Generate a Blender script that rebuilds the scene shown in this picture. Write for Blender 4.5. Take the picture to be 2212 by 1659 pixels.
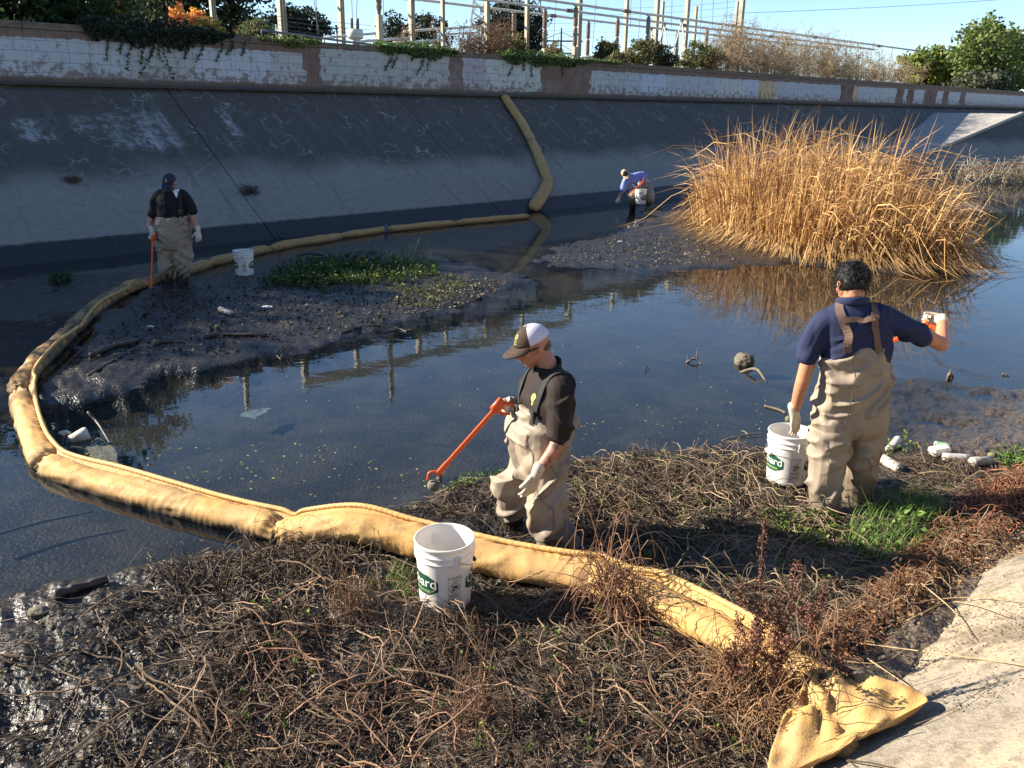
import bpy, bmesh, math, random
import numpy as np
from mathutils import Vector, Matrix

for o in list(bpy.data.objects):
    bpy.data.objects.remove(o)
SC = bpy.context.scene
COL = SC.collection
RNG = np.random.default_rng(7)
random.seed(7)
R = math.radians

# ---------------------------------------------------------------- camera, sky, sun, exposure
CAM = np.array([0.0, 0.0, 2.5])
PITCH, ROLL, FPX, PW, PH = R(18.0), R(0.75), 1840.0, 2212.0, 1659.0
cam = bpy.data.cameras.new("camera")
cam.sensor_width = 36.0
cam.lens = 36.0 * FPX / PW
cam.clip_start, cam.clip_end = 0.05, 3000.0
camo = bpy.data.objects.new("camera", cam)
COL.objects.link(camo)
camo.matrix_world = Matrix.Translation(Vector(CAM)) @ Matrix.Rotation(math.pi / 2 - PITCH, 4, 'X') @ Matrix.Rotation(ROLL, 4, 'Z')
SC.camera = camo

SUN_EL = R(27.3)
SUN_AZ = R(-80.0)                       # clockwise from +Y: the sun stands to the left, a little beyond
SUNV = Vector((math.sin(SUN_AZ) * math.cos(SUN_EL), math.cos(SUN_AZ) * math.cos(SUN_EL), math.sin(SUN_EL)))
W = bpy.data.worlds.new("World")
SC.world = W
W.use_nodes = True
wn, wl = W.node_tree.nodes, W.node_tree.links
wn.clear()
sky = wn.new("ShaderNodeTexSky")
sky.sky_type = 'NISHITA'
sky.sun_disc = False
sky.sun_elevation = SUN_EL
sky.sun_rotation = SUN_AZ
sky.air_density, sky.dust_density, sky.ozone_density = 0.8, 0.0, 3.4
bgn = wn.new("ShaderNodeBackground")
bgn.inputs[1].default_value = 0.078
won = wn.new("ShaderNodeOutputWorld")
wl.new(sky.outputs[0], bgn.inputs[0])
wl.new(bgn.outputs[0], won.inputs[0])
sl = bpy.data.lights.new("sun", 'SUN')
sl.energy, sl.angle, sl.color = 5.0, R(0.53), (1.0, 0.90, 0.76)
so = bpy.data.objects.new("sun", sl)
so.rotation_euler = SUNV.to_track_quat('Z', 'Y').to_euler()
COL.objects.link(so)
SC.view_settings.view_transform = 'Standard'
SC.view_settings.look = 'None'
SC.view_settings.exposure = 1.6
SC.view_settings.gamma = 1.0
SC.view_settings.use_curve_mapping = False
SC.cycles.caustics_reflective = False
SC.cycles.caustics_refractive = False
SC.render.resolution_x, SC.render.resolution_y = 1024, 768

# ---------------------------------------------------------------- survey: photo sight lines to places
_c, _s = math.cos(math.pi / 2 - PITCH), math.sin(math.pi / 2 - PITCH)
_MX = np.array([[1, 0, 0], [0, _c, -_s], [0, _s, _c]])
_c, _s = math.cos(ROLL), math.sin(ROLL)
_M = _MX @ np.array([[_c, -_s, 0], [_s, _c, 0], [0, 0, 1]])
def ray(x, y):
    return _M @ np.array([(x - PW / 2) / FPX, -(y - PH / 2) / FPX, -1.0])
def gz(x, y, z=0.0):
    d = ray(x, y)
    return CAM + (z - CAM[2]) / d[2] * d
def atY(x, y, Y):
    d = ray(x, y)
    return CAM + Y / d[1] * d
S2 = math.sqrt(0.5)
def pl(x, y, n, d0):
    d = ray(x, y)
    n = np.array(n, float)
    return CAM + (d0 - n @ CAM) / (n @ d) * d
def atP(x, y, p):
    return pl(x, y, (-S2, S2, 0), p)
def ptxy(p, t, z=0.0):                  # channel coordinates: p across, t along
    return np.array([(-p + t) * S2, (p + t) * S2, z])
def PT(v):
    return ((-v[0] + v[1]) * S2, (v[0] + v[1]) * S2)
P0, KS, PWALL, ZB = 15.1, 1.5, 19.35, 2.833     # far toe, run per rise, wall face, wall foot
ZT = 3.97                                        # wall top

# ---------------------------------------------------------------- numpy noise
def _hash(i, j, k):
    h = (i * 374761393 + j * 668265263 + k * 2147483647 // 7 + 1274126177) & 0xFFFFFFFF
    h = ((h ^ (h >> 13)) * 1274126177) & 0xFFFFFFFF
    h = ((h ^ (h >> 16)) * 2246822519) & 0xFFFFFFFF
    return ((h ^ (h >> 15)) & 0xFFFFFF) / float(0xFFFFFF)
def vnoise(x, y, z=None):
    x = np.asarray(x, float); y = np.asarray(y, float)
    z = np.zeros_like(x) if z is None else np.asarray(z, float)
    i, j, k = (np.floor(a).astype(np.int64) for a in (x, y, z))
    fx, fy, fz = x - i, y - j, z - k
    fx, fy, fz = (a * a * (3 - 2 * a) for a in (fx, fy, fz))
    out = 0
    for a in (0, 1):
        for b in (0, 1):
            for c in (0, 1):
                out = out + _hash(i + a, j + b, k + c) * (fx if a else 1 - fx) * (fy if b else 1 - fy) * (fz if c else 1 - fz)
    return out * 2 - 1
def fbm(x, y, z=None, o=4):
    s, a, f = 0, 1.0, 1.0
    for q in range(o):
        s = s + a * vnoise(x * f + q * 17.3, y * f - q * 9.1, None if z is None else z * f + q * 5.7)
        a *= 0.5; f *= 2.03
    return s / 1.9
def smooth(a, b, x):
    t = np.clip((x - a) / (b - a), 0, 1)
    return t * t * (3 - 2 * t)
def unit(v):
    v = np.asarray(v, float)
    return v / (np.linalg.norm(v, axis=-1, keepdims=True) + 1e-12)

# ---------------------------------------------------------------- objects
def tag(o, label=None, cat=None, group=None, kind=None):
    if label: o["label"] = label
    if cat: o["category"] = cat
    if group: o["group"] = group
    if kind: o["kind"] = kind
    return o
def link(o, parent=None):
    COL.objects.link(o)
    if parent is not None:
        o.parent = parent
    return o
def empty(name, loc=(0, 0, 0), label=None, cat=None, group=None, kind=None):
    o = bpy.data.objects.new(name, None)
    o.empty_display_size = 0.1
    o.location = [float(a) for a in loc]
    link(o)
    return tag(o, label, cat, group, kind)
def npmesh(name, V, F, mats, parent=None, sm=False, col=None, mi=None, loc=None):
    """one mesh object from arrays; loc = world origin taken off the vertices"""
    V = np.asarray(V, float).reshape(-1, 3)
    if loc is not None:
        V = V - np.asarray(loc, float)
    elif parent is not None:
        V = V - np.asarray(parent_loc(parent), float)
    Fs = F if isinstance(F, list) else [F]
    Fs = [np.asarray(f, np.int64) for f in Fs if len(f)]
    me = bpy.data.meshes.new(name)
    me.vertices.add(len(V))
    me.vertices.foreach_set("co", V.astype(np.float32).ravel())
    loops = np.concatenate([f.ravel() for f in Fs])
    tot = np.concatenate([np.full(len(f), f.shape[1]) for f in Fs])
    st = np.concatenate([[0], np.cumsum(tot)[:-1]])
    me.loops.add(len(loops))
    me.loops.foreach_set("vertex_index", loops.astype(np.int32))
    me.polygons.add(len(tot))
    me.polygons.foreach_set("loop_start", st.astype(np.int32))
    try:
        me.polygons.foreach_set("loop_total", tot.astype(np.int32))
    except Exception:
        pass
    me.polygons.foreach_set("use_smooth", np.full(len(tot), bool(sm)))
    for m in (mats if isinstance(mats, (list, tuple)) else [mats]):
        me.materials.append(m)
    if mi is not None:
        me.polygons.foreach_set("material_index", np.asarray(mi, np.int32))
    me.update(calc_edges=True)
    if col is not None:
        a = me.color_attributes.new("Col", 'FLOAT_COLOR', 'POINT')
        c = np.ones((len(V), 4), np.float32)
        c[:, :3] = col
        a.data.foreach_set("color", c.ravel())
    o = bpy.data.objects.new(name, me)
    if loc is not None:
        o.location = [float(a) for a in loc]
        if parent is not None:
            o.location = [float(a - b) for a, b in zip(loc, parent_loc(parent))]
    return link(o, parent)
def parent_loc(o):
    l = np.array(o.location, float)
    while o.parent is not None:
        o = o.parent
        l = l + np.array(o.location, float)
    return l
class MB:
    """collects shapes for one mesh"""
    def __init__(s): s.V, s.F, s.n = [], [], 0
    def add(s, V, F):
        V = np.asarray(V, float).reshape(-1, 3)
        s.V.append(V)
        for f in (F if isinstance(F, list) else [F]):
            if len(f): s.F.append(np.asarray(f, np.int64) + s.n)
        s.n += len(V)
        return s
    def box(s, c, h, ax=None, ch=0.0):
        V, F = boxm(c, h, ax, ch)
        return s.add(V, F)
    def tube(s, pts, r, sides=8, caps=True):
        V, F = tube(pts, r, sides, caps)
        return s.add(V, F)
    def out(s, name, mats, parent=None, sm=False, loc=None):
        q = {}
        for f in s.F: q.setdefault(f.shape[1], []).append(f)
        return npmesh(name, np.concatenate(s.V), [np.concatenate(v) for v in q.values()], mats, parent, sm, loc=loc)
def boxm(c, h, ax=None, ch=0.0):
    c = np.asarray(c, float)
    ax = np.eye(3) if ax is None else np.asarray(ax, float)
    hx, hy, hz = h
    if ch <= 0:
        P = np.array([[sx, sy, sz] for sz in (-1, 1) for sy in (-1, 1) for sx in (-1, 1)], float) * [hx, hy, hz]
        F = np.array([[0, 2, 3, 1], [4, 5, 7, 6], [0, 1, 5, 4], [2, 6, 7, 3], [0, 4, 6, 2], [1, 3, 7, 5]])
        return c + P @ ax, F
    bm = bmesh.new()
    bmesh.ops.create_cube(bm, size=2.0)
    for v in bm.verts: v.co = (v.co.x * hx, v.co.y * hy, v.co.z * hz)
    bmesh.ops.bevel(bm, geom=list(bm.edges), offset=ch, segments=1, affect='EDGES')
    bm.verts.index_update()
    P = np.array([v.co[:] for v in bm.verts])
    q = {}
    for f in bm.faces: q.setdefault(len(f.verts), []).append([v.index for v in f.verts])
    bm.free()
    return c + P @ ax, [np.array(v) for v in q.values()]
def frames(P, ref=None):
    P = np.asarray(P, float)
    T = unit(np.gradient(P, axis=0))
    u = np.array(ref if ref is not None else ((0, 0, 1) if abs(T[0][2]) < 0.9 else (1, 0, 0)), float)
    U, Vv = [], []
    for t in T:
        u = u - (u @ t) * t
        u = u / (np.linalg.norm(u) + 1e-12)
        U.append(u); Vv.append(np.cross(t, u))
    return T, np.array(U), np.array(Vv)
def rings_mesh(Rg, caps=True):
    Rg = np.asarray(Rg, float)
    n, m = Rg.shape[:2]
    V = Rg.reshape(-1, 3)
    i = np.arange(n - 1)[:, None]; j = np.arange(m)[None, :]; j2 = (j + 1) % m
    F = np.stack([(i * m + j), (i * m + j2), ((i + 1) * m + j2), ((i + 1) * m + j)], -1).reshape(-1, 4)
    Fs = [F]
    if caps:
        V = np.concatenate([V, Rg[0].mean(0)[None], Rg[-1].mean(0)[None]])
        a, b = n * m, n * m + 1
        jj = np.arange(m); k = (jj + 1) % m
        Fs.append(np.concatenate([np.stack([np.full(m, a), k, jj], -1), np.stack([np.full(m, b), (n - 1) * m + jj, (n - 1) * m + k], -1)]))
    return V, Fs
def tube(pts, r, sides=8, caps=True, ref=None):
    P = np.asarray(pts, float)
    r = np.broadcast_to(np.asarray(r, float), (len(P),))
    T, U, Vv = frames(P, ref)
    a = np.linspace(0, 2 * math.pi, sides, endpoint=False)
    Rg = P[:, None] + r[:, None, None] * (np.cos(a)[None, :, None] * U[:, None] + np.sin(a)[None, :, None] * Vv[:, None])
    return rings_mesh(Rg, caps)
def spline(pts, n):
    """Catmull-Rom through points, n samples"""
    P = np.asarray(pts, float)
    P = np.concatenate([[2 * P[0] - P[1]], P, [2 * P[-1] - P[-2]]])
    m = len(P) - 3
    u = np.linspace(0, m - 1e-9, n)
    i = u.astype(int); f = (u - i)[:, None]
    a, b, c, d = P[i], P[i + 1], P[i + 2], P[i + 3]
    return 0.5 * ((2 * b) + (-a + c) * f + (2 * a - 5 * b + 4 * c - d) * f ** 2 + (-a + 3 * b - 3 * c + d) * f ** 3)
def strands(P, Rr, S=3):
    """N x K x 3 centre lines -> thin tubes"""
    N, K = P.shape[:2]
    T = unit(np.gradient(P, axis=1))
    ref = unit(RNG.normal(size=(N, 1, 3)))
    U = unit(np.cross(T, ref)); Vv = np.cross(T, U)
    a = np.linspace(0, 2 * math.pi, S, endpoint=False)
    V = P[:, :, None] + Rr[:, :, None, None] * (np.cos(a)[:, None] * U[:, :, None] + np.sin(a)[:, None] * Vv[:, :, None])
    n = np.arange(N)[:, None, None]; k = np.arange(K - 1)[None, :, None]; s = np.arange(S)[None, None, :]
    b = n * K * S
    F = np.stack(np.broadcast_arrays(b + k * S + s, b + k * S + (s + 1) % S, b + (k + 1) * S + (s + 1) % S, b + (k + 1) * S + s), -1)
    return V.reshape(-1, 3), F.reshape(-1, 4)
def blades(P, Wd, side):
    """N x K x 3 centre lines -> flat ribbons of half width Wd"""
    N, K = P.shape[:2]
    V = np.stack([P - side * Wd[:, :, None], P + side * Wd[:, :, None]], 2)
    n = np.arange(N)[:, None]; k = np.arange(K - 1)[None, :]
    b = n * K * 2 + k * 2
    F = np.stack([b, b + 1, b + 3, b + 2], -1)
    return V.reshape(-1, 3), F.reshape(-1, 4)
def leaves(C, D, Nn, L, Wd):
    """folded rhomb leaves at C, pointing D, facing Nn"""
    C = np.asarray(C, float); n = len(C)
    D = unit(D); S = unit(np.cross(D, Nn)); Nn = np.cross(S, D)
    L = np.broadcast_to(L, (n,))[:, None]; Wd = np.broadcast_to(Wd, (n,))[:, None]
    V = np.stack([C, C + D * L * .45 + S * Wd + Nn * Wd * .35, C + D * L, C + D * L * .45 - S * Wd + Nn * Wd * .35], 1)
    b = np.arange(n)[:, None] * 4
    F = np.concatenate([b + [0, 1, 2], b + [0, 2, 3]])
    return V.reshape(-1, 3), F
def rdir(n):
    return unit(RNG.normal(size=(n, 3)))

# ---------------------------------------------------------------- materials
class G:
    """small node-graph writer"""
    def __init__(s, name):
        s.m = bpy.data.materials.new(name)
        s.m.use_nodes = True
        s.t = s.m.node_tree
        s.t.nodes.clear()
        s.out = s.t.nodes.new("ShaderNodeOutputMaterial")
    def n(s, k, **kw):
        nd = s.t.nodes.new("ShaderNode" + k)
        for a, b in kw.items(): setattr(nd, a, b)
        return nd
    def set(s, sock, v):
        if hasattr(v, "is_linked") or isinstance(v, bpy.types.NodeSocket):
            s.t.links.new(v, sock)
        elif isinstance(v, (tuple, list)) and sock.type == 'RGBA':
            sock.default_value = (*v[:3], 1)
        else:
            sock.default_value = v
    def math(s, op, a, b=0.0, c=None, clamp=False):
        nd = s.n("Math", operation=op, use_clamp=clamp)
        s.set(nd.inputs[0], a); s.set(nd.inputs[1], b)
        if c is not None: s.set(nd.inputs[2], c)
        return nd.outputs[0]
    def dot(s, v, k):
        nd = s.n("VectorMath", operation='DOT_PRODUCT')
        s.set(nd.inputs[0], v); nd.inputs[1].default_value = k
        return nd.outputs["Value"]
    def pos(s): return s.n("NewGeometry").outputs["Position"]
    def obj(s): return s.n("TexCoord").outputs["Object"]
    def vec(s, x, y, z):
        nd = s.n("CombineXYZ")
        for i, v in enumerate((x, y, z)): s.set(nd.inputs[i], v)
        return nd.outputs[0]
    def scl(s, v, k):
        nd = s.n("VectorMath", operation='MULTIPLY')
        s.set(nd.inputs[0], v); nd.inputs[1].default_value = k
        return nd.outputs[0]
    def noise(s, v, scale=5., det=4., rough=.55, dist=0.):
        nd = s.n("TexNoise")
        s.set(nd.inputs["Vector"], v)
        nd.inputs["Scale"].default_value = scale; nd.inputs["Detail"].default_value = det
        nd.inputs["Roughness"].default_value = rough; nd.inputs["Distortion"].default_value = dist
        return nd.outputs[0]
    def vor(s, v, scale=5., feature='F1', out="Distance"):
        nd = s.n("TexVoronoi", feature=feature)
        s.set(nd.inputs["Vector"], v); nd.inputs["Scale"].default_value = scale
        return nd.outputs[out]
    def ss(s, v, a, b, lo=0., hi=1.):
        nd = s.n("MapRange", interpolation_type='SMOOTHSTEP')
        s.set(nd.inputs[0], v)
        for i, q in enumerate((a, b, lo, hi)): nd.inputs[i + 1].default_value = q
        return nd.outputs[0]
    def mix(s, f, a, b, bt='MIX'):
        nd = s.n("Mix", data_type='RGBA', blend_type=bt)
        s.set(nd.inputs[0], f); s.set(nd.inputs[6], a); s.set(nd.inputs[7], b)
        return nd.outputs[2]
    def ramp(s, v, stops, const=False):
        nd = s.n("ValToRGB")
        s.set(nd.inputs[0], v)
        cr = nd.color_ramp
        if const: cr.interpolation = 'CONSTANT'
        while len(cr.elements) < len(stops): cr.elements.new(0.5)
        for e, (p, c) in zip(cr.elements, stops):
            e.position = p; e.color = (*c, 1)
        return nd.outputs[0]
    def bump(s, h, st=.5, d=.01, nrm=None):
        nd = s.n("Bump")
        nd.inputs["Strength"].default_value = st; nd.inputs["Distance"].default_value = d
        s.set(nd.inputs["Height"], h)
        if nrm is not None: s.set(nd.inputs["Normal"], nrm)
        return nd.outputs[0]
    def bsdf(s, col, rough=.6, bump=None, spec=.5, **kw):
        b = s.n("BsdfPrincipled")
        s.set(b.inputs["Base Color"], col); s.set(b.inputs["Roughness"], rough)
        s.set(b.inputs["Specular IOR Level"], spec)
        if bump is not None: s.t.links.new(bump, b.inputs["Normal"])
        for k, v in kw.items(): s.set(b.inputs[k], v)
        s.t.links.new(b.outputs[0], s.out.inputs[0])
        return b
    def attr(s, name="Col"):
        return s.n("Attribute", attribute_name=name).outputs["Color"]

def plain(name, c1, c2=None, scale=6., rough=.6, bst=.3, bd=.004, bsc=40., spec=.4, metal=0.):
    g = G(name)
    o = g.obj()
    c2 = c2 or tuple(a * .72 for a in c1)
    f = g.ss(g.noise(o, scale, 5), .3, .7)
    g.bsdf(g.mix(f, c1, c2), rough, g.bump(g.noise(o, bsc, 4), bst, bd), spec, Metallic=metal)
    return g.m
def leafmat(name, rough=.5, trans=.35, tint=(1, 1, 1), spec=.3):
    """colour per leaf from the Col attribute, some light passing through"""
    g = G(name)
    c = g.mix(1.0, g.attr(), tint, 'MULTIPLY')
    b = g.bsdf(c, rough, None, spec)
    tr = g.n("BsdfTranslucent")
    g.set(tr.inputs[0], c)
    mx = g.n("MixShader")
    mx.inputs[0].default_value = trans
    g.t.links.new(b.outputs[0], mx.inputs[1]); g.t.links.new(tr.outputs[0], mx.inputs[2])
    g.t.links.new(mx.outputs[0], g.out.inputs[0])
    return g.m
M = {}
M["leaf"] = leafmat("leaf_blade")
M["stem"] = leafmat("dry_stem", .7, .05, spec=.25)
M["reed"] = leafmat("reed_blade", .6, .25)
def vcol(n, k, c1, c2, jit=.15):
    """n random colours between c1 and c2, each repeated k times"""
    f = RNG.random((n, 1))
    c = np.array(c1) * (1 - f) + np.array(c2) * f
    c = c * (1 + RNG.normal(size=(n, 1)) * jit)
    return np.repeat(np.clip(c, .004, 1), k, 0)
# ================================================================ SETTING
# ---- mud floor of the channel, with islands standing out of the shallow water
def poly(px):
    return np.array([gz(x, y)[:2] for x, y in px])
def sdf(pg, X, Y):
    d = np.full(X.shape, 1e9); ins = np.zeros(X.shape, bool)
    n = len(pg)
    for i in range(n):
        a, b = pg[i], pg[(i + 1) % n]
        e = b - a
        wx, wy = X - a[0], Y - a[1]
        t = np.clip((wx * e[0] + wy * e[1]) / (e @ e), 0, 1)
        d = np.minimum(d, np.hypot(wx - t * e[0], wy - t * e[1]))
        c = ((a[1] > Y) != (b[1] > Y)) & (X < e[0] * (Y - a[1]) / (e[1] + 1e-12) + a[0])
        ins ^= c
    return np.where(ins, d, -d)
I_NEAR = np.concatenate([poly([(-500, 1420), (-60, 1330), (130, 1275), (360, 1222), (600, 1180), (800, 1130), (940, 1075), (1100, 1035), (1240, 1005), (1420, 985),
                               (1640, 972), (1800, 985), (1960, 965), (2110, 975), (2300, 985), (2800, 1000)]), [[6.5, 3.0], [3, -2], [-4, -1]]])
I_FLAT = poly([(1880, 960), (1885, 850), (1960, 815), (2090, 830), (2230, 850), (2420, 880), (2420, 1010), (2100, 1000)])
I_MID = poly([(84, 874), (235, 847), (395, 800), (586, 764), (690, 745), (850, 703), (1000, 668), (1080, 635), (1135, 608), (1060, 585), (960, 562),
              (780, 545), (640, 562), (520, 588), (430, 605), (320, 625), (240, 680), (150, 790)])
I_REED = poly([(1175, 575), (1190, 545), (1240, 520), (1330, 512), (1420, 470), (1395, 455), (1480, 440), (1700, 430), (1950, 440), (2090, 500), (2125, 575),
               (1950, 592), (1800, 578), (1700, 570), (1560, 578), (1400, 588), (1270, 580)])
I_LEFT = poly([(-300, 640), (-50, 615), (120, 596), (250, 596), (290, 610), (210, 650), (120, 700), (20, 690), (-300, 700)])
def ground(X, Y, fine=True):
    X = np.asarray(X, float); Y = np.asarray(Y, float)
    h = -0.13 + 0.035 * fbm(X * .9, Y * .9, o=3)
    n1 = fbm(X * 3.1, Y * 3.1, o=4)
    cl = fbm(X * 9.0 + 3, Y * 9.0, o=3 if fine else 2)
    for pg, w, top, amp, edge in ((I_NEAR, .28, .05, .03, .12), (I_FLAT, .35, .022, .03, .25), (I_MID, .40, .035, .022, .25), (I_REED, .45, .03, .024, .3), (I_LEFT, .5, .012, .03, .4)):
        s = smooth(-1.4 * w, .42 * w, sdf(pg, X, Y) + n1 * edge)
        h = np.where(s > 0, h * (1 - s) + (top + n1 * .045 + cl * amp) * s, h)
    if fine:
        m = smooth(-.12, .0, h)
        h = h + m * (.014 * fbm(X * 23, Y * 23, o=3) + .006 * vnoise(X * 61, Y * 61))
    p = (-X + Y) * S2
    h = h + .05 * smooth(2.3, 1.3, p)
    h = h + smooth(14.2, 15.1, p) * .11
    return h
def gh(x, y):
    return float(ground(np.array([x]), np.array([y]))[0])
rr = 1.3 * (110 / 1.3) ** (np.linspace(0, 1, 520) ** .93)
aa = np.concatenate([np.linspace(-100, -37, 60, endpoint=False), np.linspace(-37, 37, 520), np.linspace(37, 80, 41)[1:]])
A, Rr = np.meshgrid(np.radians(aa), rr)
X, Y = Rr * np.sin(A), Rr * np.cos(A)
Z = ground(X, Y)
pp = (-X + Y) * S2
n, m = X.shape
ii = np.arange(n - 1)[:, None]; jj = np.arange(m - 1)[None, :]
F = np.stack([ii * m + jj, ii * m + jj + 1, (ii + 1) * m + jj + 1, (ii + 1) * m + jj], -1).reshape(-1, 4)
pf = pp.ravel()[F]
F = F[(pf.min(1) < 15.6) & (pf.max(1) > 0.3)]
g = G("wet_mud")
o = g.pos()
z = g.dot(o, (0, 0, 1))
big = g.noise(o, 1.3, 5, .6)
fine = g.noise(o, 26, 6, .65)
dry = g.ss(z, .03, .13)
dryc = g.math('MULTIPLY', dry, g.ss(fine, .42, .62))
c = g.mix(g.ss(big, .35, .65), (.014, .012, .010), (.024, .020, .015))
c = g.mix(g.ss(fine, .4, .7), c, (.032, .027, .019))
c = g.mix(g.math('MULTIPLY', dryc, .6), c, (.085, .070, .045))
c = g.mix(g.ss(z, -.02, -.10), c, g.mix(g.ss(g.noise(o, 2.2, 6, .7), .4, .62), (.055, .048, .037), (.105, .088, .06)))
p_ = g.dot(o, (-S2, S2, 0))
crumb = g.math('MULTIPLY', g.ss(p_, 2.6, 1.4), g.ss(fine, .35, .6))
c = g.mix(crumb, c, (.12, .09, .06))
ro = g.math('ADD', g.ss(fine, .3, .7, .16, .42), g.math('MULTIPLY', dry, .35))
bh = g.math('ADD', g.noise(o, 60, 5, .6), g.math('MULTIPLY', g.vor(o, 38), .8))
g.bsdf(c, ro, g.bump(bh, .8, .01), .45)
M["mud"] = g.m
used = np.unique(F); rm = np.zeros(n * m, np.int64); rm[used] = np.arange(len(used))
floor = npmesh("mud_floor", np.stack([X, Y, Z], -1).reshape(-1, 3)[used], rm[F], M["mud"], sm=True)
tag(floor, kind="structure")

# ---- water sheet
g = G("shallow_water")
o = g.pos()
bw = g.bump(g.math('ADD', g.noise(g.scl(o, (1, 1.6, 1)), 2.2, 3, .5), g.math('MULTIPLY', g.noise(o, 6, 2, .5), .08)), .045, .03)
vd = g.n("VectorMath", operation='DOT_PRODUCT')
g.t.links.new(g.n("NewGeometry").outputs["Incoming"], vd.inputs[0]); g.t.links.new(bw, vd.inputs[1])
fres = g.math('ADD', .022, g.math('MULTIPLY', .978, g.math('POWER', g.math('SUBTRACT', 1.0, g.math('ABSOLUTE', vd.outputs["Value"]), clamp=True), 5.0)))
gl = g.n("BsdfGlossy"); gl.inputs["Roughness"].default_value = .015
g.t.links.new(bw, gl.inputs["Normal"])
tr = g.n("BsdfTransparent"); tr.inputs[0].default_value = (.54, .58, .59, 1)
mx = g.n("MixShader")
g.t.links.new(fres, mx.inputs[0]); g.t.links.new(tr.outputs[0], mx.inputs[1]); g.t.links.new(gl.outputs[0], mx.inputs[2])
g.t.links.new(mx.outputs[0], g.out.inputs[0])
M["water"] = g.m
q = [ptxy(0.4, -60), ptxy(0.4, 160), ptxy(15.35, 160), ptxy(15.35, -60)]
tag(npmesh("water", q, np.array([[0, 1, 2, 3]]), M["water"]), kind="structure")

# ---- far bank: cast concrete panels on the slope
g = G("bank_concrete")
o = g.pos()
t_ = g.dot(o, (S2, S2, 0)); p_ = g.dot(o, (-S2, S2, 0)); z = g.dot(o, (0, 0, 1))
sl_ = g.vec(t_, g.math('MULTIPLY', p_, 1.2), 0.0)
nb = g.noise(sl_, .55, 5, .6)
nf = g.noise(sl_, 7, 6, .65)
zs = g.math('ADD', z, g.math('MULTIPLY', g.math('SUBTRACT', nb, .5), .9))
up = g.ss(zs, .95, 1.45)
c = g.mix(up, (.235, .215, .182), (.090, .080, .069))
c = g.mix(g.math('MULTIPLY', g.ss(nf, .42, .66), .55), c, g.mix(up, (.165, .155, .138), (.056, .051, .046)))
streak = g.noise(g.vec(g.math('MULTIPLY', t_, 4.5), g.math('MULTIPLY', p_, .35), 0.), 1.0, 5, .6)
c = g.mix(g.math('MULTIPLY', g.ss(streak, .55, .75), g.math('MULTIPLY', up, .5)), c, (.19, .19, .185))
c = g.mix(g.math('MULTIPLY', g.ss(streak, .45, .25), .45), c, (.05, .049, .048))
wv = g.vec(g.math('ADD', t_, g.math('MULTIPLY', g.noise(sl_, 3.0, 3), .5)), g.math('ADD', p_, g.math('MULTIPLY', g.noise(sl_, 2.6, 3), .6)), 0.)
cr = g.ss(g.vor(wv, 2.3, 'DISTANCE_TO_EDGE'), .026, .004)
crm = g.math('MULTIPLY', cr, g.ss(g.noise(sl_, 1.1, 4, .6), .47, .6))
c = g.mix(g.math('MULTIPLY', crm, g.ss(z, .3, 1.4, .35, .75)), c, (.32, .30, .27))
# worn patches of old white paint-out
def boxmask(t0, t1, z0, z1, soft=.12):
    jt = g.math('ADD', t_, g.math('MULTIPLY', g.math('SUBTRACT', nf, .5), .5))
    jz = g.math('ADD', z, g.math('MULTIPLY', g.math('SUBTRACT', nf, .5), .3))
    a = g.math('MULTIPLY', g.ss(jt, t0, t0 + soft), g.ss(jt, t1, t1 - soft))
    b = g.math('MULTIPLY', g.ss(jz, z0, z0 + soft), g.ss(jz, z1, z1 - soft))
    return g.math('MULTIPLY', a, b)
for (t0, t1, z0, z1, st) in ((5.0, 5.75, 1.75, 2.25, .55), (6.6, 8.1, 1.6, 2.35, .42), (7.1, 7.6, 1.55, 2.0, .5), (9.2, 9.55, 1.75, 2.45, .6), (6.0, 6.6, 1.9, 2.3, .4)):
    c = g.mix(g.math('MULTIPLY', boxmask(t0, t1, z0, z1), g.math('MULTIPLY', g.ss(g.math('ADD', g.math('MULTIPLY', nf, .6), g.math('MULTIPLY', streak, .4)), .42, .58), st)), c, (.44, .44, .44))
rust = g.math('MULTIPLY', g.ss(g.noise(sl_, .9, 5, .7), .58, .72), g.math('MULTIPLY', up, .5))
c = g.mix(g.math('MULTIPLY', rust, g.ss(t_, 19, 23)), c, (.085, .06, .048))
# tide line: wet black foot of the slope
zt = g.math('ADD', z, g.math('MULTIPLY', g.math('SUBTRACT', g.noise(sl_, 5, 5, .6), .5), .07))
c = g.mix(g.ss(zt, .30, .255), c, (.028, .026, .024))
ro = g.ss(zt, .255, .30, .45, .85)
bh = g.math('SUBTRACT', g.noise(sl_, 30, 6, .65), g.math('MULTIPLY', cr, .3))
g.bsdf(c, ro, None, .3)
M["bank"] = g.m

bank = empty("far_bank", ptxy(P0, 20, 0), kind="structure")
UPS = unit(np.array([-S2 * KS, S2 * KS, 1.0]))           # up the slope
ALT = np.array([S2, S2, 0.0])                            # along the channel
NRM = unit(np.cross(ALT, UPS)); NRM = NRM if NRM[2] > 0 else -NRM
def slab(corners, th=.16, bev=.012):
    """slope slab from its four top corners (counter-clockwise seen from outside)"""
    C = np.array(corners)
    cen = C.mean(0)
    nn = unit(np.cross(C[1] - C[0], C[2] - C[0])); nn = nn if nn @ NRM > 0 else -nn
    ins = C + unit(cen - C) * bev
    V = np.concatenate([ins, C - nn * bev, C - nn * th])
    k = len(C); F4 = []
    for i in range(k):
        j = (i + 1) % k
        F4 += [[k + i, k + j, j, i], [2 * k + i, 2 * k + j, k + j, k + i]]
    return V, ([np.array([list(range(k))])] + [np.array(F4)]) if k != 4 else np.array([[0, 1, 2, 3]] + F4)
def sp(t, z): return ptxy(P0 + KS * z, t, z)
t0 = 8.5 - 6.2 * 7
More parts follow.
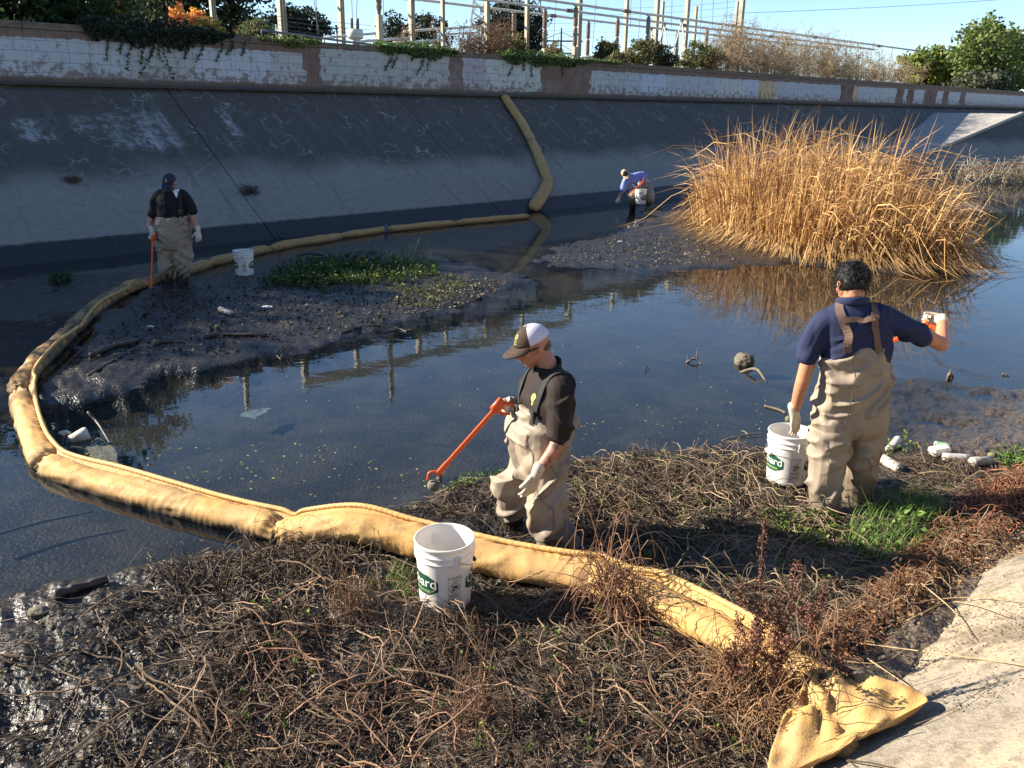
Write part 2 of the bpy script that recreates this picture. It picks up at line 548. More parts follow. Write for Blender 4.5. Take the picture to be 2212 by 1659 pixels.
while t0 < 140:
    t1 = t0 + 6.2
    a, b = t0 + .007, t1 - .007
    cs = [sp(a, -.25), sp(b, -.25), sp(b, ZB - .01), sp(a, ZB - .01)]
    V, F = slab(cs)
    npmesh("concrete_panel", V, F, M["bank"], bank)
    t0 = t1
V, F = slab([sp(-40, -.3) - NRM * .03, sp(138, -.3) - NRM * .03, sp(138, ZB + .45) - NRM * .03, sp(-40, ZB + .45) - NRM * .03], .1)
joint = plain("joint_filler", (.06, .056, .05), (.04, .038, .035), 8, .8)
npmesh("joint_backing", V, F, joint, bank)
# access ramp cut into the bank
g = G("ramp_concrete")
o = g.pos()
nn = g.noise(o, 1.2, 6, .65)
c = g.mix(g.ss(nn, .35, .65), (.40, .37, .32), (.30, .28, .25))
tt = g.dot(o, (S2, S2, 0))
st = g.noise(g.vec(g.math('MULTIPLY', tt, .9), g.math('MULTIPLY', g.dot(o, (-S2, S2, 0)), .2), 0.), 1., 4, .6)
c = g.mix(g.math('MULTIPLY', g.ss(tt, 41, 36), g.ss(st, .45, .55)), c, (.06, .052, .045))  # dark stripes near the ramp foot: shadow stripes put into the colour
g.bsdf(c, .85, g.bump(g.noise(o, 30, 4), .4, .01), .3)
M["ramp"] = g.m
RT0, RT1, RP = 34.7, 52.0, 14.4                         # foot, head and outer edge of the access ramp
def zr(t): return min(2.5, max(0.0, (t - RT0) * 2.5 / (RT1 - RT0)))
ramp = empty("access_ramp", ptxy(RP, RT0, 0), kind="structure")
ts = np.concatenate([np.linspace(RT0 - .6, RT1, 14), [80., 120.]])
V = []
for t in ts: V += [ptxy(RP, t, zr(t)), ptxy(P0 + KS * zr(t) + .25, t, zr(t) + .01)]
F = np.array([[2 * i, 2 * i + 2, 2 * i + 3, 2 * i + 1] for i in range(len(ts) - 1)])
npmesh("ramp_surface", V, F, M["ramp"], ramp)
for a, b in zip(ts[:-1], ts[1:]):
    V, F = slab([ptxy(RP - KS * (zr(a) + .25), a + .01, -.25), ptxy(RP - KS * (zr(b) + .25), b - .01, -.25), ptxy(RP, b - .01, zr(b) - .01), ptxy(RP, a + .01, zr(a) - .01)])
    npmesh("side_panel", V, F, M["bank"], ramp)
for a, b in ((RT0 - .6, RT1), (RT1 + .01, 120.)):
    e0, e1 = ptxy(RP, a, zr(a)), ptxy(RP, b, zr(b))
    d = unit(e1 - e0); sx = np.array([-S2, S2, 0])
    mb = MB(); mb.box((e0 + e1) / 2 + sx * .06 + [0, 0, .03], (np.linalg.norm(e1 - e0) / 2, .11, .07), np.array([d, sx, np.cross(d, sx)]), .02); mb.out("ramp_kerb", M["ramp"], ramp)

# ---- upper ground behind the wall, to the horizon
g = G("upper_earth")
o = g.pos()
nn = g.noise(o, .7, 6, .65)
g.bsdf(g.mix(g.ss(nn, .35, .65), (.17, .14, .09), (.10, .10, .05)), .95, g.bump(g.noise(o, 12, 4), .6, .03), .1)
M["earth"] = g.m
tag(npmesh("upper_ground", [ptxy(PWALL + .15, -400, 3.55), ptxy(PWALL + .15, 900, 3.55), ptxy(1500, 900, 3.6), ptxy(1500, -400, 3.6)], np.array([[0, 1, 2, 3]]), M["earth"]), kind="structure")

# ---- block wall on top of the bank
g = G("painted_block")
o = g.pos()
t_ = g.dot(o, (S2, S2, 0)); z = g.dot(o, (0, 0, 1))
wv = g.vec(t_, z, 0.)
nf = g.noise(wv, 9, 6, .65); nb = g.noise(wv, 1.5, 4, .6)
nk = g.noise(wv, 3.2, 3, .5)
jt = g.math('ADD', g.math('ADD', t_, g.math('MULTIPLY', g.math('SUBTRACT', nf, .5), .14)), g.math('MULTIPLY', g.math('SUBTRACT', nk, .5), .5))
jz = g.math('ADD', g.math('ADD', z, g.math('MULTIPLY', g.math('SUBTRACT', nf, .5), .09)), g.math('MULTIPLY', g.math('SUBTRACT', nk, .5), .12))
brown = g.mix(g.ss(nf, .3, .7), (.20, .135, .098), (.135, .092, .070))
streakw = g.noise(g.vec(g.math('MULTIPLY', t_, 6.), g.math('MULTIPLY', z, .8), 0.), 1., 5, .65)
WHT, GRY, LGT, BRN, TAN, BLU = (.40, .41, .43), (.36, .37, .36), (.47, .47, .46), (.16, .10, .078), (.52, .37, .21), (.43, .48, .56)
patch = [(-40, WHT), (7.7, GRY), (9.0, (.43, .44, .47)), (11.0, (.39, .38, .38)), (11.8, BRN), (12.2, (.37, .38, .36)), (13.1, BRN), (13.3, (.37, .38, .36)), (16.4, BRN), (16.9, (.36, .33, .36)), (17.9, (.45, .46, .43)), (20.2, BRN),
         (22.4, WHT), (25.3, BLU), (26.8, WHT), (30.2, LGT), (32.2, BLU), (33.4, TAN), (34.8, WHT), (40.7, (.12, .07, .058)), (42.1, TAN), (42.9, WHT), (47.5, (.13, .07, .055)), (48.2, WHT), (49.0, (.13, .07, .055)), (49.9, WHT), (51.1, (.13, .07, .055)), (53.0, WHT), (53.8, (.13, .07, .055)), (55.1, WHT), (56.7, (.13, .07, .055)), (57.6, WHT)]
lo, hi = -40., 80.
rp = g.ramp(g.math('DIVIDE', g.math('SUBTRACT', jt, lo), hi - lo), [((a - lo) / (hi - lo), cc) for a, cc in patch[:32]], True)
inb = g.math('MULTIPLY', g.ss(jz, ZB + .10, ZB + .16), g.ss(jz, ZT - .27, ZT - .31))
tall = g.math('MULTIPLY', g.math('MULTIPLY', g.ss(jt, 12.2, 12.25), g.ss(jt, 20.2, 20.15)), g.ss(jz, ZB + .10, ZB + .16))
tall = g.math('MULTIPLY', tall, g.ss(jz, ZT - .13, ZT - .16))
msk = g.math('MAXIMUM', inb, tall)
flake = g.ss(g.math('ADD', g.noise(wv, 5.5, 6, .7), g.math('MULTIPLY', g.ss(jz, ZB + .55, ZB + .1), .13)), .56, .64)
msk = g.math('MULTIPLY', msk, g.math('SUBTRACT', 1., g.math('MULTIPLY', flake, .75)))
c = g.mix(msk, brown, g.mix(g.math('MULTIPLY', g.ss(nb, .4, .7), .22), rp, (.40, .40, .40)))
c = g.mix(g.math('MULTIPLY', g.ss(streakw, .5, .72), .38), c, (.13, .115, .10))
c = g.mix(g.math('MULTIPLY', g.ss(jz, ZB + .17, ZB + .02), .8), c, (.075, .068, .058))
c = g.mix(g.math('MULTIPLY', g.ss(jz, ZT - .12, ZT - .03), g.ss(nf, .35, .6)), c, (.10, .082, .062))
g.bsdf(c, .85, g.bump(g.noise(o, 60, 4), .4, .006), .25)
M["block"] = g.m
wall = empty("block_wall", ptxy(PWALL, 20, ZB), "long low block wall with white, grey and brown paint patches on the far bank", "wall")
axw = np.array([ALT, [-S2, S2, 0], [0, 0, 1.0]])
BL, BH = .4, .2
Vb, Fb = boxm((0, 0, 0), (BL / 2 - .0025, .09, BH / 2 - .0025), axw, .004)
bme = None
TA, NC = 4.2, 60
cnt = 0
far = MB()
for c in range(5):
    off = .2 if c % 2 else 0.
    k = 0
    tt = -30 + off
    while tt < 118:
        inn = TA - .21 < tt < TA + NC * BL - .2 + .01 and cnt < 300
        ctr = ptxy(PWALL + .09 + RNG.normal() * .0015, tt, ZB + BH * (c + .5))
        if inn:
            if bme is None:
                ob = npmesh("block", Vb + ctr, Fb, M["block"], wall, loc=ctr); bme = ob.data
            else:
                ob = bpy.data.objects.new("block", bme)
                ob.location = Vector(ctr - parent_loc(wall)); link(ob, wall)
            cnt += 1
        else:
            far.add(*boxm(ctr, (BL / 2 - .0025, .09, BH / 2 - .0025), axw))
        tt += BL
tag(far.out("distant_blocks", M["block"], wall), kind="stuff")
mort = plain("mortar", (.19, .18, .17), (.12, .11, .10), 12, .95)
mb = MB(); mb.box(ptxy(PWALL + .10, 44, ZB + .5), (74.2, .088, .498), axw); mb.out("mortar_core", mort, wall)
mb = MB()
tt = -30.2
while tt < 118:
    mb.box(ptxy(PWALL + .09, tt + 1.2, ZT - .068) , (1.195, .115, .066), axw, .012); tt += 2.4
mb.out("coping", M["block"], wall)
mb = MB(); mb.box(ptxy(PWALL - .10, 44, ZB - .012), (74.2, .13, .03), axw, .01); mb.out("footing", plain("footing_dark", (.06, .056, .05), (.04, .038, .035), 5, .9), wall)

# ---- near bank: the rough concrete slope the photographer stands on
g = G("near_concrete")
o = g.pos()
n1 = g.noise(o, 1.1, 6, .62); n2 = g.noise(o, 14, 6, .7); n3 = g.noise(o, 55, 4, .7)
c = g.mix(g.ss(n1, .38, .62), (.37, .295, .20), (.26, .225, .175))
c = g.mix(g.math('MULTIPLY', g.ss(n2, .46, .62), .75), c, (.17, .145, .11))
c = g.mix(g.math('MULTIPLY', g.ss(n3, .56, .68), .8), c, (.085, .07, .055))
c = g.mix(g.math('MULTIPLY', g.ss(g.noise(o, 2.3, 6, .75), .50, .60), .7), c, (.15, .12, .085))
g.bsdf(c, .9, g.bump(g.math('ADD', n2, g.math('MULTIPLY', n3, .5)), .8, .02), .2)
M["nearbank"] = g.m
tg = np.linspace(-8, 26, 340); pg = np.linspace(1.75, -3.1, 110)
TT, PP = np.meshgrid(tg, pg)
ZZ = (1.2 - PP) / KS + .05 * fbm(TT * 1.7, PP * 1.7, o=4) + .014 * fbm(TT * 9, PP * 9, o=3)
XX, YY = (-PP + TT) * S2, (PP + TT) * S2
n, m = TT.shape
ii = np.arange(n - 1)[:, None]; jj = np.arange(m - 1)[None, :]
F = np.stack([ii * m + jj, ii * m + jj + 1, (ii + 1) * m + jj + 1, (ii + 1) * m + jj], -1).reshape(-1, 4)
tag(npmesh("near_bank", np.stack([XX, YY, ZZ], -1).reshape(-1, 3), F, M["nearbank"], sm=True), kind="structure")
tag(npmesh("near_bank_extension", [ptxy(1.75, 26, -.38), ptxy(-3.1, 26, 2.85), ptxy(-3.1, 300, 2.85), ptxy(1.75, 300, -.38), ptxy(1.75, -8, -.38), ptxy(-3.1, -8, 2.85), ptxy(-3.1, -200, 2.85), ptxy(1.75, -200, -.38)],
           np.array([[0, 1, 2, 3], [4, 7, 6, 5]]), M["nearbank"]), kind="structure")
tag(npmesh("near_ground", [ptxy(-3.05, -200, 2.84), ptxy(-3.05, 300, 2.84), ptxy(-400, 300, 2.84), ptxy(-400, -200, 2.84)], np.array([[0, 3, 2, 1]]), M["earth"]), kind="structure")
# ================================================================ TREES AND PLANTS ON THE UPPER BANK
M["bark"] = plain("bark", (.13, .10, .075), (.07, .055, .042), 9, .9, .8, .02, 25)
def crown(blobs, clumps, per, ls, c1, c2, spread=.55, up=.35):
    """leaf clumps through the volume of ellipsoid blobs -> V, F, colours, clump centres"""
    vol = np.array([b[1][0] * b[1][1] * b[1][2] for b in blobs]) ** .75
    idx = RNG.choice(len(blobs), clumps, p=vol / vol.sum())
    d = rdir(clumps) * (RNG.random((clumps, 1)) ** .38)
    cen = np.array([blobs[i][0] for i in idx]) + d * np.array([blobs[i][1] for i in idx])
    cs = RNG.uniform(.6, 1.25, clumps) * spread
    C = np.repeat(cen, per, 0) + rdir(clumps * per) * (RNG.random((clumps * per, 1)) ** .45) * np.repeat(cs, per)[:, None] * [1, 1, .75]
    D = unit(rdir(len(C)) + [0, 0, -.25]); Nn = unit(rdir(len(C)) + [0, 0, up * 2])
    L = RNG.uniform(.7, 1.3, len(C)) * ls
    V, F = leaves(C, D, Nn, L, L * .36)
    f = RNG.random((clumps, 1))
    cc = np.repeat(np.array(c1) * (1 - f) + np.array(c2) * f, per, 0) * RNG.uniform(.7, 1.3, (len(C), 1))
    return V, F, np.repeat(cc, 4, 0), cen
def tree(name, label, base, blobs, clumps=120, per=45, ls=.2, c1=(.035, .06, .02), c2=(.06, .09, .03), tr=.16, spread=.55, cat="tree", group=None, limbs=14):
    base = np.array(base, float)
    root = empty(name, base, label, cat, group)
    V, F, cc, cen = crown(blobs, clumps, per, ls, c1, c2, spread)
    npmesh("crown", V, F, M["leaf"], root, col=cc)
    top = np.array(blobs[0][0])
    mb = MB()
    fork = base * .45 + top * .55
    mb.tube(spline([base - [0, 0, .2], base * .7 + top * .3 + RNG.normal(size=3) * .08, fork, top], 10), np.linspace(tr, tr * .4, 10), 8)
    for q in RNG.choice(len(cen), min(limbs, len(cen)), replace=False):
        st = base + (fork - base) * RNG.uniform(.55, 1.0)
        md = (st + cen[q]) / 2 + RNG.normal(size=3) * .15 + [0, 0, .15]
        mb.tube(spline([st, md, cen[q]], 7), np.linspace(tr * .4, .012, 7), 5)
    mb.out("trunk", M["bark"], root, True)
    return root
def B(px, py, p, rx, rz, ry=None):
    """an ellipsoid of foliage whose middle is seen at (px, py)"""
    return (atP(px, py, p), (rx, ry or rx, rz))
GZ = 3.55
def foot(px, p):
    v = atP(px, 60, p)
    return np.array([v[0], v[1], GZ])
DK1, DK2 = (.018, .030, .012), (.035, .052, .020)
tree("shade_tree", "dense dark green tree overhanging the wall at the top left corner", foot(70, 22.5), [B(60, -30, 22.5, 2.4, 1.9), B(-60, 5, 22.3, 2.2, 1.7), B(125, 0, 22.8, 1.5, 1.4), B(10, 45, 21.6, 1.6, .5), B(110, 40, 21.8, 1.1, .45)], 210, 55, .17, (.022, .045, .014), (.045, .085, .025), .2)
tree("shade_tree", "dark thin-crowned tree just right of the corner tree behind the ivy", foot(205, 27), [B(200, -10, 27, 1.1, 1.9), B(178, 40, 27, .8, .8), B(225, 50, 27, .8, .6)], 70, 40, .17, DK1, (.04, .06, .02), .12)
tree("park_tree", "small distant tree between the corner tree and the orange shrub", foot(292, 60), [B(292, 12, 60, 2.2, 2.0), B(320, 5, 60, 1.6, 1.8), B(262, 25, 60, 1.2, 1.3)], 70, 40, .3, DK1, (.045, .065, .025), .2, .8)
tree("park_tree", "broad dark tree behind the orange shrub and the leftmost steel post", foot(430, 48), [B(390, 5, 48, 2.4, 2.4), B(460, -5, 48, 2.6, 2.4), B(520, 0, 48, 1.5, 2.2), B(505, 45, 48, 1.1, .8), B(360, 35, 48, 1.4, 1.1), B(440, 45, 48, 2.0, 1.0)], 190, 42, .26, DK1, (.05, .065, .03), .3, .75)
tree("park_tree", "rounded dark evergreen right of the second steel post", foot(640, 60), [B(640, 62, 60, 2.6, 1.6), B(645, 40, 60, 1.9, 1.1), B(612, 62, 60, 1.4, 1.0), B(672, 66, 60, 1.4, .9)], 110, 45, .26, (.015, .026, .012), (.03, .045, .02), .25, .6)
tree("park_tree", "low dark tree behind the white pipes, left of the slim post", foot(905, 75), [B(920, 68, 75, 2.6, 1.7), B(870, 75, 75, 2.2, 1.1), B(845, 62, 75, 1.0, 1.5), B(950, 85, 75, 1.6, 1.0)], 110, 42, .3, DK1, (.035, .045, .022), .3, .75)
tree("park_tree", "big black-green tree behind the bus bars near the middle of the wall", foot(1105, 60), [B(1100, 45, 60, 3.0, 2.0), B(1075, 75, 60, 2.4, 1.6), B(1150, 75, 60, 1.9, 1.9), B(1130, 105, 60, 2.6, 1.2), B(1112, 25, 60, 1.6, .9)], 190, 46, .28, (.012, .02, .010), (.028, .04, .018), .35, .75)
# trees that close the view on the right, past the end of the wall
YG1, YG2 = (.11, .16, .03), (.22, .24, .05)
tree("bank_tree", "tall loose-crowned tree at the top right edge of the picture", foot(2140, 23) , [B(2125, 95, 23, 1.7, 2.2), B(2100, 98, 23, 1.4, .9), B(2150, 138, 23, 2.7, 2.6), B(2195, 130, 23, 2.2, 2.4), B(2120, 165, 23, 2.4, 1.5), B(2210, 160, 23, 3.2, 2.6)], 230, 42, .34, (.08, .13, .03), (.18, .21, .06), .3, 1.0)
tree("bank_tree", "low yellow-green tree just past the end of the weeds", foot(1992, 27), [B(1992, 150, 27, 1.7, 1.7), B(1998, 172, 27, 2.0, 1.3)], 80, 42, .3, YG1, YG2, .2, .75)
tree("bank_tree", "rounded yellow-green tree beside the dark utility pole", foot(2040, 27), [B(2042, 150, 27, 2.2, 1.8), B(2030, 172, 27, 2.4, 1.3), B(2062, 165, 27, 2.0, 1.4)], 110, 42, .3, YG1, (.10, .14, .035), .2, .75)
tree("bank_tree", "bright green round tree between the utility pole and the tall tree", foot(2082, 30), [B(2085, 150, 30, 2.4, 2.0), B(2075, 172, 30, 2.6, 1.4)], 110, 42, .32, (.11, .17, .04), (.19, .24, .06), .2, .8)
tree("bank_shrub", "grey-green leafy shrub at the foot of the tall right-hand tree", foot(2118, 22), [B(2115, 180, 22, 2.0, 1.0), B(2140, 185, 22, 1.6, .8)], 70, 40, .25, (.06, .075, .04), (.09, .10, .06), .1, .6, cat="shrub")
# trees along the bank top beyond the left edge of the picture: they shade the left of the channel
for (t, p, h, lab) in ((0.9, 21.9, 3.3, "low dark tree on the bank top just beyond the left edge"), (-2.2, 22.0, 4.3, "second dark tree beyond the left edge on the bank top"), (-5.2, 22.2, 4.9, "third dark tree farther left along the bank top"), (-8.6, 22.5, 5.4, "tall dark tree near the left end of the bank top"), (-12.6, 23.0, 5.6, "last dark tree along the bank top at far left")):
    b = ptxy(p, t, GZ)
    tree("shade_tree", lab, b, [(b + [0, 0, h * .62], (2.0, 2.0, h * .36)), (b + [S2 * 1.6, S2 * 1.6, h * .45], (1.5, 1.5, h * .28)), (b + [-S2 * 1.6, -S2 * 1.6, h * .45], (1.6, 1.6, h * .3)), (b + [.4, -.6, h * .25], (1.6, 1.6, .8))], 170, 45, .24, DK1, (.04, .06, .02), .2, .7)

# shrubs along the wall
def shrub(name, label, blobs, clumps, per, ls, c1, c2, spread=.22, group=None):
    c0 = np.array(blobs[0][0]); base = np.array([c0[0], c0[1], GZ])
    root = empty(name, base, label, "shrub", group)
    V, F, cc, cen = crown(blobs, clumps, per, ls, c1, c2, spread)
    npmesh("foliage", V, F, M["leaf"], root, col=cc)
    mb = MB()
    for q in RNG.choice(len(cen), min(14, len(cen)), replace=False):
        mb.tube(spline([base + RNG.normal(size=3) * [.12, .12, 0], (base + cen[q]) / 2 + RNG.normal(size=3) * .06, cen[q]], 6), np.linspace(.014, .004, 6), 4)
    mb.out("stems", M["bark"], root, True)
SG = "shrubs along the wall top"
shrub("autumn_shrub", "orange and yellow autumn shrub above the ivy", [B(395, 45, 20.6, .26, .34), B(372, 55, 20.6, .22, .18), B(425, 45, 20.7, .2, .26), B(440, 28, 20.8, .1, .22), B(350, 58, 20.6, .2, .12), B(448, 55, 20.6, .15, .14)], 60, 30, .07, (.75, .42, .06), (.75, .28, .16), .12, SG)
shrub("autumn_shrub", "small yellow-orange shrub left of the larger orange one", [B(262, 20, 20.8, .18, .4), B(278, 30, 20.8, .15, .2)], 24, 26, .07, (.60, .45, .06), (.62, .30, .14), .11, SG)
shrub("olive_shrub", "ochre low shrub at the foot of the leftmost post", [B(445, 58, 20.3, .45, .16), B(420, 60, 20.3, .3, .12)], 36, 30, .06, (.32, .24, .05), (.24, .20, .05), .12, SG)
shrub("green_shrub", "feathery bright green shrub between the two left posts", [B(550, 66, 20.4, .32, .24), B(532, 72, 20.4, .2, .14), B(570, 72, 20.4, .2, .14)], 46, 34, .07, (.10, .14, .04), (.14, .17, .05), .14, SG)
OL1, OL2 = (.15, .13, .045), (.09, .10, .035)
shrub("olive_shrub", "pale olive shrub at the foot of the big black-green tree", [B(1085, 100, 21, .5, .4), B(1108, 105, 21, .45, .35), B(1070, 112, 21, .4, .3), B(1122, 95, 21, .2, .45)], 90, 34, .08, (.20, .18, .06), OL1, .16, SG)
shrub("olive_shrub", "small brown-olive shrub right of the slender pole cap", [B(1200, 112, 21, .25, .3), B(1185, 118, 21, .3, .2)], 36, 30, .08, OL1, (.16, .11, .05), .14, SG)
shrub("palm_shrub", "small spiky palm-like shrub behind the middle supports", [B(1312, 105, 23, .4, .3), B(1308, 118, 23, .45, .25)], 46, 30, .12, (.10, .10, .04), (.07, .075, .03), .2, SG)
shrub("olive_shrub", "olive brown shrub left of the dark shrub", [B(1378, 118, 21, .5, .55), B(1362, 132, 21, .5, .35), B(1395, 105, 21, .35, .5)], 110, 34, .085, OL1, OL2, .17, SG)
shrub("dark_shrub", "dark olive shrub left of the broad round one", [B(1425, 122, 21.2, .5, .5), B(1440, 135, 21, .5, .3), B(1412, 108, 21.2, .3, .45)], 110, 34, .085, (.05, .055, .022), (.11, .105, .04), .17, SG)
shrub("green_shrub", "broad green-topped shrub beside the tall dry weeds", [B(1510, 118, 21.4, .75, .5), B(1535, 132, 21.2, .6, .4), B(1480, 138, 21, .5, .3), B(1545, 118, 21.4, .5, .4)], 150, 34, .09, (.06, .08, .022), (.14, .13, .045), .2, SG)
shrub("olive_shrub", "thin olive shrub just left of the paired supports", [B(1335, 130, 21, .3, .28)], 30, 30, .08, OL1, OL2, .16, SG)

# ivy lying over the coping and hanging down the wall
def ivy(label, px0, px1, above, hang, n, cols, strands_px):
    pa, pb = atP(px0, 90, PWALL), atP(px1, 90, PWALL)
    ta, tb = PT(pa)[1], PT(pb)[1]
    root = empty("ivy", ptxy(PWALL, (ta + tb) / 2, ZT), label, "ivy", "ivy mats on the wall")
    u = RNG.random(n); t = ta + (tb - ta) * u
    env = np.clip(np.sin(np.pi * u) ** .35 + .35 * vnoise(t * 3.1, t * 0), .12, 1.2)
    face = RNG.random(n) < .62
    zt = np.where(face, ZT - RNG.random(n) ** 1.6 * hang * env + .04, ZT + RNG.random(n) ** .8 * above * env)
    pp_ = np.where(face, PWALL - .03 - RNG.random(n) * .10, PWALL - .06 + RNG.random(n) * .55)
    C = np.stack([(-pp_ + t) * S2, (pp_ + t) * S2, zt], -1)
    out = np.where(face[:, None], np.array([S2, -S2, .25]), np.array([S2 * .5, -S2 * .5, 1.0]))
    L = RNG.uniform(.05, .095, n)
    V, F = leaves(C, unit(rdir(n) * .8 + [0, 0, -.8]), unit(out + RNG.normal(size=(n, 3)) * .45), L, L * .48)
    tag(npmesh("leaf_mat", V, F, M["leaf"], root, col=vcol(n, 4, *cols, jit=.25)), kind="stuff")
    for k, (x, y1, dx) in enumerate(strands_px):
        t0 = PT(atP(x, 90, PWALL))[1]
        a = ptxy(PWALL - .06, t0, ZT - .05)
        b = atP(x + dx, y1, PWALL - .035)
        md = a * .5 + b * .5 + ALT * RNG.normal() * .05
        pth = spline([a, md, b], 14)
        mb = MB(); mb.tube(pth, .004, 4)
        kx = np.repeat(pth[2:], 2, 0); m = len(kx)
        L = RNG.uniform(.035, .07, m)
        V, F = leaves(kx + RNG.normal(size=(m, 3)) * .012, unit(rdir(m) + [0, 0, -1.2]), unit(np.array([S2, -S2, .3]) + RNG.normal(size=(m, 3)) * .4), L, L * .5)
        st = mb.out("trailing_stem", M["bark"], root)
        tag(npmesh("leaf_row", V, F, M["leaf"], st, col=vcol(m, 4, (.03, .055, .02), (.06, .10, .03), .25), loc=parent_loc(st)), kind="stuff")
ICD, ICB = ((.010, .018, .010), (.022, .040, .016)), ((.03, .055, .015), (.13, .20, .05))
ivy("thick dark ivy mat with trailing strands below the orange shrub", 185, 500, .30, .36, 2600, ICD, [(240, 128, -8), (262, 108, -3), (298, 150, -22), (300, 138, 4), (325, 155, -20), (332, 120, -4), (347, 165, 28), (350, 130, -2), (372, 112, -8), (400, 122, -2), (440, 130, -16), (478, 128, -10), (500, 112, -10), (530, 118, -8)])
ivy("short bright ivy tuft beside the second post", 560, 690, .12, .16, 420, ((.05, .08, .02), (.22, .26, .06)), [(640, 100, -10)])
ivy("bright-topped ivy mat with trailing strands on the light grey patch", 815, 985, .22, .24, 1700, ICB, [(850, 150, -18), (862, 142, -14), (890, 128, 0), (918, 160, -16), (930, 150, -6), (905, 120, 2), (955, 118, -6)])
ivy("bright ivy mat hanging over the brown paint patch", 1085, 1280, .22, .26, 2100, ICB, [(1110, 160, -10), (1150, 165, 0), (1130, 150, 2), (1215, 160, 2)])
ivy("low strip of bright ivy under the palm-like shrub", 1268, 1345, .16, .06, 420, ICB, [])

# tall dry weeds: nobody could count the stalks
M["weed"] = leafmat("dry_weed", .8, .15)
def weeds(name, label, spots, c1, c2, lean=.12, r=.006):
    Ps, Rs, um = [], [], []
    for (px, py, p, spread, n) in spots:
        tp = atP(px, py, p)
        for _ in range(n):
            ang = RNG.uniform(-1, 1) * spread
            q = p + RNG.uniform(-.9, .9)
            t = PT(tp)[1] + ang
            h = (tp[2] - GZ) * RNG.uniform(.55, 1.05)
            b = ptxy(q, t, GZ - .05); e = b + [RNG.normal() * lean * h, RNG.normal() * lean * h, h]
            Ps.append(spline([b, (b + e) / 2 + RNG.normal(size=3) * .05, e], 6)); Rs.append(np.linspace(r, r * .45, 6))
            for _k in range(RNG.integers(4, 8)):
                f = RNG.uniform(.4, .97); s = b * (1 - f) + e * f
                d = unit(RNG.normal(size=3) * [1, 1, .2] + [0, 0, 1.0]) * h * RNG.uniform(.12, .28)
                Ps.append(spline([s, s + d * .55 + RNG.normal(size=3) * .02, s + d], 6)); Rs.append(np.linspace(r * .6, r * .3, 6))
                um.append(s + d)
                um.append(s + d * .7)
    V1, F1 = strands(np.array(Ps), np.array(Rs), 3)
    um = np.array(um)
    um = np.repeat(um, 6, 0) + RNG.normal(size=(len(um) * 6, 3)) * .05
    V2, F2 = leaves(um, rdir(len(um)), rdir(len(um)), .045, .018)
    col = np.concatenate([vcol(len(Ps), 18, c1, c2), vcol(len(um), 4, c1, c2, .25)])
    o = npmesh(name, np.concatenate([V1, V2]), [F1, F2 + len(V1)], M["weed"], col=col)
    return o
w1 = weeds("dry_weeds", None, [(1560, 60, 22, 1.3, 60), (1600, 46, 21.6, 1.5, 90), (1640, 64, 21.6, 1.6, 90), (1690, 80, 22, 2.0, 90), (1750, 72, 22, 2.2, 110), (1800, 84, 21.8, 2.4, 100), (1850, 92, 21.6, 2.6, 90), (1900, 120, 21.6, 2.8, 70), (1940, 130, 21.4, 2.6, 40), (1680, 115, 20.6, 2.0, 90), (1800, 130, 20.6, 3.0, 110), (1590, 100, 20.6, 1.6, 80), (1900, 150, 20.5, 3., 50)], (.34, .255, .15), (.23, .165, .095), .10, .008)
tag(w1, "tall brown dry weeds crowding the wall top right of the shrubs", "weeds", kind="stuff")
w2 = weeds("dry_weeds", None, [(1055, 45, 20.6, .28, 40), (1065, 60, 20.6, .35, 34), (1048, 80, 20.5, .25, 30), (1000, 60, 21, .5, 12), (985, 45, 21, .3, 6)], (.17, .10, .06), (.11, .07, .045), .10, .006)
tag(w2, "upright brown dry weeds beside the lattice mast", "weeds", kind="stuff")
w3 = weeds("dry_weeds", None, [(905, 45, 21.5, .5, 9), (480, 40, 21, .5, 8)], (.26, .20, .12), (.18, .13, .08), .16, .005)
tag(w3, "thin sparse dry weeds standing behind the left ivy mats", "weeds", kind="stuff")

# ================================================================ SUBSTATION BEHIND THE WALL
M["steel"] = plain("painted_steel", (.40, .36, .27), (.30, .27, .20), 3, .6, .15, .003, 60)
M["galv"] = plain("pale_pipe", (.62, .60, .54), (.50, .48, .44), 3, .45, .1, .002, 60)
M["porc"] = plain("brown_porcelain", (.20, .13, .09), (.13, .085, .06), 5, .3, .1, .002, 60)
M["wood"] = plain("weathered_wood", (.16, .11, .08), (.10, .07, .05), 4, .9, .6, .01, 30)
M["iron"] = plain("dark_iron", (.06, .06, .06), (.09, .08, .07), 6, .6)
M["cable"] = plain("cable_grey", (.12, .14, .18), (.10, .11, .14), 5, .6)
SUBG = "steel posts of the substation"
def Zof(v): return (np.asarray(v) - CAM) @ np.array([0, math.cos(PITCH), -math.sin(PITCH)])
def post(px, wpx, p, label, ztop=13.0):
    v = atP(px, 70, p); w = wpx * Zof(v) / FPX / 2
    b = np.array([v[0], v[1], GZ])
    root = empty("steel_post", b, label, "post", SUBG)
    mb = MB(); mb.box(b + [0, 0, (ztop - GZ) / 2], (w * .28, w, (ztop - GZ) / 2 - .02), axw, .01); mb.out("web", M["steel"], root)
    for s in (-1, 1):
        mb = MB(); mb.box(b + ALT * s * w * .85 + [0, 0, (ztop - GZ) / 2], (w * .16, w * 1.05, (ztop - GZ) / 2), axw, .006); mb.out("flange", M["steel"], root)
    mb = MB(); mb.box(b + [0, 0, .03], (w * 2, w * 2, .03), axw, .008); mb.out("base_plate", M["galv"], root)
    return root
post(464, 10, 27, "slim pale steel post among the orange shrubs", 7.9)
post(611, 14, 28.7, "broad pale steel post left of the rounded evergreen", 7.9)
post(739, 10.5, 28.7, "steel post right of the rounded evergreen", 7.9)
post(890, 10.5, 28.7, "steel post in front of the low dark tree", 7.9)
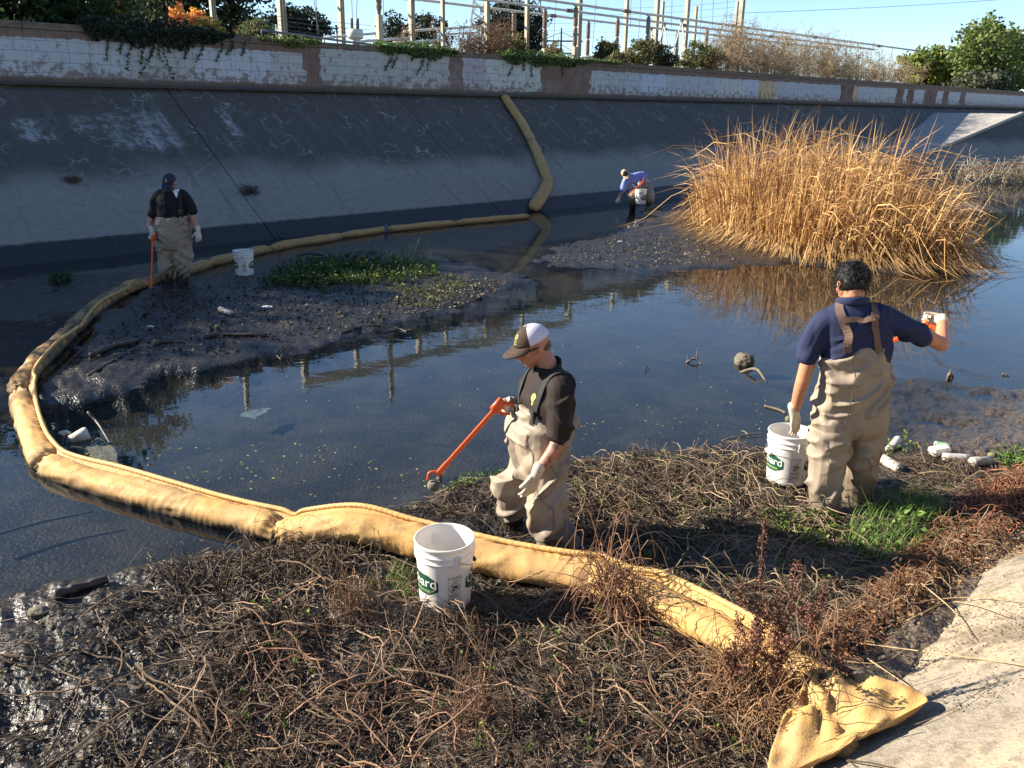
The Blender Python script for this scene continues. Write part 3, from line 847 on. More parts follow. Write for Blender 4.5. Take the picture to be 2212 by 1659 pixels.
post(957, 7, 28.7, "slim cream steel post left of the dry weeds", 7.9)
post(1052, 9, 28.7, "steel post behind the upright dry weeds", 7.9)
post(1138, 7.5, 28.7, "slim cream post in front of the big black-green tree", 7.9)
post(1249, 11, 28.7, "thick steel post at the first bus-bar support", 7.9)
ga, gb = PT(atP(605, 70, 28.7))[1], PT(atP(1256, 70, 28.7))[1]
root = empty("gantry_beam", ptxy(28.7, (ga + gb) / 2, 7.92), "long steel gantry beam lying across the tops of the posts", "beam")
for dz in (.04, .34):
    mb = MB(); mb.box(ptxy(28.7, (ga + gb) / 2, 7.92 + dz), ((gb - ga) / 2, .14, .03), axw, .006); mb.out("chord", M["steel"], root)
mb = MB()
for t in np.arange(ga, gb - .5, .5):
    mb.tube([ptxy(28.7, t, 7.97), ptxy(28.7, t + .25, 8.25), ptxy(28.7, t + .5, 7.97)], .03, 4)
mb.out("lacing", M["steel"], root)
mb = MB(); mb.box(ptxy(28.7, (ga + gb) / 2, 8.11), ((gb - ga) / 2 - .01, .03, .15), axw, .004); mb.out("web", M["steel"], root)
post(1351, 7.5, 31, "steel post right of the middle supports", 8.9)
post(1416, 8.5, 32, "steel post left of the white braces, one of a close pair", 8.9)
post(1428, 6, 38, "thin steel post of the close pair by the white braces", 9.6)
post(1481, 8.5, 32, "left post of the pair above the broad shrub", 8.9)
post(1500, 6, 38, "thin right post of the pair above the broad shrub", 9.6)
post(1587, 5.5, 40, "thin post rising from the dry weeds, left of its pair", 10.8)
post(1598, 9, 33, "thick post rising from the dry weeds", 10.4)
BUSG = "overhead bus bars of the substation"
for k, (p, x0, x1, lab) in enumerate(((26.0, 905, 1981, "nearest and highest-looking of the three long bus bars"), (27.9, 700, 1890, "middle one of the three long bus bars"), (30.0, 640, 1800, "lowest-looking of the three long bus bars"))):
    a, b = PT(atP(x0, 20, p))[1], PT(atP(x1, 100, p))[1]
    root = empty("bus_bar", ptxy(p, a, 6.68), lab, "bus bar", BUSG)
    mb = MB(); mb.tube([ptxy(p, a, 6.68), ptxy(p, (a + b) / 2, 6.68), ptxy(p, b, 6.7)], .055, 8); mb.out("pipe", M["galv"], root, True)
    for t in np.arange(a + 3 + k, b, 9.0):
        mb = MB(); mb.tube([ptxy(p, t - .2, 6.68), ptxy(p, t + .2, 6.68)], .085, 8); mb.out("coupling", M["porc"], root, True)
def support(px, p, label, ztop=6.6, zmid=None, group="bus-bar supports", brown=True):
    v = atP(px, 60, p); b = np.array([v[0], v[1], GZ])
    root = empty("insulator_support", b, label, "insulator", group)
    zmid = zmid or 5.0
    mb = MB(); mb.box([b[0], b[1], (GZ + zmid) / 2], (.10, .10, (zmid - GZ) / 2), axw, .012); mb.out("pedestal", M["steel"], root)
    n = 40; zz = np.linspace(zmid, ztop, n); r = .085 + .03 * (np.arange(n) % 2); r[:2] = .06; r[-2:] = .05; r[n // 2 - 1:n // 2 + 1] = .055
    mb = MB(); mb.tube([[b[0], b[1], z] for z in zz], r, 10); mb.out("insulator_stack", M["porc"], root, True)
    mb = MB(); mb.box([b[0], b[1], ztop + .03], (.12, .06, .03), axw, .008); mb.out("clamp", M["galv"], root)
support(1243, 26.0, "insulator column against the thick steel post")
support(1400, 26.0, "insulator column left of the white braces")
support(1177, 27.9, "insulator column right of the big black-green tree")
support(1334, 27.9, "insulator column left of the steel post beside the olive shrub")
support(1528, 27.9, "insulator column above the broad green shrub")
support(1110, 30.0, "insulator column in front of the big black-green tree", zmid=4.9)
support(1271, 30.0, "insulator column right of the thick steel post")
support(1464, 30.0, "insulator column between the white braces and the post pair")
support(820, 27.0, "lone tall insulator column left of the low dark tree", 9.0, 5.6)
# white braces (inverted V frames)
for k, (px, p, lab) in enumerate(((1432, 30.0, "smallest of the white inverted-V braces"), (1450, 27.9, "middle of the white inverted-V braces"), (1477, 26.0, "largest of the white inverted-V braces"))):
    v = atP(px - 25 + 10 * k, 60, p); t = PT(v)[1]
    root = empty("brace_frame", ptxy(p, t, GZ), lab, "brace", "white braces under the bus bars")
    for s in (-1, 1):
        mb = MB(); mb.tube([ptxy(p, t, 6.6), ptxy(p, t + s * .75, 4.6), ptxy(p, t + s * 1.0, GZ)], .03, 6); mb.out("leg", M["galv"], root, True)
    mb = MB(); mb.box(ptxy(p, t, 6.6), (.07, .07, .05), axw, .01); mb.out("cap", M["porc"], root)
# low pale pipes and gear
def pipe(name, label, a, b, r, mat, group="low pale pipes behind the wall"):
    a, b = np.array(a), np.array(b)
    root = empty(name, a, label, "pipe", group)
    mb = MB(); mb.tube([a, (a + b) / 2, b], r, 8); mb.out("pipe", mat, root, True)
    for q in (a, b):
        mb = MB(); mb.tube([q - [0, 0, q[2] - GZ], q - [0, 0, .02]], .035, 6); mb.out("stand", M["steel"], root, True)
pipe("bus_pipe", "pale pipe reaching left from the slim post before the dry weeds", atP(872, 68, 29), atP(1040, 57, 29), .05, M["galv"])
pipe("bus_pipe", "second pale pipe under it, ending at the dry weeds", atP(958, 74, 31), atP(1035, 70, 31), .045, M["galv"])
pipe("bus_pipe", "long pale pipe crossing behind the white bushing", atP(700, 82, 28), atP(812, 72, 28), .045, M["galv"])
pipe("bus_pipe", "low pale pipe between bushing and insulator column", atP(770, 90, 27), atP(884, 82, 27), .05, M["galv"])
pipe("bus_pipe", "pale pipe just above the ivy left of the low dark tree", atP(850, 93, 26), atP(958, 87, 26), .05, M["galv"])
pipe("bus_pipe", "short pale pipe at the foot of the big black-green tree", atP(1160, 116, 25), atP(1190, 115, 25), .05, M["galv"])
pipe("bus_pipe", "pale pipe behind the first bus-bar support", atP(1255, 124, 26), atP(1352, 122, 26), .05, M["galv"])
pipe("bus_pipe", "pale pipe running behind the middle shrubs", atP(1395, 103, 30), atP(1465, 101, 30), .045, M["galv"])
v = atP(768, 90, 26); root = empty("transformer_bushing", (v[0], v[1], GZ), "white ribbed transformer bushing behind the wall", "bushing")
zb, zt_ = atP(768, 96, 26)[2] - .4, atP(768, 67, 26)[2]
n = 24; zz = np.linspace(zb, zt_ - .25, n)
mb = MB(); mb.tube([[v[0], v[1], z] for z in zz], .13 + .06 * (np.arange(n) % 2), 12); mb.out("ribbed_body", M["galv"], root, True)
mb = MB(); mb.tube([[v[0], v[1], zt_ - .27], [v[0], v[1], zt_ - .22], [v[0], v[1], zt_ + .02], [v[0], v[1], zt_ + .06]], [.2, .27, .27, .2], 14); mb.out("drum", M["galv"], root, True)
for s in (-1, 1):
    mb = MB(); mb.tube([[v[0] + s * .1, v[1], zt_ + .04], [v[0] + s * .1, v[1], zt_ + .4]], .05, 7); mb.out("terminal", M["wood"], root, True)
pr = empty("guard_rail", atP(585, 72, 19.75), "grey pipe rail along the wall top beside the broad post", "rail")
pts = [atP(565, 66, 19.9), atP(650, 76, 19.9), atP(770, 93, 19.9), atP(830, 99, 19.9)]
mb = MB(); mb.tube(pts, .028, 8); mb.out("rail_pipe", M["cable"], pr, True)
for q in pts:
    mb = MB(); mb.tube([[q[0], q[1], GZ], q], .02, 6); mb.out("stanchion", M["cable"], pr, True)
# barbed wire strands
bw_ = empty("barbed_wire", atP(560, 60, 22), "thin barbed wire strands behind the rail", "wire")
for k in range(4):
    mb = MB(); a, b = atP(560, 30 + 9 * k, 22), atP(800, 55 + 10 * k, 22)
    mb.tube([a, (a + b) / 2 - [0, 0, .03], b], .006, 4); mb.out("wire_strand", M["cable"], bw_)
# utility poles in the distance
def upole(px, pytop, p, label, arm=.9, mat=None, r=.12):
    v = atP(px, pytop, p); b = np.array([v[0], v[1], GZ])
    root = empty("utility_pole", b, label, "pole", "distant utility poles")
    mb = MB(); mb.tube([b, v], [r, r * .75], 8); mb.out("shaft", mat or M["wood"], root, True)
    mb = MB(); mb.box(v - [0, 0, .35], (arm, .06, .07), np.eye(3), .01); mb.out("crossarm", mat or M["wood"], root)
    for s in (-.8, -.4, .4, .8):
        mb = MB(); mb.tube([v + [s * arm, 0, -.28], v + [s * arm, 0, -.1]], .04, 6); mb.out("pin_insulator", M["porc"], root, True)
upole(574, 30, 70, "wooden utility pole left of the rounded evergreen")
upole(687, 54, 85, "dark short utility pole right of the rounded evergreen", 1.0)
upole(727, 54, 85, "pale-armed utility pole left of the white bushing", 1.0)
upole(1690 * .6777 + 40, 130, 60, "thin dark utility pole standing in the right-hand trees", .7, M["iron"])
upole(2035 - 68, 148, 30, "short pale post with a crossbar at the end of the bus bars", .7, M["steel"], .10)
upole(2034, 122, 34, "slim dark pole between the yellow-green trees", .5, M["iron"], .07)
# far transmission pylon and lattice mast
root = empty("pylon", (*atP(1213, 140, 120)[:2], GZ), "far dark transmission pylon with two crossarms", "pylon")
v = atP(1213, 60, 120); b = np.array([v[0], v[1], GZ])
mb = MB(); mb.tube([b, v], [.35, .15], 6); mb.out("mast", M["iron"], root)
for dz, ln in ((-2.4, 4.2), (-4.6, 3.0)):
    mb = MB(); mb.box(v + [0, 0, dz], (ln, .12, .14)); mb.out("crossarm", M["iron"], root)
    for s in (-1, 1):
        mb = MB(); mb.tube([v + [s * ln, 0, dz], v + [0, 0, dz + 1.6]], .06, 5); mb.out("strut", M["iron"], root)
def lattice(px, pytop, p, wtop, wbot, label, mat, r=.03, pybot=None):
    v = atP(px, pytop, p); b = np.array([v[0], v[1], GZ]); H = v[2] - GZ
    root = empty("lattice_mast", b, label, "mast")
    cs = [(-1, -1), (1, -1), (1, 1), (-1, 1)]
    P_ = lambda c, f: b + [cs[c][0] * (wbot + (wtop - wbot) * f), cs[c][1] * (wbot + (wtop - wbot) * f), H * f]
    for c in range(4):
        mb = MB(); mb.tube([P_(c, 0), P_(c, 1)], r, 5); mb.out("corner_leg", mat, root)
    mb = MB()
    N = 9
    for k in range(N):
        for c in range(4):
            d = (c + 1) % 4
            mb.tube([P_(c, k / N), P_(d, (k + 1) / N)], r * .6, 4); mb.tube([P_(d, k / N), P_(c, (k + 1) / N)], r * .6, 4)
    mb.out("lacing", mat, root)
lattice(1160, -30, 110, .5, 1.6, "far grey lattice tower behind the bus bars", M["cable"], .09)
lattice(1035, -20, 33, .22, .75, "pale lattice mast beside the upright dry weeds", M["galv"], .03)
# hanging leads and power lines
LG = "vertical leads hanging among the substation posts"
leads = [(672, 690, 75, "lead right of the rounded evergreen"), (680, 686, 75, "second lead right of the rounded evergreen"), (757, 762, 62, "lead left of the white bushing"), (777, 770, 62, "curved lead above the white bushing"), (826, 832, 80, "lead beside the lone tall insulator column"), (1100, 1098, 40, "lead left of the slim cream post by the big tree"), (1206, 1195, 95, "lead left of the far pylon"), (1292, 1280, 105, "lead right of the thick steel post"), (1370, 1362, 60, "lead right of the steel post beside the olive shrub"), (1388, 1378, 100, "long lead left of the close post pair"), (1455, 1450, 60, "lead above the white braces"), (1520, 1512, 78, "lead right of the post pair"), (1546, 1538, 66, "second lead right of the post pair"), (1574, 1570, 50, "lead left of the posts in the dry weeds")]
for (x0, x1, y1, lab) in leads:
    a, b = atP(x0, -60, 33), atP(x1, y1, 33)
    mb = MB(); mb.tube(spline([a, (a + b) / 2 + ALT * RNG.normal() * .05, b], 8), .016, 5)
    o = mb.out("hanging_lead", M["cable"], None, True, loc=b); tag(o, "thin grey " + lab, "cable", LG)
def sagline(name, label, a, b, sag, r, mat, group):
    a, b = np.array(a), np.array(b)
    f = np.linspace(0, 1, 14)[:, None]
    P_ = a * (1 - f) + b * f - np.array([0, 0, 1.]) * sag * 4 * f * (1 - f)
    mb = MB(); mb.tube(P_, r, 4)
    o = mb.out(name, mat, None, True, loc=a); tag(o, label, "power line", group)
PLG = "power lines crossing the sky"
sagline("power_line", "upper power line crossing the open sky at the right", atP(1608, 28, 70), atP(2300, -12, 45), .3, .03, M["cable"], PLG)
sagline("power_line", "lower power line slanting up to the right over the tall tree", atP(1930, 92, 120), atP(2300, 28, 60), .3, .035, M["cable"], PLG)
sagline("power_line", "faint lowest power line ending above the tall tree", atP(1930, 100, 120), atP(2300, 48, 60), .3, .03, M["cable"], PLG)
for k, (y0, y1) in enumerate(((8, 2), (22, 14), (40, 30), (55, 60), (70, 62), (100, 80))):
    sagline("power_line", ["highest", "second", "third", "fourth", "fifth", "lowest"][k] + " thin line strung behind the bus bars to the far pylon side", atP(1165, y0 + 10, 100), atP(1600, y1, 90), .5, .02, M["cable"], PLG)
# ================================================================ YELLOW CONTAINMENT BOOM
g = G("boom_fabric")
o = g.pos()
z = g.dot(o, (0, 0, 1))
n1 = g.noise(o, 2.6, 6, .65); n2 = g.noise(o, 22, 5, .65)
x_, y_ = g.dot(o, (1, 0, 0)), g.dot(o, (0, 1, 0))
c = g.mix(g.ss(n1, .3, .7), (.55, .305, .09), (.45, .285, .12))
c = g.mix(g.math('MULTIPLY', g.ss(n2, .46, .68), .55), c, (.27, .175, .085))
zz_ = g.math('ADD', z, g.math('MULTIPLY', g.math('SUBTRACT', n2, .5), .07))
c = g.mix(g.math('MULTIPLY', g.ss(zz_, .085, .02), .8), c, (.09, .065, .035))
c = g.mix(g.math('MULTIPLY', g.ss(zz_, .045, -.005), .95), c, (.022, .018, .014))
# patchy darker tone on the far left sections, weaker toward the rear
old = g.math('MULTIPLY', g.ss(x_, -3.05, -3.9), g.ss(y_, 6.6, 7.6))
old = g.math('MULTIPLY', old, g.ss(g.noise(g.scl(o, (3, 3, 1)), 2.2, 5, .65), .38, .6))
c = g.mix(g.math('MULTIPLY', old, g.ss(y_, 14, 10.5, .25, .85)), c, (.075, .062, .048))
c = g.mix(g.math('MULTIPLY', g.ss(y_, 9, 13), .35), c, (.30, .20, .075))  # duller yellow toward the rear: the shade there is put into the colour
spot = g.math('MULTIPLY', g.ss(g.noise(o, 5.5, 5, .75), .56, .68), .6)
c = g.mix(spot, c, (.22, .17, .10))
g.bsdf(c, g.ss(n2, .3, .7, .6, .8), g.bump(g.math('ADD', g.noise(o, 34, 3, .6), g.noise(o, 140, 2, .5)), .35, .006), .25)
M["boom"] = g.m
M["hem"] = plain("hem_fabric", (.62, .38, .12), (.42, .27, .10), 14, .6, .5, .004, 70)
def zgr(v): return max(gh(v[0], v[1]), -.03)
def bpt(px, py, zc=.10):
    v = gz(px, py, zc)
    return np.array([v[0], v[1], max(zgr(v) + .07, .04)])
secs = [  # photo sight lines along each section, near end first
    [(1770, 1515), (1690, 1470), (1560, 1392), (1430, 1318), (1345, 1288)],
    [(1338, 1290), (1290, 1262), (1235, 1252), (1100, 1222), (900, 1178), (760, 1155), (640, 1136), (606, 1132)],
    [(604, 1130), (560, 1112), (470, 1092), (340, 1060), (210, 1025), (130, 1000), (100, 985)],
    [(99, 984), (85, 962), (66, 915), (50, 870), (40, 835)],
    [(40, 833), (48, 808), (85, 765), (128, 725), (150, 706)],
    [(151, 705), (175, 680), (215, 648), (245, 630), (262, 622)],
    [(263, 621), (295, 612), (340, 597), (420, 572), (455, 560)],
    [(456, 560), (490, 552), (550, 537), (583, 531)],
    [(585, 530), (640, 519), (700, 511), (737, 503)],
    [(738, 503), (770, 499), (825, 491), (832, 490)],
    [(834, 490), (880, 486), (940, 480), (985, 476)],
    [(986, 476), (1040, 471), (1100, 466), (1140, 462)],
]
boom = empty("containment_boom", bpt(1100, 1222), "long yellow fabric boom curving round the water from near bank to far slope", "boom")
def sweep(path, ra, rb, ref, fold, seed, name, sides=44, tw=0.):
    """fabric tube: ra across, rb upright; fold = crumple amount along the path"""
    T, U, Vv = frames(path, ref)
    n = len(path)
    a = np.linspace(0, 2 * math.pi, sides, endpoint=False)
    s = np.concatenate([[0], np.cumsum(np.linalg.norm(np.diff(path, axis=0), axis=1))])
    A_, S_ = np.meshgrid(a, s)
    f = fold[:, None]
    wr = f * .15 * np.sin(A_ * 8 + 4 * vnoise(S_ * 6 + seed, A_ * 1.5)) + f * .17 * (1 - 2.4 * np.abs(vnoise(S_ * 13 + seed, A_ * 2.6 + S_ * 5)))
    rib = np.sin(S_ * 120 + 3.0 * np.cos(A_) + 5 * vnoise(S_ * 2.5 + seed, A_ * .8))
    wr = wr + .022 * rib * (1 - f) * smooth(-.2, .5, vnoise(S_ * 1.7 + seed, A_ * .7) + .3)
    wr = wr + .06 * vnoise(S_ * 3.2 + seed * 3, A_ * 1.1) + .05 * (1 - 3 * np.abs(vnoise(S_ * 7 + seed, A_ * 1.6 + S_ * 3)))
    wr = wr - .10 * smooth(.5, 1., -np.cos(A_))
    k = 1 + wr
    Rg = path[:, None] + (k * np.cos(A_))[..., None] * (U * rb[:, None])[:, None] + (k * np.sin(A_))[..., None] * (Vv * ra[:, None])[:, None]
    V, F = rings_mesh(Rg)
    return npmesh(name, V, F, M["boom"], boom, True)
hem = []
for i, sc in enumerate(secs):
    P_ = np.array([bpt(*q) for q in sc])
    L = np.linalg.norm(np.diff(P_, axis=0), axis=1).sum()
    n = int(np.clip(L / .012, 40, 240))
    path = spline(P_, n)
    s = np.linspace(0, L, n)
    e = np.minimum(s, L - s)
    tight = np.exp(-(e / .15) ** 2)
    if i == 0: tight = np.exp(-((L - s) / .10) ** 2) * .7 + .25 * np.exp(-((s - .5) / .25) ** 2)
    r = .095 * (1 - .36 * tight) + .004 * np.sin(s * 7)
    if i >= 9: r = r * .92
    path[:, 2] -= (.100 - r) * .4
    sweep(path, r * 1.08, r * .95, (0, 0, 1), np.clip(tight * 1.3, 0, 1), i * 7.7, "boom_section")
    if i <= 5: hem.append(path[::6] if i else path[26::6])
# spread flap at the near end, lying on the bank
e_a, e_b = gz(1995, 1570, .22), gz(1655, 1735, .05)
e_a[2], e_b[2] = (1.2 - PT(e_a)[0]) / KS + .055, max(gh(e_b[0], e_b[1]), (1.2 - PT(e_b)[0]) / KS) + .05
m_ = (e_a + e_b) / 2
st = bpt(1775, 1518)
path = spline([st, st * .55 + m_ * .45 + [0, 0, .02], m_], 34)
f = np.linspace(0, 1, 34)
T, U, Vv = frames(path, (0, 0, 1))
half = (e_a - e_b) / 2
sgn = 1 if half @ Vv[-1] > 0 else -1
a = np.linspace(0, 2 * math.pi, 72, endpoint=False)
Rg = []
for k in range(34):
    w = smooth(.05, .95, f[k])
    av = Vv[k] * .108 * (1 - w) + half * sgn * w
    bv = U[k] * (.095 * (1 - w) + .012 * w)
    fold = .035 * np.sin(math.pi * min(1, f[k] * 1.05)) * (.6 * np.sin(np.sin(a) * 9 + 5 * vnoise(np.sin(a) * 2 + 4, np.full(72, f[k] * 3))) * (np.cos(a) > -.1)) + .03 * vnoise(np.sin(a) * 5 + 9, np.full(72, f[k] * 6)) * w
    Rg.append(path[k] + np.outer(np.sin(a), av) + np.outer(np.cos(a), bv) + np.outer(fold, [0, 0, 1]) + np.array([0, 0, .03 * math.sin(math.pi * f[k])]))
V, F = rings_mesh(np.array(Rg))
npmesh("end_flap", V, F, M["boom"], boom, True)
# crumpled cloth at the mouth of the flap
n = 60
U_, V_ = np.meshgrid(np.linspace(-1, 1, n), np.linspace(-1, 1, n))
c0 = gz(1775, 1585, .13); ux, uy = unit(np.array([.8, -.5, 0])), unit(np.array([.5, .8, 0]))
rdg = lambda q, a, b: 1 - 2.2 * np.abs(vnoise(a + q, b - q))
hh = .034 * np.clip(rdg(3., U_ * 2.2 + V_ * 1.2, V_ * 1.6 - U_), 0, 1) + .022 * np.clip(rdg(7., U_ * 4 - V_ * 2, V_ * 3 + U_ * 2), 0, 1) + .008 * vnoise(U_ * 9, V_ * 9)
edge = np.clip((1 - np.maximum(np.abs(U_), np.abs(V_))) * 3, 0, 1)
P_ = c0 + (U_ * .16 + .02 * vnoise(V_ * 3, U_ * 2))[..., None] * ux + (V_ * .12 + .02 * vnoise(U_ * 3 + 5, V_ * 2))[..., None] * uy + (hh * edge + .01 + .045 * edge)[..., None] * np.array([0, 0, 1.])
i_ = np.arange(n - 1)[:, None]; j_ = np.arange(n - 1)[None]; a_ = i_ * n + j_
npmesh("crumpled_cloth", P_.reshape(-1, 3), np.stack([a_, a_ + 1, a_ + n + 1, a_ + n], -1).reshape(-1, 4), M["boom"], boom, True)
# hem rope along the inner edge
H_ = np.concatenate(hem)
Tn = unit(np.gradient(H_, axis=0)); side = unit(np.cross(Tn, [0, 0, 1.0]))
s = np.arange(len(H_))
off = .105 + .02 * np.sin(s * .21) + .02 * vnoise(s * .15, s * 0)
hp = H_ + side * off[:, None]
hp[:, 2] = H_[:, 2] + .085 + .012 * vnoise(s * .12 + 8, s * 0)
hp = spline(hp[::4], len(hp) * 8)
ks = np.arange(len(hp))
npmesh("hem_rope", *tube(hp, .0165 + .0012 * np.sin(ks * 2.1), 9), M["hem"], boom, True)
fl = []
q_ = np.linspace(0, len(hp) - 1, len(H_)).astype(int)
for k in range(len(H_)): fl += [H_[k] + side[k] * .075 + [0, 0, .055], hp[q_[k]] - [0, 0, .004]]
F = np.array([[2 * i, 2 * i + 2, 2 * i + 3, 2 * i + 1] for i in range(len(H_) - 1)])
npmesh("hem_web", fl, F, M["boom"], boom, True)
# the part laid up the far slope
def bsl(px, py):
    k = KS
    v = pl(px, py, (-S2 / k, S2 / k, -1), P0 / k)
    return v + NRM * .075
for i, sc in enumerate(([(1148, 456), (1162, 436), (1176, 412), (1181, 398)], [(1181, 397), (1178, 385), (1170, 365), (1160, 340), (1146, 308)], [(1145, 307), (1137, 292), (1125, 270), (1105, 240), (1088, 214)])):
    P_ = np.array([bsl(*q) for q in sc]); L = np.linalg.norm(np.diff(P_, axis=0), axis=1).sum()
    n = 46; path = spline(P_, n); s = np.linspace(0, L, n); e = np.minimum(s, L - s)
    tight = np.exp(-(e / .2) ** 2)
    if i == 2: tight = np.exp(-(s / .2) ** 2)
    r = 1 - .22 * tight
    T, U, Vv = frames(path, NRM)
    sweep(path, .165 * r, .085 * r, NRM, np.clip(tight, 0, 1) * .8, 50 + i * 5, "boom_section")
tie = MB()
v = bpt(832, 490); tie.tube([v + [0, 0, .12], v + [.05, -.1, .02], v + [0, -.16, -.06]], .03, 6); tie.tube([v + [0, 0, -.03] + .125 * np.array([0, math.cos(q), math.sin(q)]) for q in np.linspace(0, 6.28, 14)], .014, 6)
tie.out("tie_cord", plain("blue_tie", (.06, .07, .12), (.1, .1, .13), 9, .7), boom, True)

# ================================================================ BUCKETS
g = G("white_pail")
o = g.obj()
c = g.mix(g.math('MULTIPLY', g.ss(g.noise(o, 9, 5, .6), .5, .75), .30), (.80, .78, .74), (.62, .56, .48))
b = g.bsdf(c, .38, g.bump(g.noise(o, 30, 3), .05, .002), .45)
b.inputs["Subsurface Weight"].default_value = 0.0
tr = g.n("BsdfTranslucent"); g.set(tr.inputs[0], (.80, .74, .66))
mx = g.n("MixShader"); mx.inputs[0].default_value = .22
g.t.links.new(b.outputs[0], mx.inputs[1]); g.t.links.new(tr.outputs[0], mx.inputs[2]); g.t.links.new(mx.outputs[0], g.out.inputs[0])
M["pail"] = g.m
M["green"] = plain("label_green", (.012, .075, .035), (.010, .06, .03), 12, .45)
M["ink"] = plain("label_ink", (.04, .05, .05), (.06, .07, .07), 20, .5)
M["white"] = plain("label_white", (.82, .82, .80), (.75, .75, .73), 12, .5)
M["wire"] = plain("steel_wire", (.35, .35, .36), (.25, .25, .25), 12, .35, metal=.8)
M["grip"] = plain("black_grip", (.02, .02, .02), (.03, .03, .03), 12, .5)
BHT, RB, RTp = .368, .131, .150
def rad(z): return RB + (RTp - RB) * z / BHT
def text_mesh(s, size):
    cu = bpy.data.curves.new("t", 'FONT'); cu.body = s; cu.size = size; cu.align_x = 'CENTER'; cu.align_y = 'CENTER'; cu.resolution_u = 3
    ob = bpy.data.objects.new("t", cu); COL.objects.link(ob)
    dg = bpy.context.evaluated_depsgraph_get()
    me = bpy.data.meshes.new_from_object(ob.evaluated_get(dg))
    bpy.data.objects.remove(ob); bpy.data.curves.remove(cu)
    bm = bmesh.new(); bm.from_mesh(me); bmesh.ops.triangulate(bm, faces=bm.faces)
    for _ in range(2):
        es = [e for e in bm.edges if e.calc_length() > size * .16]
        if not es: break
        bmesh.ops.subdivide_edges(bm, edges=es, cuts=1); bmesh.ops.triangulate(bm, faces=bm.faces)
    bm.verts.index_update()
    V = np.array([v.co[:] for v in bm.verts]); F = np.array([[v.index for v in f.verts] for f in bm.faces])
    bm.free(); bpy.data.meshes.remove(me)
    return V, F
def wrap(V, ang, zc, eps):
    """flat sheet (x right, y up) laid on the pail wall at angle ang (0 = toward the camera, + = right)"""
    z = zc + V[:, 1]; r = rad(z) + eps
    a = ang + V[:, 0] / rad(zc)
    return np.stack([r * np.sin(a), -r * np.cos(a), z], -1)
def grid_panel(top, bot, n=28):
    """strip between two y(x) outlines given at n stations"""
    V = np.concatenate([top, bot]); F = np.array([[i, n + i, n + i + 1, i + 1] for i in range(n - 1)])
    return V, F
def bucket(label, base, rot, bail_side=1, grip="grip"):
    base = np.array(base, float)
    rot = rot - math.degrees(math.atan2(base[0], base[1]))
    root = empty("bucket", base, label, "bucket", "white pails with green labels")
    prof = [(0.0, .006), (RB - .006, .0), (RB, .006)]
    zz = np.linspace(.02, .265, 8); prof += [(rad(z), z) for z in zz]
    for zc in (.280, .315):
        prof += [(rad(zc), zc - .004), (rad(zc) + .0075, zc), (rad(zc) + .0075, zc + .004), (rad(zc), zc + .008)]
    prof += [(rad(.345), .345), (RTp + .004, .352), (RTp + .006, .362), (RTp + .003, BHT), (RTp - .003, BHT), (RTp - .006, .360), (rad(.3) - .005, .3), (rad(.15) - .004, .15), (RB - .004, .012), (0.0, .010)]
    a = np.linspace(0, 2 * math.pi, 64, endpoint=False)
    Rg = np.array([[[r * math.cos(q), r * math.sin(q), z] for q in a] for r, z in prof])
    V, F = rings_mesh(Rg, False)
    body = npmesh("pail", V + base, F, M["pail"], root, True)
    # panels: shallow hexagon, taller in the middle
    n = 40; x = np.linspace(-.143, .143, n); h = np.interp(np.abs(x), [0, .085, .143], [.062, .058, .028])
    for ang in (R(-73), R(106)):
        pa = ang + R(rot)
        V, F = grid_panel(np.stack([x, h], -1), np.stack([x, -h * .95], -1), n)
        npmesh("green_label", wrap(V, pa, .155, .0012) + base, F, M["green"], root)
        for s, size, y, mt in (("Orchard", .078, .014, "white"), ("SUPPLY HARDWARE", .0225, -.034, "limeink")):
            V, F = text_mesh(s, size)
            npmesh("lettering", wrap(V + [0, y, 0], pa, .155, .0022) + base, F, M[mt], root)
    wa = R(20 + rot)
    # warning label: frame lines, headings, pictogram, small print
    def bar(x0, x1, y0, y1, eps=.0016):
        n = max(2, int((x1 - x0) / .006) + 2); xx = np.linspace(x0, x1, n)
        V, F = grid_panel(np.stack([xx, np.full(n, y1)], -1), np.stack([xx, np.full(n, y0)], -1), n)
        return wrap(V, wa, .135, eps) + base, F
    mb = MB()
    for q in ((-.034, .034, .078, .0795), (-.034, .034, -.079, -.0775), (-.034, -.0325, -.079, .079), (.0325, .034, -.079, .079), (-.034, .034, .044, .0452), (-.034, .034, -.018, -.0168), (-.034, .034, -.049, -.0478)):
        mb.add(*bar(*q))
    for k in range(3):
        mb.add(*bar(-.029, .027 - .004 * (k % 2), -.026 - k * .007, -.0228 - k * .007)); mb.add(*bar(-.029, .025 + .003 * (k % 2), -.057 - k * .007, -.0538 - k * .007))
    V, F = text_mesh("WARNING", .0145); mb.add(wrap(V + [.002, .0685, 0], wa, .135, .0016) + base, F)
    V, F = text_mesh("AVISO", .0145); mb.add(wrap(V + [.004, .0530, 0], wa, .135, .0016) + base, F)
    th = np.linspace(0, 2 * math.pi, 33)
    V, F = grid_panel(np.stack([.028 * np.cos(th), .013 + .028 * np.sin(th)], -1), np.stack([.0245 * np.cos(th), .013 + .0245 * np.sin(th)], -1), 33); mb.add(wrap(V, wa, .135, .0016) + base, F)
    d = np.array([[-.019, .031], [-.0165, .0335], [.019, -.005], [.0165, -.0075]]); mb.add(wrap(d, wa, .135, .0019) + base, np.array([[0, 1, 2, 3]]))
    for (cx, cy, rx, ry) in ((.004, .022, .012, .007), (.013, .015, .006, .008), (-.006, .001, .011, .006), (-.010, .016, .004, .009)):
        V = np.concatenate([[[cx, cy]], np.stack([cx + rx * np.cos(th[:-1:2]), cy + ry * np.sin(th[:-1:2])], -1)]); k = 16
        mb.add(wrap(V, wa, .135, .0017) + base, np.array([[0, 1 + i, 1 + (i + 1) % k] for i in range(k)]))
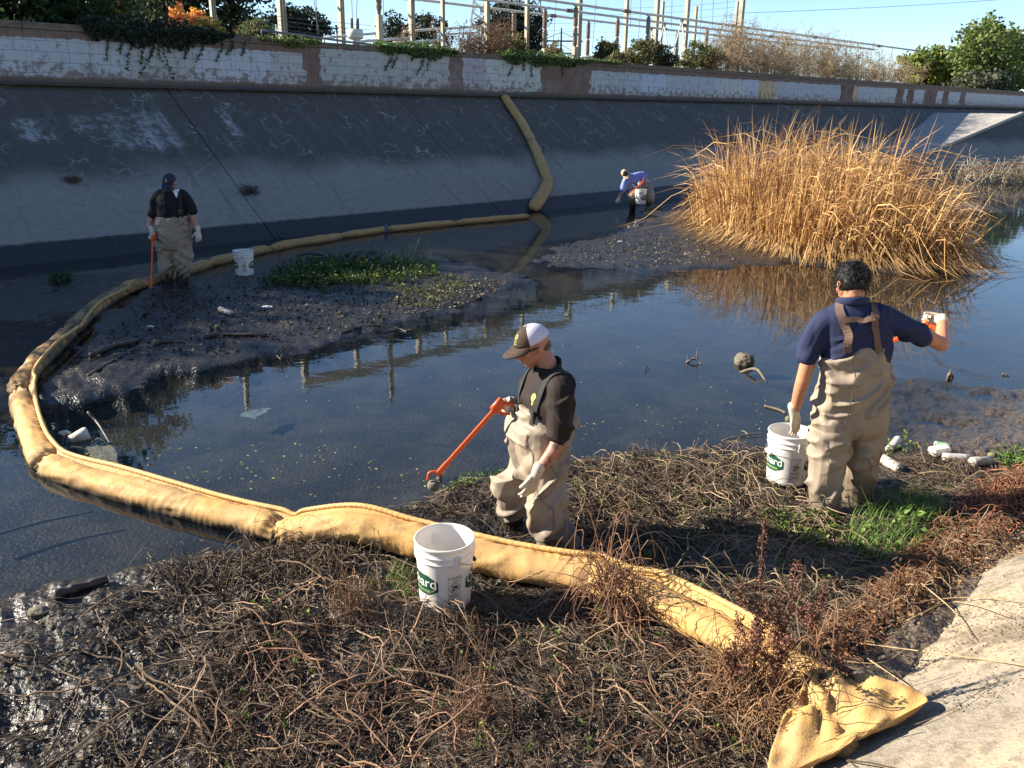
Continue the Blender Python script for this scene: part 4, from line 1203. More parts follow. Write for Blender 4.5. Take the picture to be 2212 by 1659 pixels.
    mb.out("warning_label", M["ink"], root)
    la = R(24 + rot)
    for s in (0, 1):
        aa_ = la + s * math.pi; d = np.array([math.sin(aa_), -math.cos(aa_), 0])
        mb = MB(); mb.box(base + d * (rad(.30) + .006) + [0, 0, .298], (.018, .010, .030), np.array([[math.cos(aa_), math.sin(aa_), 0], d, [0, 0, 1]]), .004); mb.out("handle_lug", M["pail"], root)
    d = np.array([math.sin(la), -math.cos(la), 0]); w = np.array([math.cos(la), math.sin(la), 0]) * bail_side
    th = np.linspace(0, math.pi, 25); rr_ = rad(.3) + .016
    dn = unit(w * .88 + np.array([0, 0, -.47]))
    arc = np.array([base + [0, 0, .30] + d * rr_ * math.cos(q) + dn * (rr_ + .012) * math.sin(q) for q in th])
    mb = MB(); mb.tube(arc, .0022, 6); mb.out("bail", M["wire"], root, True)
    mb = MB(); mb.tube(arc[10:15], .011, 10); mb.out("grip", M[grip], root, True)
    return root
M["limeink"] = plain("label_lime", (.45, .55, .25), (.4, .5, .22), 12, .5)
def gp(px, py, dz=0.):
    v = gz(px, py, .04)
    return np.array([v[0], v[1], gh(v[0], v[1]) + dz])
bucket("nearest white pail standing against the yellow boom", gz(962, 1296, .055), 0, 1)
bucket("white pail beside the person in the navy shirt, under his lowered hand", gz(1697, 1036, .05), 4, -1, "pail")
bucket("white pail standing on the shaded mud left of the flowering plants", gz(529, 593, .04), -20, -1, "grip")
bucket("far white pail held in front of the crouching worker's knees", atY(1383, 440, 22.25), -45, 1)
# ================================================================ REEDS
pgn = np.array([[4.0, 19.2], [4.65, 16.7], [5.25, 14.9], [6.2, 14.45], [7.2, 14.35], [7.9, 14.8], [8.2, 16.2], [8.3, 18.2], [8.1, 20.2], [6.6, 21.4], [4.7, 21.0]])
N = 5200
xy = []
while len(xy) < N:
    q = RNG.uniform([3.3, 14], [9, 21.8], (4000, 2))
    xy += list(q[sdf(pgn, q[:, 0], q[:, 1]) > 0])
xy = np.array(xy[:N])
cx, cy = 6.1, 17.8
inn = np.clip(sdf(pgn, xy[:, 0], xy[:, 1]) / 1.3, 0, 1)
right = smooth(6.6, 8.6, xy[:, 0]) * smooth(19.5, 16.0, xy[:, 1])
Hh = (1.05 + 1.25 * inn ** .5) * (1 - .45 * right) * RNG.uniform(.45, 1.15, N) * (1 + .22 * vnoise(xy[:, 0] * 1.1, xy[:, 1] * 1.1))
Hh = np.where(RNG.random(N) < .08, Hh * .5, Hh)
outd = unit(np.stack([xy[:, 0] - cx, xy[:, 1] - cy, np.zeros(N)], -1))
az = rdir(N) * [1, 1, 0]
lean = outd * (.26 * (1 - inn) ** 1.5)[:, None] + unit(az) * RNG.gamma(1.3, .10, N)[:, None] + np.array([.07, -.02, 0])
droop = (RNG.random(N) ** 2.0) * 1.5
broke = RNG.random(N) < .22
K = 8
u = np.linspace(0, 1, K)
P_ = np.zeros((N, K, 3))
base = np.stack([xy[:, 0], xy[:, 1], np.full(N, -.03)], -1)
for k in range(K):
    f = u[k]
    hz = lean * (f * Hh)[:, None] + unit(lean) * (droop * Hh * np.clip(f - .6, 0, 1) ** 2 * 2.6)[:, None]
    zz = Hh * f - droop * Hh * np.clip(f - .68, 0, 1) ** 2 * 3.0
    bf = np.clip(f - .5, 0, 1) * broke
    zz = zz - bf * Hh * RNG.uniform(1.2, 1.9)
    hz = hz + unit(lean + az * .3) * (bf * Hh * .8)[:, None]
    P_[:, k] = base + hz + np.array([0, 0, 1.]) * np.maximum(zz, .02)[:, None] + RNG.normal(size=(N, 3)) * .008
wd = RNG.uniform(.0055, .013, N)[:, None] * np.array([.8, 1, 1, 1, .95, .8, .55, .08])
sd_ = unit(np.cross(unit(np.gradient(P_, axis=1)), unit(rdir(N) * [1, 1, .15])[:, None, :]))
V, F = blades(P_, wd, sd_)
f = RNG.random((N, 1)); cc = np.array([.66, .43, .175]) * (1 - f) + np.array([.37, .20, .075]) * f
cc = np.where(RNG.random((N, 1)) < .22, np.array([.19, .085, .035]), cc) * RNG.uniform(.75, 1.2, (N, 1))
tilt = u[:, None] * .25 + .85
cc = (cc[:, None, :] * np.ones((1, K, 1))).repeat(2, axis=1).reshape(-1, 3)
rc = empty("reed_clump", (6.1, 17.3, 0), "large clump of golden dry reeds standing in the water", "reeds")
tag(npmesh("leaf_blades", V, F, M["reed"], rc, col=cc), kind="stuff")
# fallen blades and litter around its foot
n = 900
q = pgn[RNG.integers(0, len(pgn), n)] * .5 + pgn[RNG.integers(0, len(pgn), n)] * .5
e = RNG.integers(0, len(pgn), n); fr_ = RNG.random((n, 1))
q = pgn[e] * fr_ + pgn[(e + 1) % len(pgn)] * (1 - fr_) + RNG.normal(size=(n, 2)) * .12
d = unit(np.stack([q[:, 0] - cx, q[:, 1] - cy, np.zeros(n)], -1) + rdir(n) * [.7, .7, 0]); L = RNG.uniform(.3, 1.0, n)
P_ = np.zeros((n, 5, 3))
for k in range(5):
    s = k / 4
    P_[:, k] = np.stack([q[:, 0], q[:, 1], np.zeros(n)], -1) + d * (s * L)[:, None] + np.stack([np.zeros(n), np.zeros(n), .38 * L * (1 - s) ** .8 * RNG.uniform(.2, 1.3, n) + .015], -1)
V, F = blades(P_, np.full((n, 5), .007) * [1, 1, 1, .9, .3], unit(np.cross(d, [0, 0, 1.]))[:, None, :] * np.ones((1, 5, 1)))
tag(npmesh("fallen_blades", V, F, M["reed"], rc, col=vcol(n, 10, (.55, .36, .15), (.33, .19, .08))), kind="stuff")

# ================================================================ TANGLED STEMS AND PLANTS ON THE MUD
def inpoly_pts(px, n):
    """n random ground points inside a photo outline"""
    pg = poly(px); lo, hi = pg.min(0), pg.max(0); out = []
    while len(out) < n:
        q = RNG.uniform(lo, hi, (n * 2, 2)); out += list(q[sdf(pg, q[:, 0], q[:, 1]) > 0])
    return np.array(out[:n])
def clump(pts, sc=2.4, thr=-.12, seed=0.):
    """thin the points out so that the growth lies in uneven clumps"""
    return pts[vnoise(pts[:, 0] * sc + seed, pts[:, 1] * sc - seed) + .35 * vnoise(pts[:, 0] * sc * 3, pts[:, 1] * sc * 3 + seed) > thr]
def tangle(pts, Lr, rr_, arch, cols, K=9, wig=.5, lift=.0):
    n = len(pts)
    L = RNG.uniform(*Lr, n); r = RNG.uniform(*rr_, n)
    hd = RNG.uniform(0, 2 * math.pi, n)
    P_ = np.zeros((n, K, 3)); xy = pts.copy()
    dh = RNG.normal(size=n) * wig * .5
    h = RNG.gamma(1.6, arch / 1.6, n); ph = RNG.uniform(0, 1, n)
    for k in range(K):
        f = k / (K - 1)
        P_[:, k, :2] = xy
        P_[:, k, 2] = h * np.clip(np.sin(np.pi * np.clip(f * .9 + ph * .3, 0, 1)), 0, 1)
        hd = hd + dh + RNG.normal(size=n) * wig
        xy = xy + np.stack([np.cos(hd), np.sin(hd)], -1) * (L / (K - 1))[:, None]
    P_[..., 2] += ground(P_[..., 0], P_[..., 1], True) + .006 + lift
    pz = (-P_[..., 0] + P_[..., 1]) * S2
    P_[..., 2] = np.maximum(P_[..., 2], (1.2 - pz) / KS + .012)
    R_ = r[:, None] * np.linspace(1.0, .55, K)
    V, F = strands(P_, R_, 4)
    c = vcol(n, 1, *cols, .3)
    return V, F, np.repeat(c, K * 4, 0)
BRN1, BRN2 = (.045, .034, .025), (.14, .10, .065)
TAN1, TAN2 = (.16, .115, .07), (.30, .22, .135)
RED1, RED2 = (.17, .085, .055), (.30, .15, .09)
near_all = [(-40, 1700), (-40, 1420), (250, 1290), (420, 1235), (640, 1180), (860, 1215), (1020, 1260), (1240, 1300), (1330, 1330), (1600, 1480), (1690, 1600), (1650, 1720)]
near_c = [(420, 1700), (480, 1400), (640, 1290), (880, 1290), (1050, 1330), (1290, 1330), (1420, 1400), (1600, 1520), (1660, 1640), (1600, 1720)]
far_mat = [(860, 1115), (960, 1075), (1100, 1040), (1250, 1010), (1420, 990), (1640, 978), (1780, 990), (1960, 1000), (2110, 1000), (2212, 1020), (2100, 1130), (2000, 1250), (1820, 1420), (1700, 1430), (1500, 1330), (1250, 1215), (1040, 1160)]
right_mat = [(1250, 1015), (1420, 990), (1640, 985), (1740, 1000), (1740, 1120), (1880, 1180), (1800, 1330), (1640, 1380), (1450, 1290), (1260, 1200)]
shore = [(330, 1260), (430, 1215), (600, 1175), (760, 1170), (860, 1210), (700, 1290), (420, 1300)]
parts = [tangle(clump(inpoly_pts(near_all, 3400), 2.2, .0, 3.), (.08, .42), (.0010, .0034), .008, (BRN1, BRN2), wig=.34),
         tangle(clump(inpoly_pts(near_c, 5200), 2.6, -.05, 5.), (.05, .34), (.0008, .0026), .020, (BRN1, BRN2), wig=.52),
         tangle(inpoly_pts(near_c, 1300), (.04, .18), (.0008, .0022), .015, (BRN2, TAN1), wig=.22),
         tangle(clump(inpoly_pts(near_c, 700), 2., -.05, 8.), (.12, .45), (.0014, .0036), .035, (BRN2, TAN2), wig=.38),
         tangle(clump(inpoly_pts(near_c, 260), 1.6, .1, 9.), (.14, .45), (.0014, .0030), .05, (RED1, RED2), wig=.28),
         tangle(inpoly_pts(near_all, 170), (.40, .95), (.0026, .0055), .03, ((.06, .045, .032), (.17, .115, .07)), K=14, wig=.17),
         tangle(inpoly_pts(near_c, 90), (.35, .8), (.0028, .0052), .07, ((.16, .085, .05), (.30, .20, .12)), K=14, wig=.2),
         tangle(inpoly_pts(shore, 420), (.10, .40), (.0014, .0034), .06, (BRN1, TAN1), wig=.36),
         tangle(clump(inpoly_pts(far_mat, 4600), 2.3, -.05, 2.), (.08, .42), (.0012, .0036), .014, (BRN1, BRN2), wig=.4),
         tangle(clump(inpoly_pts(right_mat, 3300), 2.3, -.1, 6.), (.08, .45), (.0012, .0034), .026, (BRN1, TAN1), wig=.46),
         tangle(inpoly_pts(right_mat, 380), (.15, .55), (.0016, .004), .05, (TAN1, TAN2), wig=.38),
         tangle(inpoly_pts(far_mat, 110), (.35, .85), (.0028, .0055), .035, ((.09, .065, .045), (.24, .17, .10)), K=14, wig=.2)]
def joinparts(parts):
    V, F, C, n = [], [], [], 0
    for v, f, c in parts:
        V.append(v); F.append(f + n); C.append(c); n += len(v)
    return np.concatenate(V), np.concatenate(F), np.concatenate(C)
V, F, c = joinparts(parts)
M["tangle"] = leafmat("wet_stem", .62, .0, spec=.22)
tag(npmesh("tangled_stems", V, F, M["tangle"], col=c), "mat of dead tangled stems over the near mud", "stems", kind="stuff")
# crumbs of mud and leaf litter between the stems
def crumbs(name, label, pts, sz, cols, lift=.004, mat="stem"):
    n = len(pts); z = np.maximum(ground(pts[:, 0], pts[:, 1], True), (1.2 - (-pts[:, 0] + pts[:, 1]) * S2) / KS)
    C = np.stack([pts[:, 0], pts[:, 1], z + lift], -1) + rdir(n) * [0, 0, .012]
    L = RNG.uniform(*sz, n)
    V, F = leaves(C, unit(rdir(n) * [1, 1, .35]), unit(rdir(n) * .6 + [0, 0, 1]), L, L * RNG.uniform(.25, .6, n))
    return tag(npmesh(name, V, F, M[mat], col=vcol(n, 4, *cols, .35)), label, "litter", kind="stuff")
crumbs("leaf_litter", "small dark litter over the near mud", np.concatenate([inpoly_pts(near_all, 7000), inpoly_pts(far_mat, 7500)]), (.008, .03), ((.03, .024, .018), (.12, .09, .05)))
mid_lit = [(850, 655), (940, 622), (1010, 610), (1100, 610), (1060, 640), (980, 668), (880, 690)]
reed_mud = [(1180, 570), (1240, 530), (1400, 505), (1500, 520), (1600, 560), (1560, 572), (1400, 580), (1260, 574)]
crumbs("leaf_litter", "pale crumbs and leaf bits on the mud flats", np.concatenate([inpoly_pts(mid_lit, 1500), inpoly_pts(reed_mud, 2200)]), (.015, .05), ((.05, .042, .03), (.20, .17, .10)))
crumbs("leaf_litter", "dark debris scattered over the shaded mud bank", inpoly_pts([(170, 790), (400, 790), (850, 700), (900, 640), (560, 610), (330, 640)], 2600), (.015, .06), ((.014, .013, .012), (.06, .052, .04)))
# reddish dry trash along the foot of the near bank
foot_px = [(1860, 1330), (1950, 1230), (2020, 1160), (2110, 1100), (2230, 1040), (2260, 1130), (2120, 1200), (2010, 1290), (1900, 1400), (1820, 1460), (1740, 1430)]
V, F, c = joinparts([tangle(inpoly_pts(foot_px, 2200), (.05, .22), (.001, .0026), .028, ((.13, .06, .032), (.24, .12, .06)), wig=.5),
                     tangle(inpoly_pts(foot_px, 420), (.06, .32), (.0012, .003), .035, (TAN1, TAN2), wig=.4),
                     tangle(inpoly_pts([(2040, 1160), (2120, 1090), (2260, 1030), (2300, 1090), (2150, 1180)], 260), (.10, .3), (.0016, .0032), .05, ((.34, .09, .055), (.40, .18, .09)), wig=.25)])
tag(npmesh("dry_trash", V, F, M["stem"], col=c), "reddish-brown dry plant trash along the foot of the near bank", "stems", kind="stuff")
crumbs("leaf_litter", "brown crumbly litter along the foot of the near bank", inpoly_pts(foot_px, 5200), (.008, .032), ((.10, .05, .026), (.26, .15, .075)), .02)
conc = [(1900, 1440), (2010, 1320), (2120, 1230), (2260, 1150), (2300, 1700), (2020, 1700), (1990, 1600)]
crumbs("grit", "grit and dry crumbs strewn over the near concrete", inpoly_pts(conc, 2600), (.004, .016), ((.07, .055, .04), (.24, .18, .11)), .006)
crumbs("grit", "dry leaf bits drifted along the top of the near concrete", inpoly_pts([(1900, 1400), (2010, 1280), (2120, 1190), (2260, 1120), (2260, 1220), (2080, 1290), (1960, 1390)], 1800), (.006, .026), ((.12, .065, .03), (.28, .17, .08)), .008)
# straws lying on the concrete
for k, q in enumerate(([(1780, 1380), (1900, 1395), (2090, 1420), (2230, 1440)], [(1850, 1340), (1990, 1300), (2110, 1290), (2220, 1300)], [(1960, 1340), (2060, 1300), (2180, 1330)], [(1700, 1410), (1800, 1425), (1900, 1432), (1960, 1400)], [(1990, 1260), (2060, 1320), (2100, 1380)], [(1870, 1420), (1990, 1500)])):
    P_ = []
    for x, y in q:
        v = gz(x, y, .25); pz = PT(v)[0]
        for _ in range(4):
            z = max((1.2 - pz) / KS, gh(v[0], v[1])) + .03
            v = gz(x, y, z); pz = PT(v)[0]
        P_.append(v)
    o = npmesh("dry_straw", *tube(spline(P_, 16), np.linspace(.0042, .002, 16), 5), plain("straw%d" % k, (.42, .31, .16), (.30, .19, .10), 20, .7), sm=True, loc=P_[0])
    tag(o, ["longest dry straw lying across the near concrete bank", "pale straw above the longest one on the concrete", "short bent straw on the upper concrete", "brown twig at the foot of the concrete beside the boom", "thin straw pointing down the concrete slope", "short straw nearest the boom's end flap"][k], "straw", "dry straws on the concrete")

# green plants
def herb(name, label, pts, hgt, ls, cols, n_leaf, cat="plants", kind="stuff", flowers=None, spread=.05):
    Ps, Cc = [], []
    gz_ = np.maximum(ground(pts[:, 0], pts[:, 1], True), (1.2 - (-pts[:, 0] + pts[:, 1]) * S2) / KS)
    b = np.stack([pts[:, 0], pts[:, 1], gz_], -1); n = len(pts)
    H_ = RNG.uniform(.4, 1.0, n) * hgt
    tip = b + np.stack([RNG.normal(size=n) * spread, RNG.normal(size=n) * spread, H_], -1)
    P_ = np.stack([b, (b + tip) / 2 + RNG.normal(size=(n, 3)) * .008, tip], 1)
    V1, F1 = strands(P_, np.full((n, 3), hgt * .012 + .0008), 3)
    f = RNG.random((n, n_leaf, 1)) ** .7
    C = (b[:, None] * (1 - f) + tip[:, None] * f).reshape(-1, 3)
    m = len(C); L = RNG.uniform(.6, 1.2, m) * ls
    V2, F2 = leaves(C, unit(rdir(m) + [0, 0, .35]), unit(rdir(m) * .6 + [0, 0, 1]), L, L * .34)
    col = np.concatenate([np.tile(np.array(cols[0]) * .8, (len(V1), 1)), vcol(m, 4, *cols, .25)])
    Vs, Fs, ms = [V1, V2], [F1, F2 + len(V1)], None
    if flowers:
        q = tip[RNG.choice(n, flowers, replace=False)] + [0, 0, .01]
        for ang in range(5):
            a = ang * 1.2566
            d = np.tile([math.cos(a), math.sin(a), .25], (flowers, 1))
            v, f_ = leaves(q, d, np.tile([0, 0, 1.], (flowers, 1)), .026, .011)
            Fs.append(f_ + sum(len(w) for w in Vs)); Vs.append(v); col = np.concatenate([col, np.tile([.75, .60, .02], (len(v), 1))])
    o = npmesh(name, np.concatenate(Vs), [Fs[0], np.concatenate(Fs[1:])], M["leaf"], col=col)
    return tag(o, label, cat, kind=kind)
GR1, GR2 = (.045, .085, .015), (.12, .19, .04)
herb("waterside_plants", "low green plants with yellow flowers on the shaded mud bank", np.concatenate([inpoly_pts([(560, 620), (600, 585), (700, 565), (850, 565), (940, 580), (950, 600), (850, 620), (700, 635)], 850), inpoly_pts([(600, 620), (700, 590), (860, 585), (800, 620)], 400)]), .13, .042, ((.03, .06, .014), (.10, .16, .04)), 9, flowers=26)
herb("waterside_plants", "sparse small-leaved plants on the sunlit end of the mud bank", inpoly_pts([(840, 625), (960, 595), (1040, 620), (960, 665), (860, 670)], 130), .05, .04, ((.06, .09, .02), (.16, .17, .05)), 6)
herb("waterside_plants", "small pale tuft of plants on the shaded mud at the far left", inpoly_pts([(105, 608), (150, 600), (155, 612), (115, 618)], 50), .12, .05, ((.05, .08, .03), (.09, .12, .04)), 8)
herb("waterside_plants", "leafy green sprigs scattered through the stem mat", np.concatenate([inpoly_pts(right_mat, 90), inpoly_pts([(1000, 1010), (1110, 1000), (1100, 1040), (960, 1090)], 60), inpoly_pts(near_c, 60), inpoly_pts([(1640, 1120), (1800, 1130), (1820, 1200), (1660, 1190)], 110), inpoly_pts([(1860, 960), (1960, 950), (2000, 990), (1900, 1000)], 26)]), .07, .026, (GR1, (.20, .26, .06)), 8)
herb("waterside_plants", "bright leafy plants at the right edge of the stem mat", inpoly_pts([(2150, 1010), (2230, 1000), (2260, 1030), (2170, 1040)], 60), .08, .03, ((.08, .15, .03), (.20, .28, .07)), 9)
def grass(name, label, pts, hgt, wd_, cols, bend=.5):
    n = len(pts); z = np.maximum(ground(pts[:, 0], pts[:, 1], True), (1.2 - (-pts[:, 0] + pts[:, 1]) * S2) / KS)
    b = np.stack([pts[:, 0], pts[:, 1], z], -1); H_ = RNG.uniform(.45, 1.0, n) * hgt
    d = unit(rdir(n) * [1, 1, 0])
    K = 6; P_ = np.zeros((n, K, 3))
    for k in range(K):
        f = k / (K - 1); P_[:, k] = b + d * (bend * H_ * f ** 2)[:, None] + np.array([0, 0, 1.]) * (H_ * (f - .35 * f ** 2.5 * bend))[:, None]
    V, F = blades(P_, np.full((n, K), wd_) * [.8, 1, 1, .8, .5, .06], unit(np.cross(d, [0, 0, 1.]) + rdir(n) * .2)[:, None, :] * np.ones((1, K, 1)))
    return tag(npmesh(name, V, F, M["leaf"], col=vcol(n, 2 * K, *cols, .2)), label, "grass", kind="stuff")
gpx = [(1820, 1215), (1830, 1150), (1900, 1105), (1990, 1085), (2040, 1120), (2030, 1170), (1960, 1230), (1880, 1250)]
grass("grass_tuft", "bright green grass behind the navy-shirted worker's shadow", inpoly_pts(gpx, 620), .17, .002, ((.07, .15, .025), (.18, .28, .06)), .75)
grass("grass_tuft", "sparse green grass blades by the near pail", inpoly_pts([(825, 1285), (860, 1245), (900, 1270), (880, 1310)], 150), .09, .0016, ((.09, .14, .03), (.20, .26, .07)), .6)
grass("grass_tuft", "thin tall grass stalks on the far side of the flowering plants", inpoly_pts([(830, 575), (880, 555), (940, 565), (880, 590)], 60), .5, .003, ((.08, .12, .04), (.15, .18, .07)), .35)
herb("broadleaf_plants", "broad-leaved green weeds growing in the bright grass", inpoly_pts([(1840, 1230), (1860, 1160), (1980, 1110), (2010, 1170), (1930, 1240)], 22), .11, .05, ((.08, .15, .03), (.19, .28, .07)), 7, spread=.04)
for k, (x, y, h, lab) in enumerate(((1882, 1150, .30, "tallest single grass blade leaning left before the bright grass"), (1952, 1125, .26, "upright single grass blade right of the leaning one"), (2040, 1075, .22, "single grass blade standing in the worker's shadow"))):
    b = gz(x, y, .06); tip = b + [(-.10, .0, -.02)[k], .02, h]
    P_ = spline([b, (b + tip) / 2 + [.015, 0, .02], tip], 9)[None]
    V, F = blades(P_, np.linspace(.007, .001, 9)[None], np.tile([.95, .3, 0.], (1, 9, 1)))
    tag(npmesh("grass_blade", V, F, M["leaf"], col=np.tile([.12, .24, .05], (len(V), 1)), loc=b), lab, "grass", "single tall grass blades")
# dead dock stalks with seed clusters
def dock(label, px, py, h, lean, k, dens=1.0):
    b = gz(px, py, .08); b[2] = max(gh(b[0], b[1]), (1.2 - PT(b)[0]) / KS)
    root = empty("dock_stalk", b, label, "weed", "dead brown dock stalks by the boom")
    tip = b + np.array([lean, RNG.normal() * .03, h])
    pth = spline([b, b * .6 + tip * .4 + RNG.normal(size=3) * .012, tip], 16)
    mb = MB(); mb.tube(pth, np.linspace(.0065, .002, 16), 6)
    cl = [(pth, .35)]
    for q in range(5):
        f = RNG.uniform(.35, .75); s = pth[int(f * 15)]
        d = np.array([RNG.normal() * .05, RNG.normal() * .05, h * RNG.uniform(.12, .26)])
        pp_ = spline([s, s + d * .5 + d * [.4, .4, 0], s + d], 7); mb.tube(pp_, np.linspace(.003, .0015, 7), 5); cl.append((pp_, 0.1))
    mb.out("stalk", M["dockst"], root, True)
    C = []
    for pp_, f0 in cl:
        n = int(520 * dens * len(pp_) / 16)
        u_ = f0 + (1 - f0) * RNG.random(n); i = np.clip((u_ * (len(pp_) - 1)), 0, len(pp_) - 1.001); j = i.astype(int); w = (i - j)[:, None]
        q = pp_[j] * (1 - w) + pp_[j + 1] * w
        lump = .5 + .5 * np.sin(u_ * 34 + q[:, 0] * 40)
        C.append(q + rdir(n) * (.020 * lump + .006)[:, None] * [1, 1, .8])
    C = np.concatenate(C); m = len(C); L = RNG.uniform(.006, .013, m)
    V, F = leaves(C, unit(rdir(m) + [0, 0, -.5]), rdir(m), L, L * .5)
    tag(npmesh("seed_clusters", V, F, M["stem"], root, col=vcol(m, 4, (.10, .045, .032), (.19, .09, .055), .3)), kind="stuff")
M["dockst"] = plain("dock_stem", (.15, .085, .06), (.09, .05, .035), 30, .8)
dock("tallest dead dock stalk, rising left of its neighbour", 1618, 1530, .86, -.03, 0)
dock("second dead dock stalk just right of the tallest", 1664, 1550, .74, .02, 1)
dock("bent dead dock stalk between the two tall ones", 1640, 1540, .60, .09, 2, .8)
dock("lower dark dock stalk right of the boom among the red trash", 1745, 1430, .38, .03, 3)
dock("short dock stalk in front of the boom's end flap", 1775, 1550, .34, .02, 4, .7)
dock("small dock stalk left of the tall pair", 1590, 1520, .34, -.04, 5, .7)
V, F, c = joinparts([tangle(inpoly_pts([(1510, 1500), (1600, 1440), (1760, 1540), (1780, 1650), (1600, 1640)], 900), (.08, .3), (.0012, .003), .09, ((.16, .085, .045), (.30, .18, .09)), wig=.45),
                     tangle(inpoly_pts([(1280, 1330), (1300, 1270), (1350, 1300), (1400, 1370), (1330, 1380)], 420), (.12, .4), (.0016, .0035), .12, ((.15, .08, .045), (.26, .14, .08)), wig=.4)])
tag(npmesh("dry_weeds", V, F, M["stem"], col=c), "brown dry weeds tangled against the boom near its end", "weeds", kind="stuff")
# red-brown tuft on the stem mat, far left of the pail
for k, (x, y, h, lab) in enumerate(((760, 1330, .14, "brown dead tuft left of the near pail"), (1035, 1560, .15, "brown dead tuft in the foreground stems"))):
    q = gz(x, y, .05)[:2] + RNG.normal(size=(90, 2)) * .03
    V, F, c = tangle(q, (.06, .22), (.001, .0025), .13, ((.13, .075, .045), (.24, .14, .08)), wig=.35)
    tag(npmesh("dead_tuft", V, F, M["stem"], col=c, loc=(*gz(x, y, .05)[:2], .05)), lab, "weed", "dead tufts on the stem mat")
# ================================================================ PEOPLE
from mathutils.bvhtree import BVHTree
def ell(c, ax, rad_, nu=16, nv=10):
    """ellipsoid; ax rows = its three axes"""
    th = np.linspace(0, 2 * math.pi, nu, endpoint=False); ph = np.linspace(-math.pi / 2 + .12, math.pi / 2 - .12, nv)
    Rg = np.array([[[math.cos(p) * math.cos(t), math.cos(p) * math.sin(t), math.sin(p)] for t in th] for p in ph])
    return rings_mesh(np.asarray(c) + (Rg * np.asarray(rad_)) @ np.asarray(ax))
def limb(pts, r, n=None, sides=14, tip=True):
    """tapered limb with rounded ends"""
    P_ = np.asarray(pts, float); r = np.asarray(r, float)
    n = n or max(10, 5 * len(P_))
    path = spline(P_, n); rr_ = np.maximum(spline(np.stack([r, r, r], -1), n)[:, 0], .002)
    if tip:
        d0, d1 = unit(path[0] - path[1]), unit(path[-1] - path[-2])
        path = np.concatenate([[path[0] + d0 * rr_[0] * .75, path[0] + d0 * rr_[0] * .5], path, [path[-1] + d1 * rr_[-1] * .5, path[-1] + d1 * rr_[-1] * .75]])
        rr_ = np.concatenate([[rr_[0] * .45, rr_[0] * .85], rr_, [rr_[-1] * .85, rr_[-1] * .45]])
    return tube(path, rr_, sides)
def trunk(rings, sides=24, n=None):
    """rings: (centre, half-width vector, half-depth vector)"""
    n = n or len(rings) * 4
    c = spline([q[0] for q in rings], n); a_ = spline([q[1] for q in rings], n); b_ = spline([q[2] for q in rings], n)
    t = np.linspace(0, 2 * math.pi, sides, endpoint=False)
    ct = np.sign(np.cos(t)) * np.abs(np.cos(t)) ** .85; st_ = np.sign(np.sin(t)) * np.abs(np.sin(t)) ** .85
    return rings_mesh(c[:, None] + ct[None, :, None] * a_[:, None] + st_[None, :, None] * b_[:, None])
def fuse(name, shapes, voxel, mat, parent, disp=None, sm=5, colf=None, sub=None):
    """one continuous skin grown over all the shapes"""
    mb = MB()
    for s in shapes: mb.add(*s)
    q = {}
    for f in mb.F: q.setdefault(f.shape[1], []).append(f)
    V = np.concatenate(mb.V)
    ob = npmesh("tmp", V, [np.concatenate(v) for v in q.values()], mat)
    bm = bmesh.new(); bm.from_mesh(ob.data); bmesh.ops.recalc_face_normals(bm, faces=bm.faces); bm.to_mesh(ob.data); bm.free()
    m = ob.modifiers.new("r", 'REMESH'); m.mode = 'VOXEL'; m.voxel_size = voxel
    m = ob.modifiers.new("s", 'SMOOTH'); m.iterations = sm; m.factor = .5
    dg = bpy.context.evaluated_depsgraph_get()
    me = bpy.data.meshes.new_from_object(ob.evaluated_get(dg))
    bpy.data.objects.remove(ob)
    n = len(me.vertices); V = np.zeros(n * 3, np.float32); N_ = np.zeros(n * 3, np.float32)
    me.vertices.foreach_get("co", V); me.vertices.foreach_get("normal", N_)
    V = V.reshape(-1, 3).astype(float); N_ = N_.reshape(-1, 3).astype(float)
    lt = np.zeros(len(me.polygons), np.int32); me.polygons.foreach_get("loop_total", lt)
    lv = np.zeros(len(me.loops), np.int32); me.loops.foreach_get("vertex_index", lv)
    st_ = np.concatenate([[0], np.cumsum(lt)[:-1]])
    Fs = []
    for k in np.unique(lt):
        s0 = st_[lt == k]; Fs.append(np.stack([lv[s0 + i] for i in range(k)], -1))
    bpy.data.meshes.remove(me)
    if disp: V = disp(V, N_)
    return npmesh(name, V, Fs, mat, parent, True, col=colf(V) if colf else None)
def folds(amp, sx, sz, seed=0., base=.30):
    """long creases in two crossing directions, stronger in some places than others"""
    def f(V, N_):
        x, y, z = V.T
        h = x + y * .6
        out = 0
        for k, (ca, sa, w) in enumerate(((.80, .60, 1.0), (.70, -.71, .9), (.96, .25, .7))):
            al, ac = h * ca + z * sa, -h * sa + z * ca
            wp = .5 * vnoise(al * 5 + seed + k * 9, ac * 5, y * 4)
            n_ = vnoise(al * sx * .55 + seed * 1.7 + k * 13, ac * sz * 1.45 + wp, (y - x * .4) * sx * .6)
            rd = np.clip(1 - np.abs(n_) * 4.0, -.25, 1)
            m = smooth(-.15, .5, vnoise(x * 5 + k * 31 + seed, y * 5, z * 5))
            out = out + w * rd * m
        return V + N_ * (amp * (out - base) + amp * .25 * vnoise(x * 9 + seed, y * 9, z * 9))[:, None]
    return f
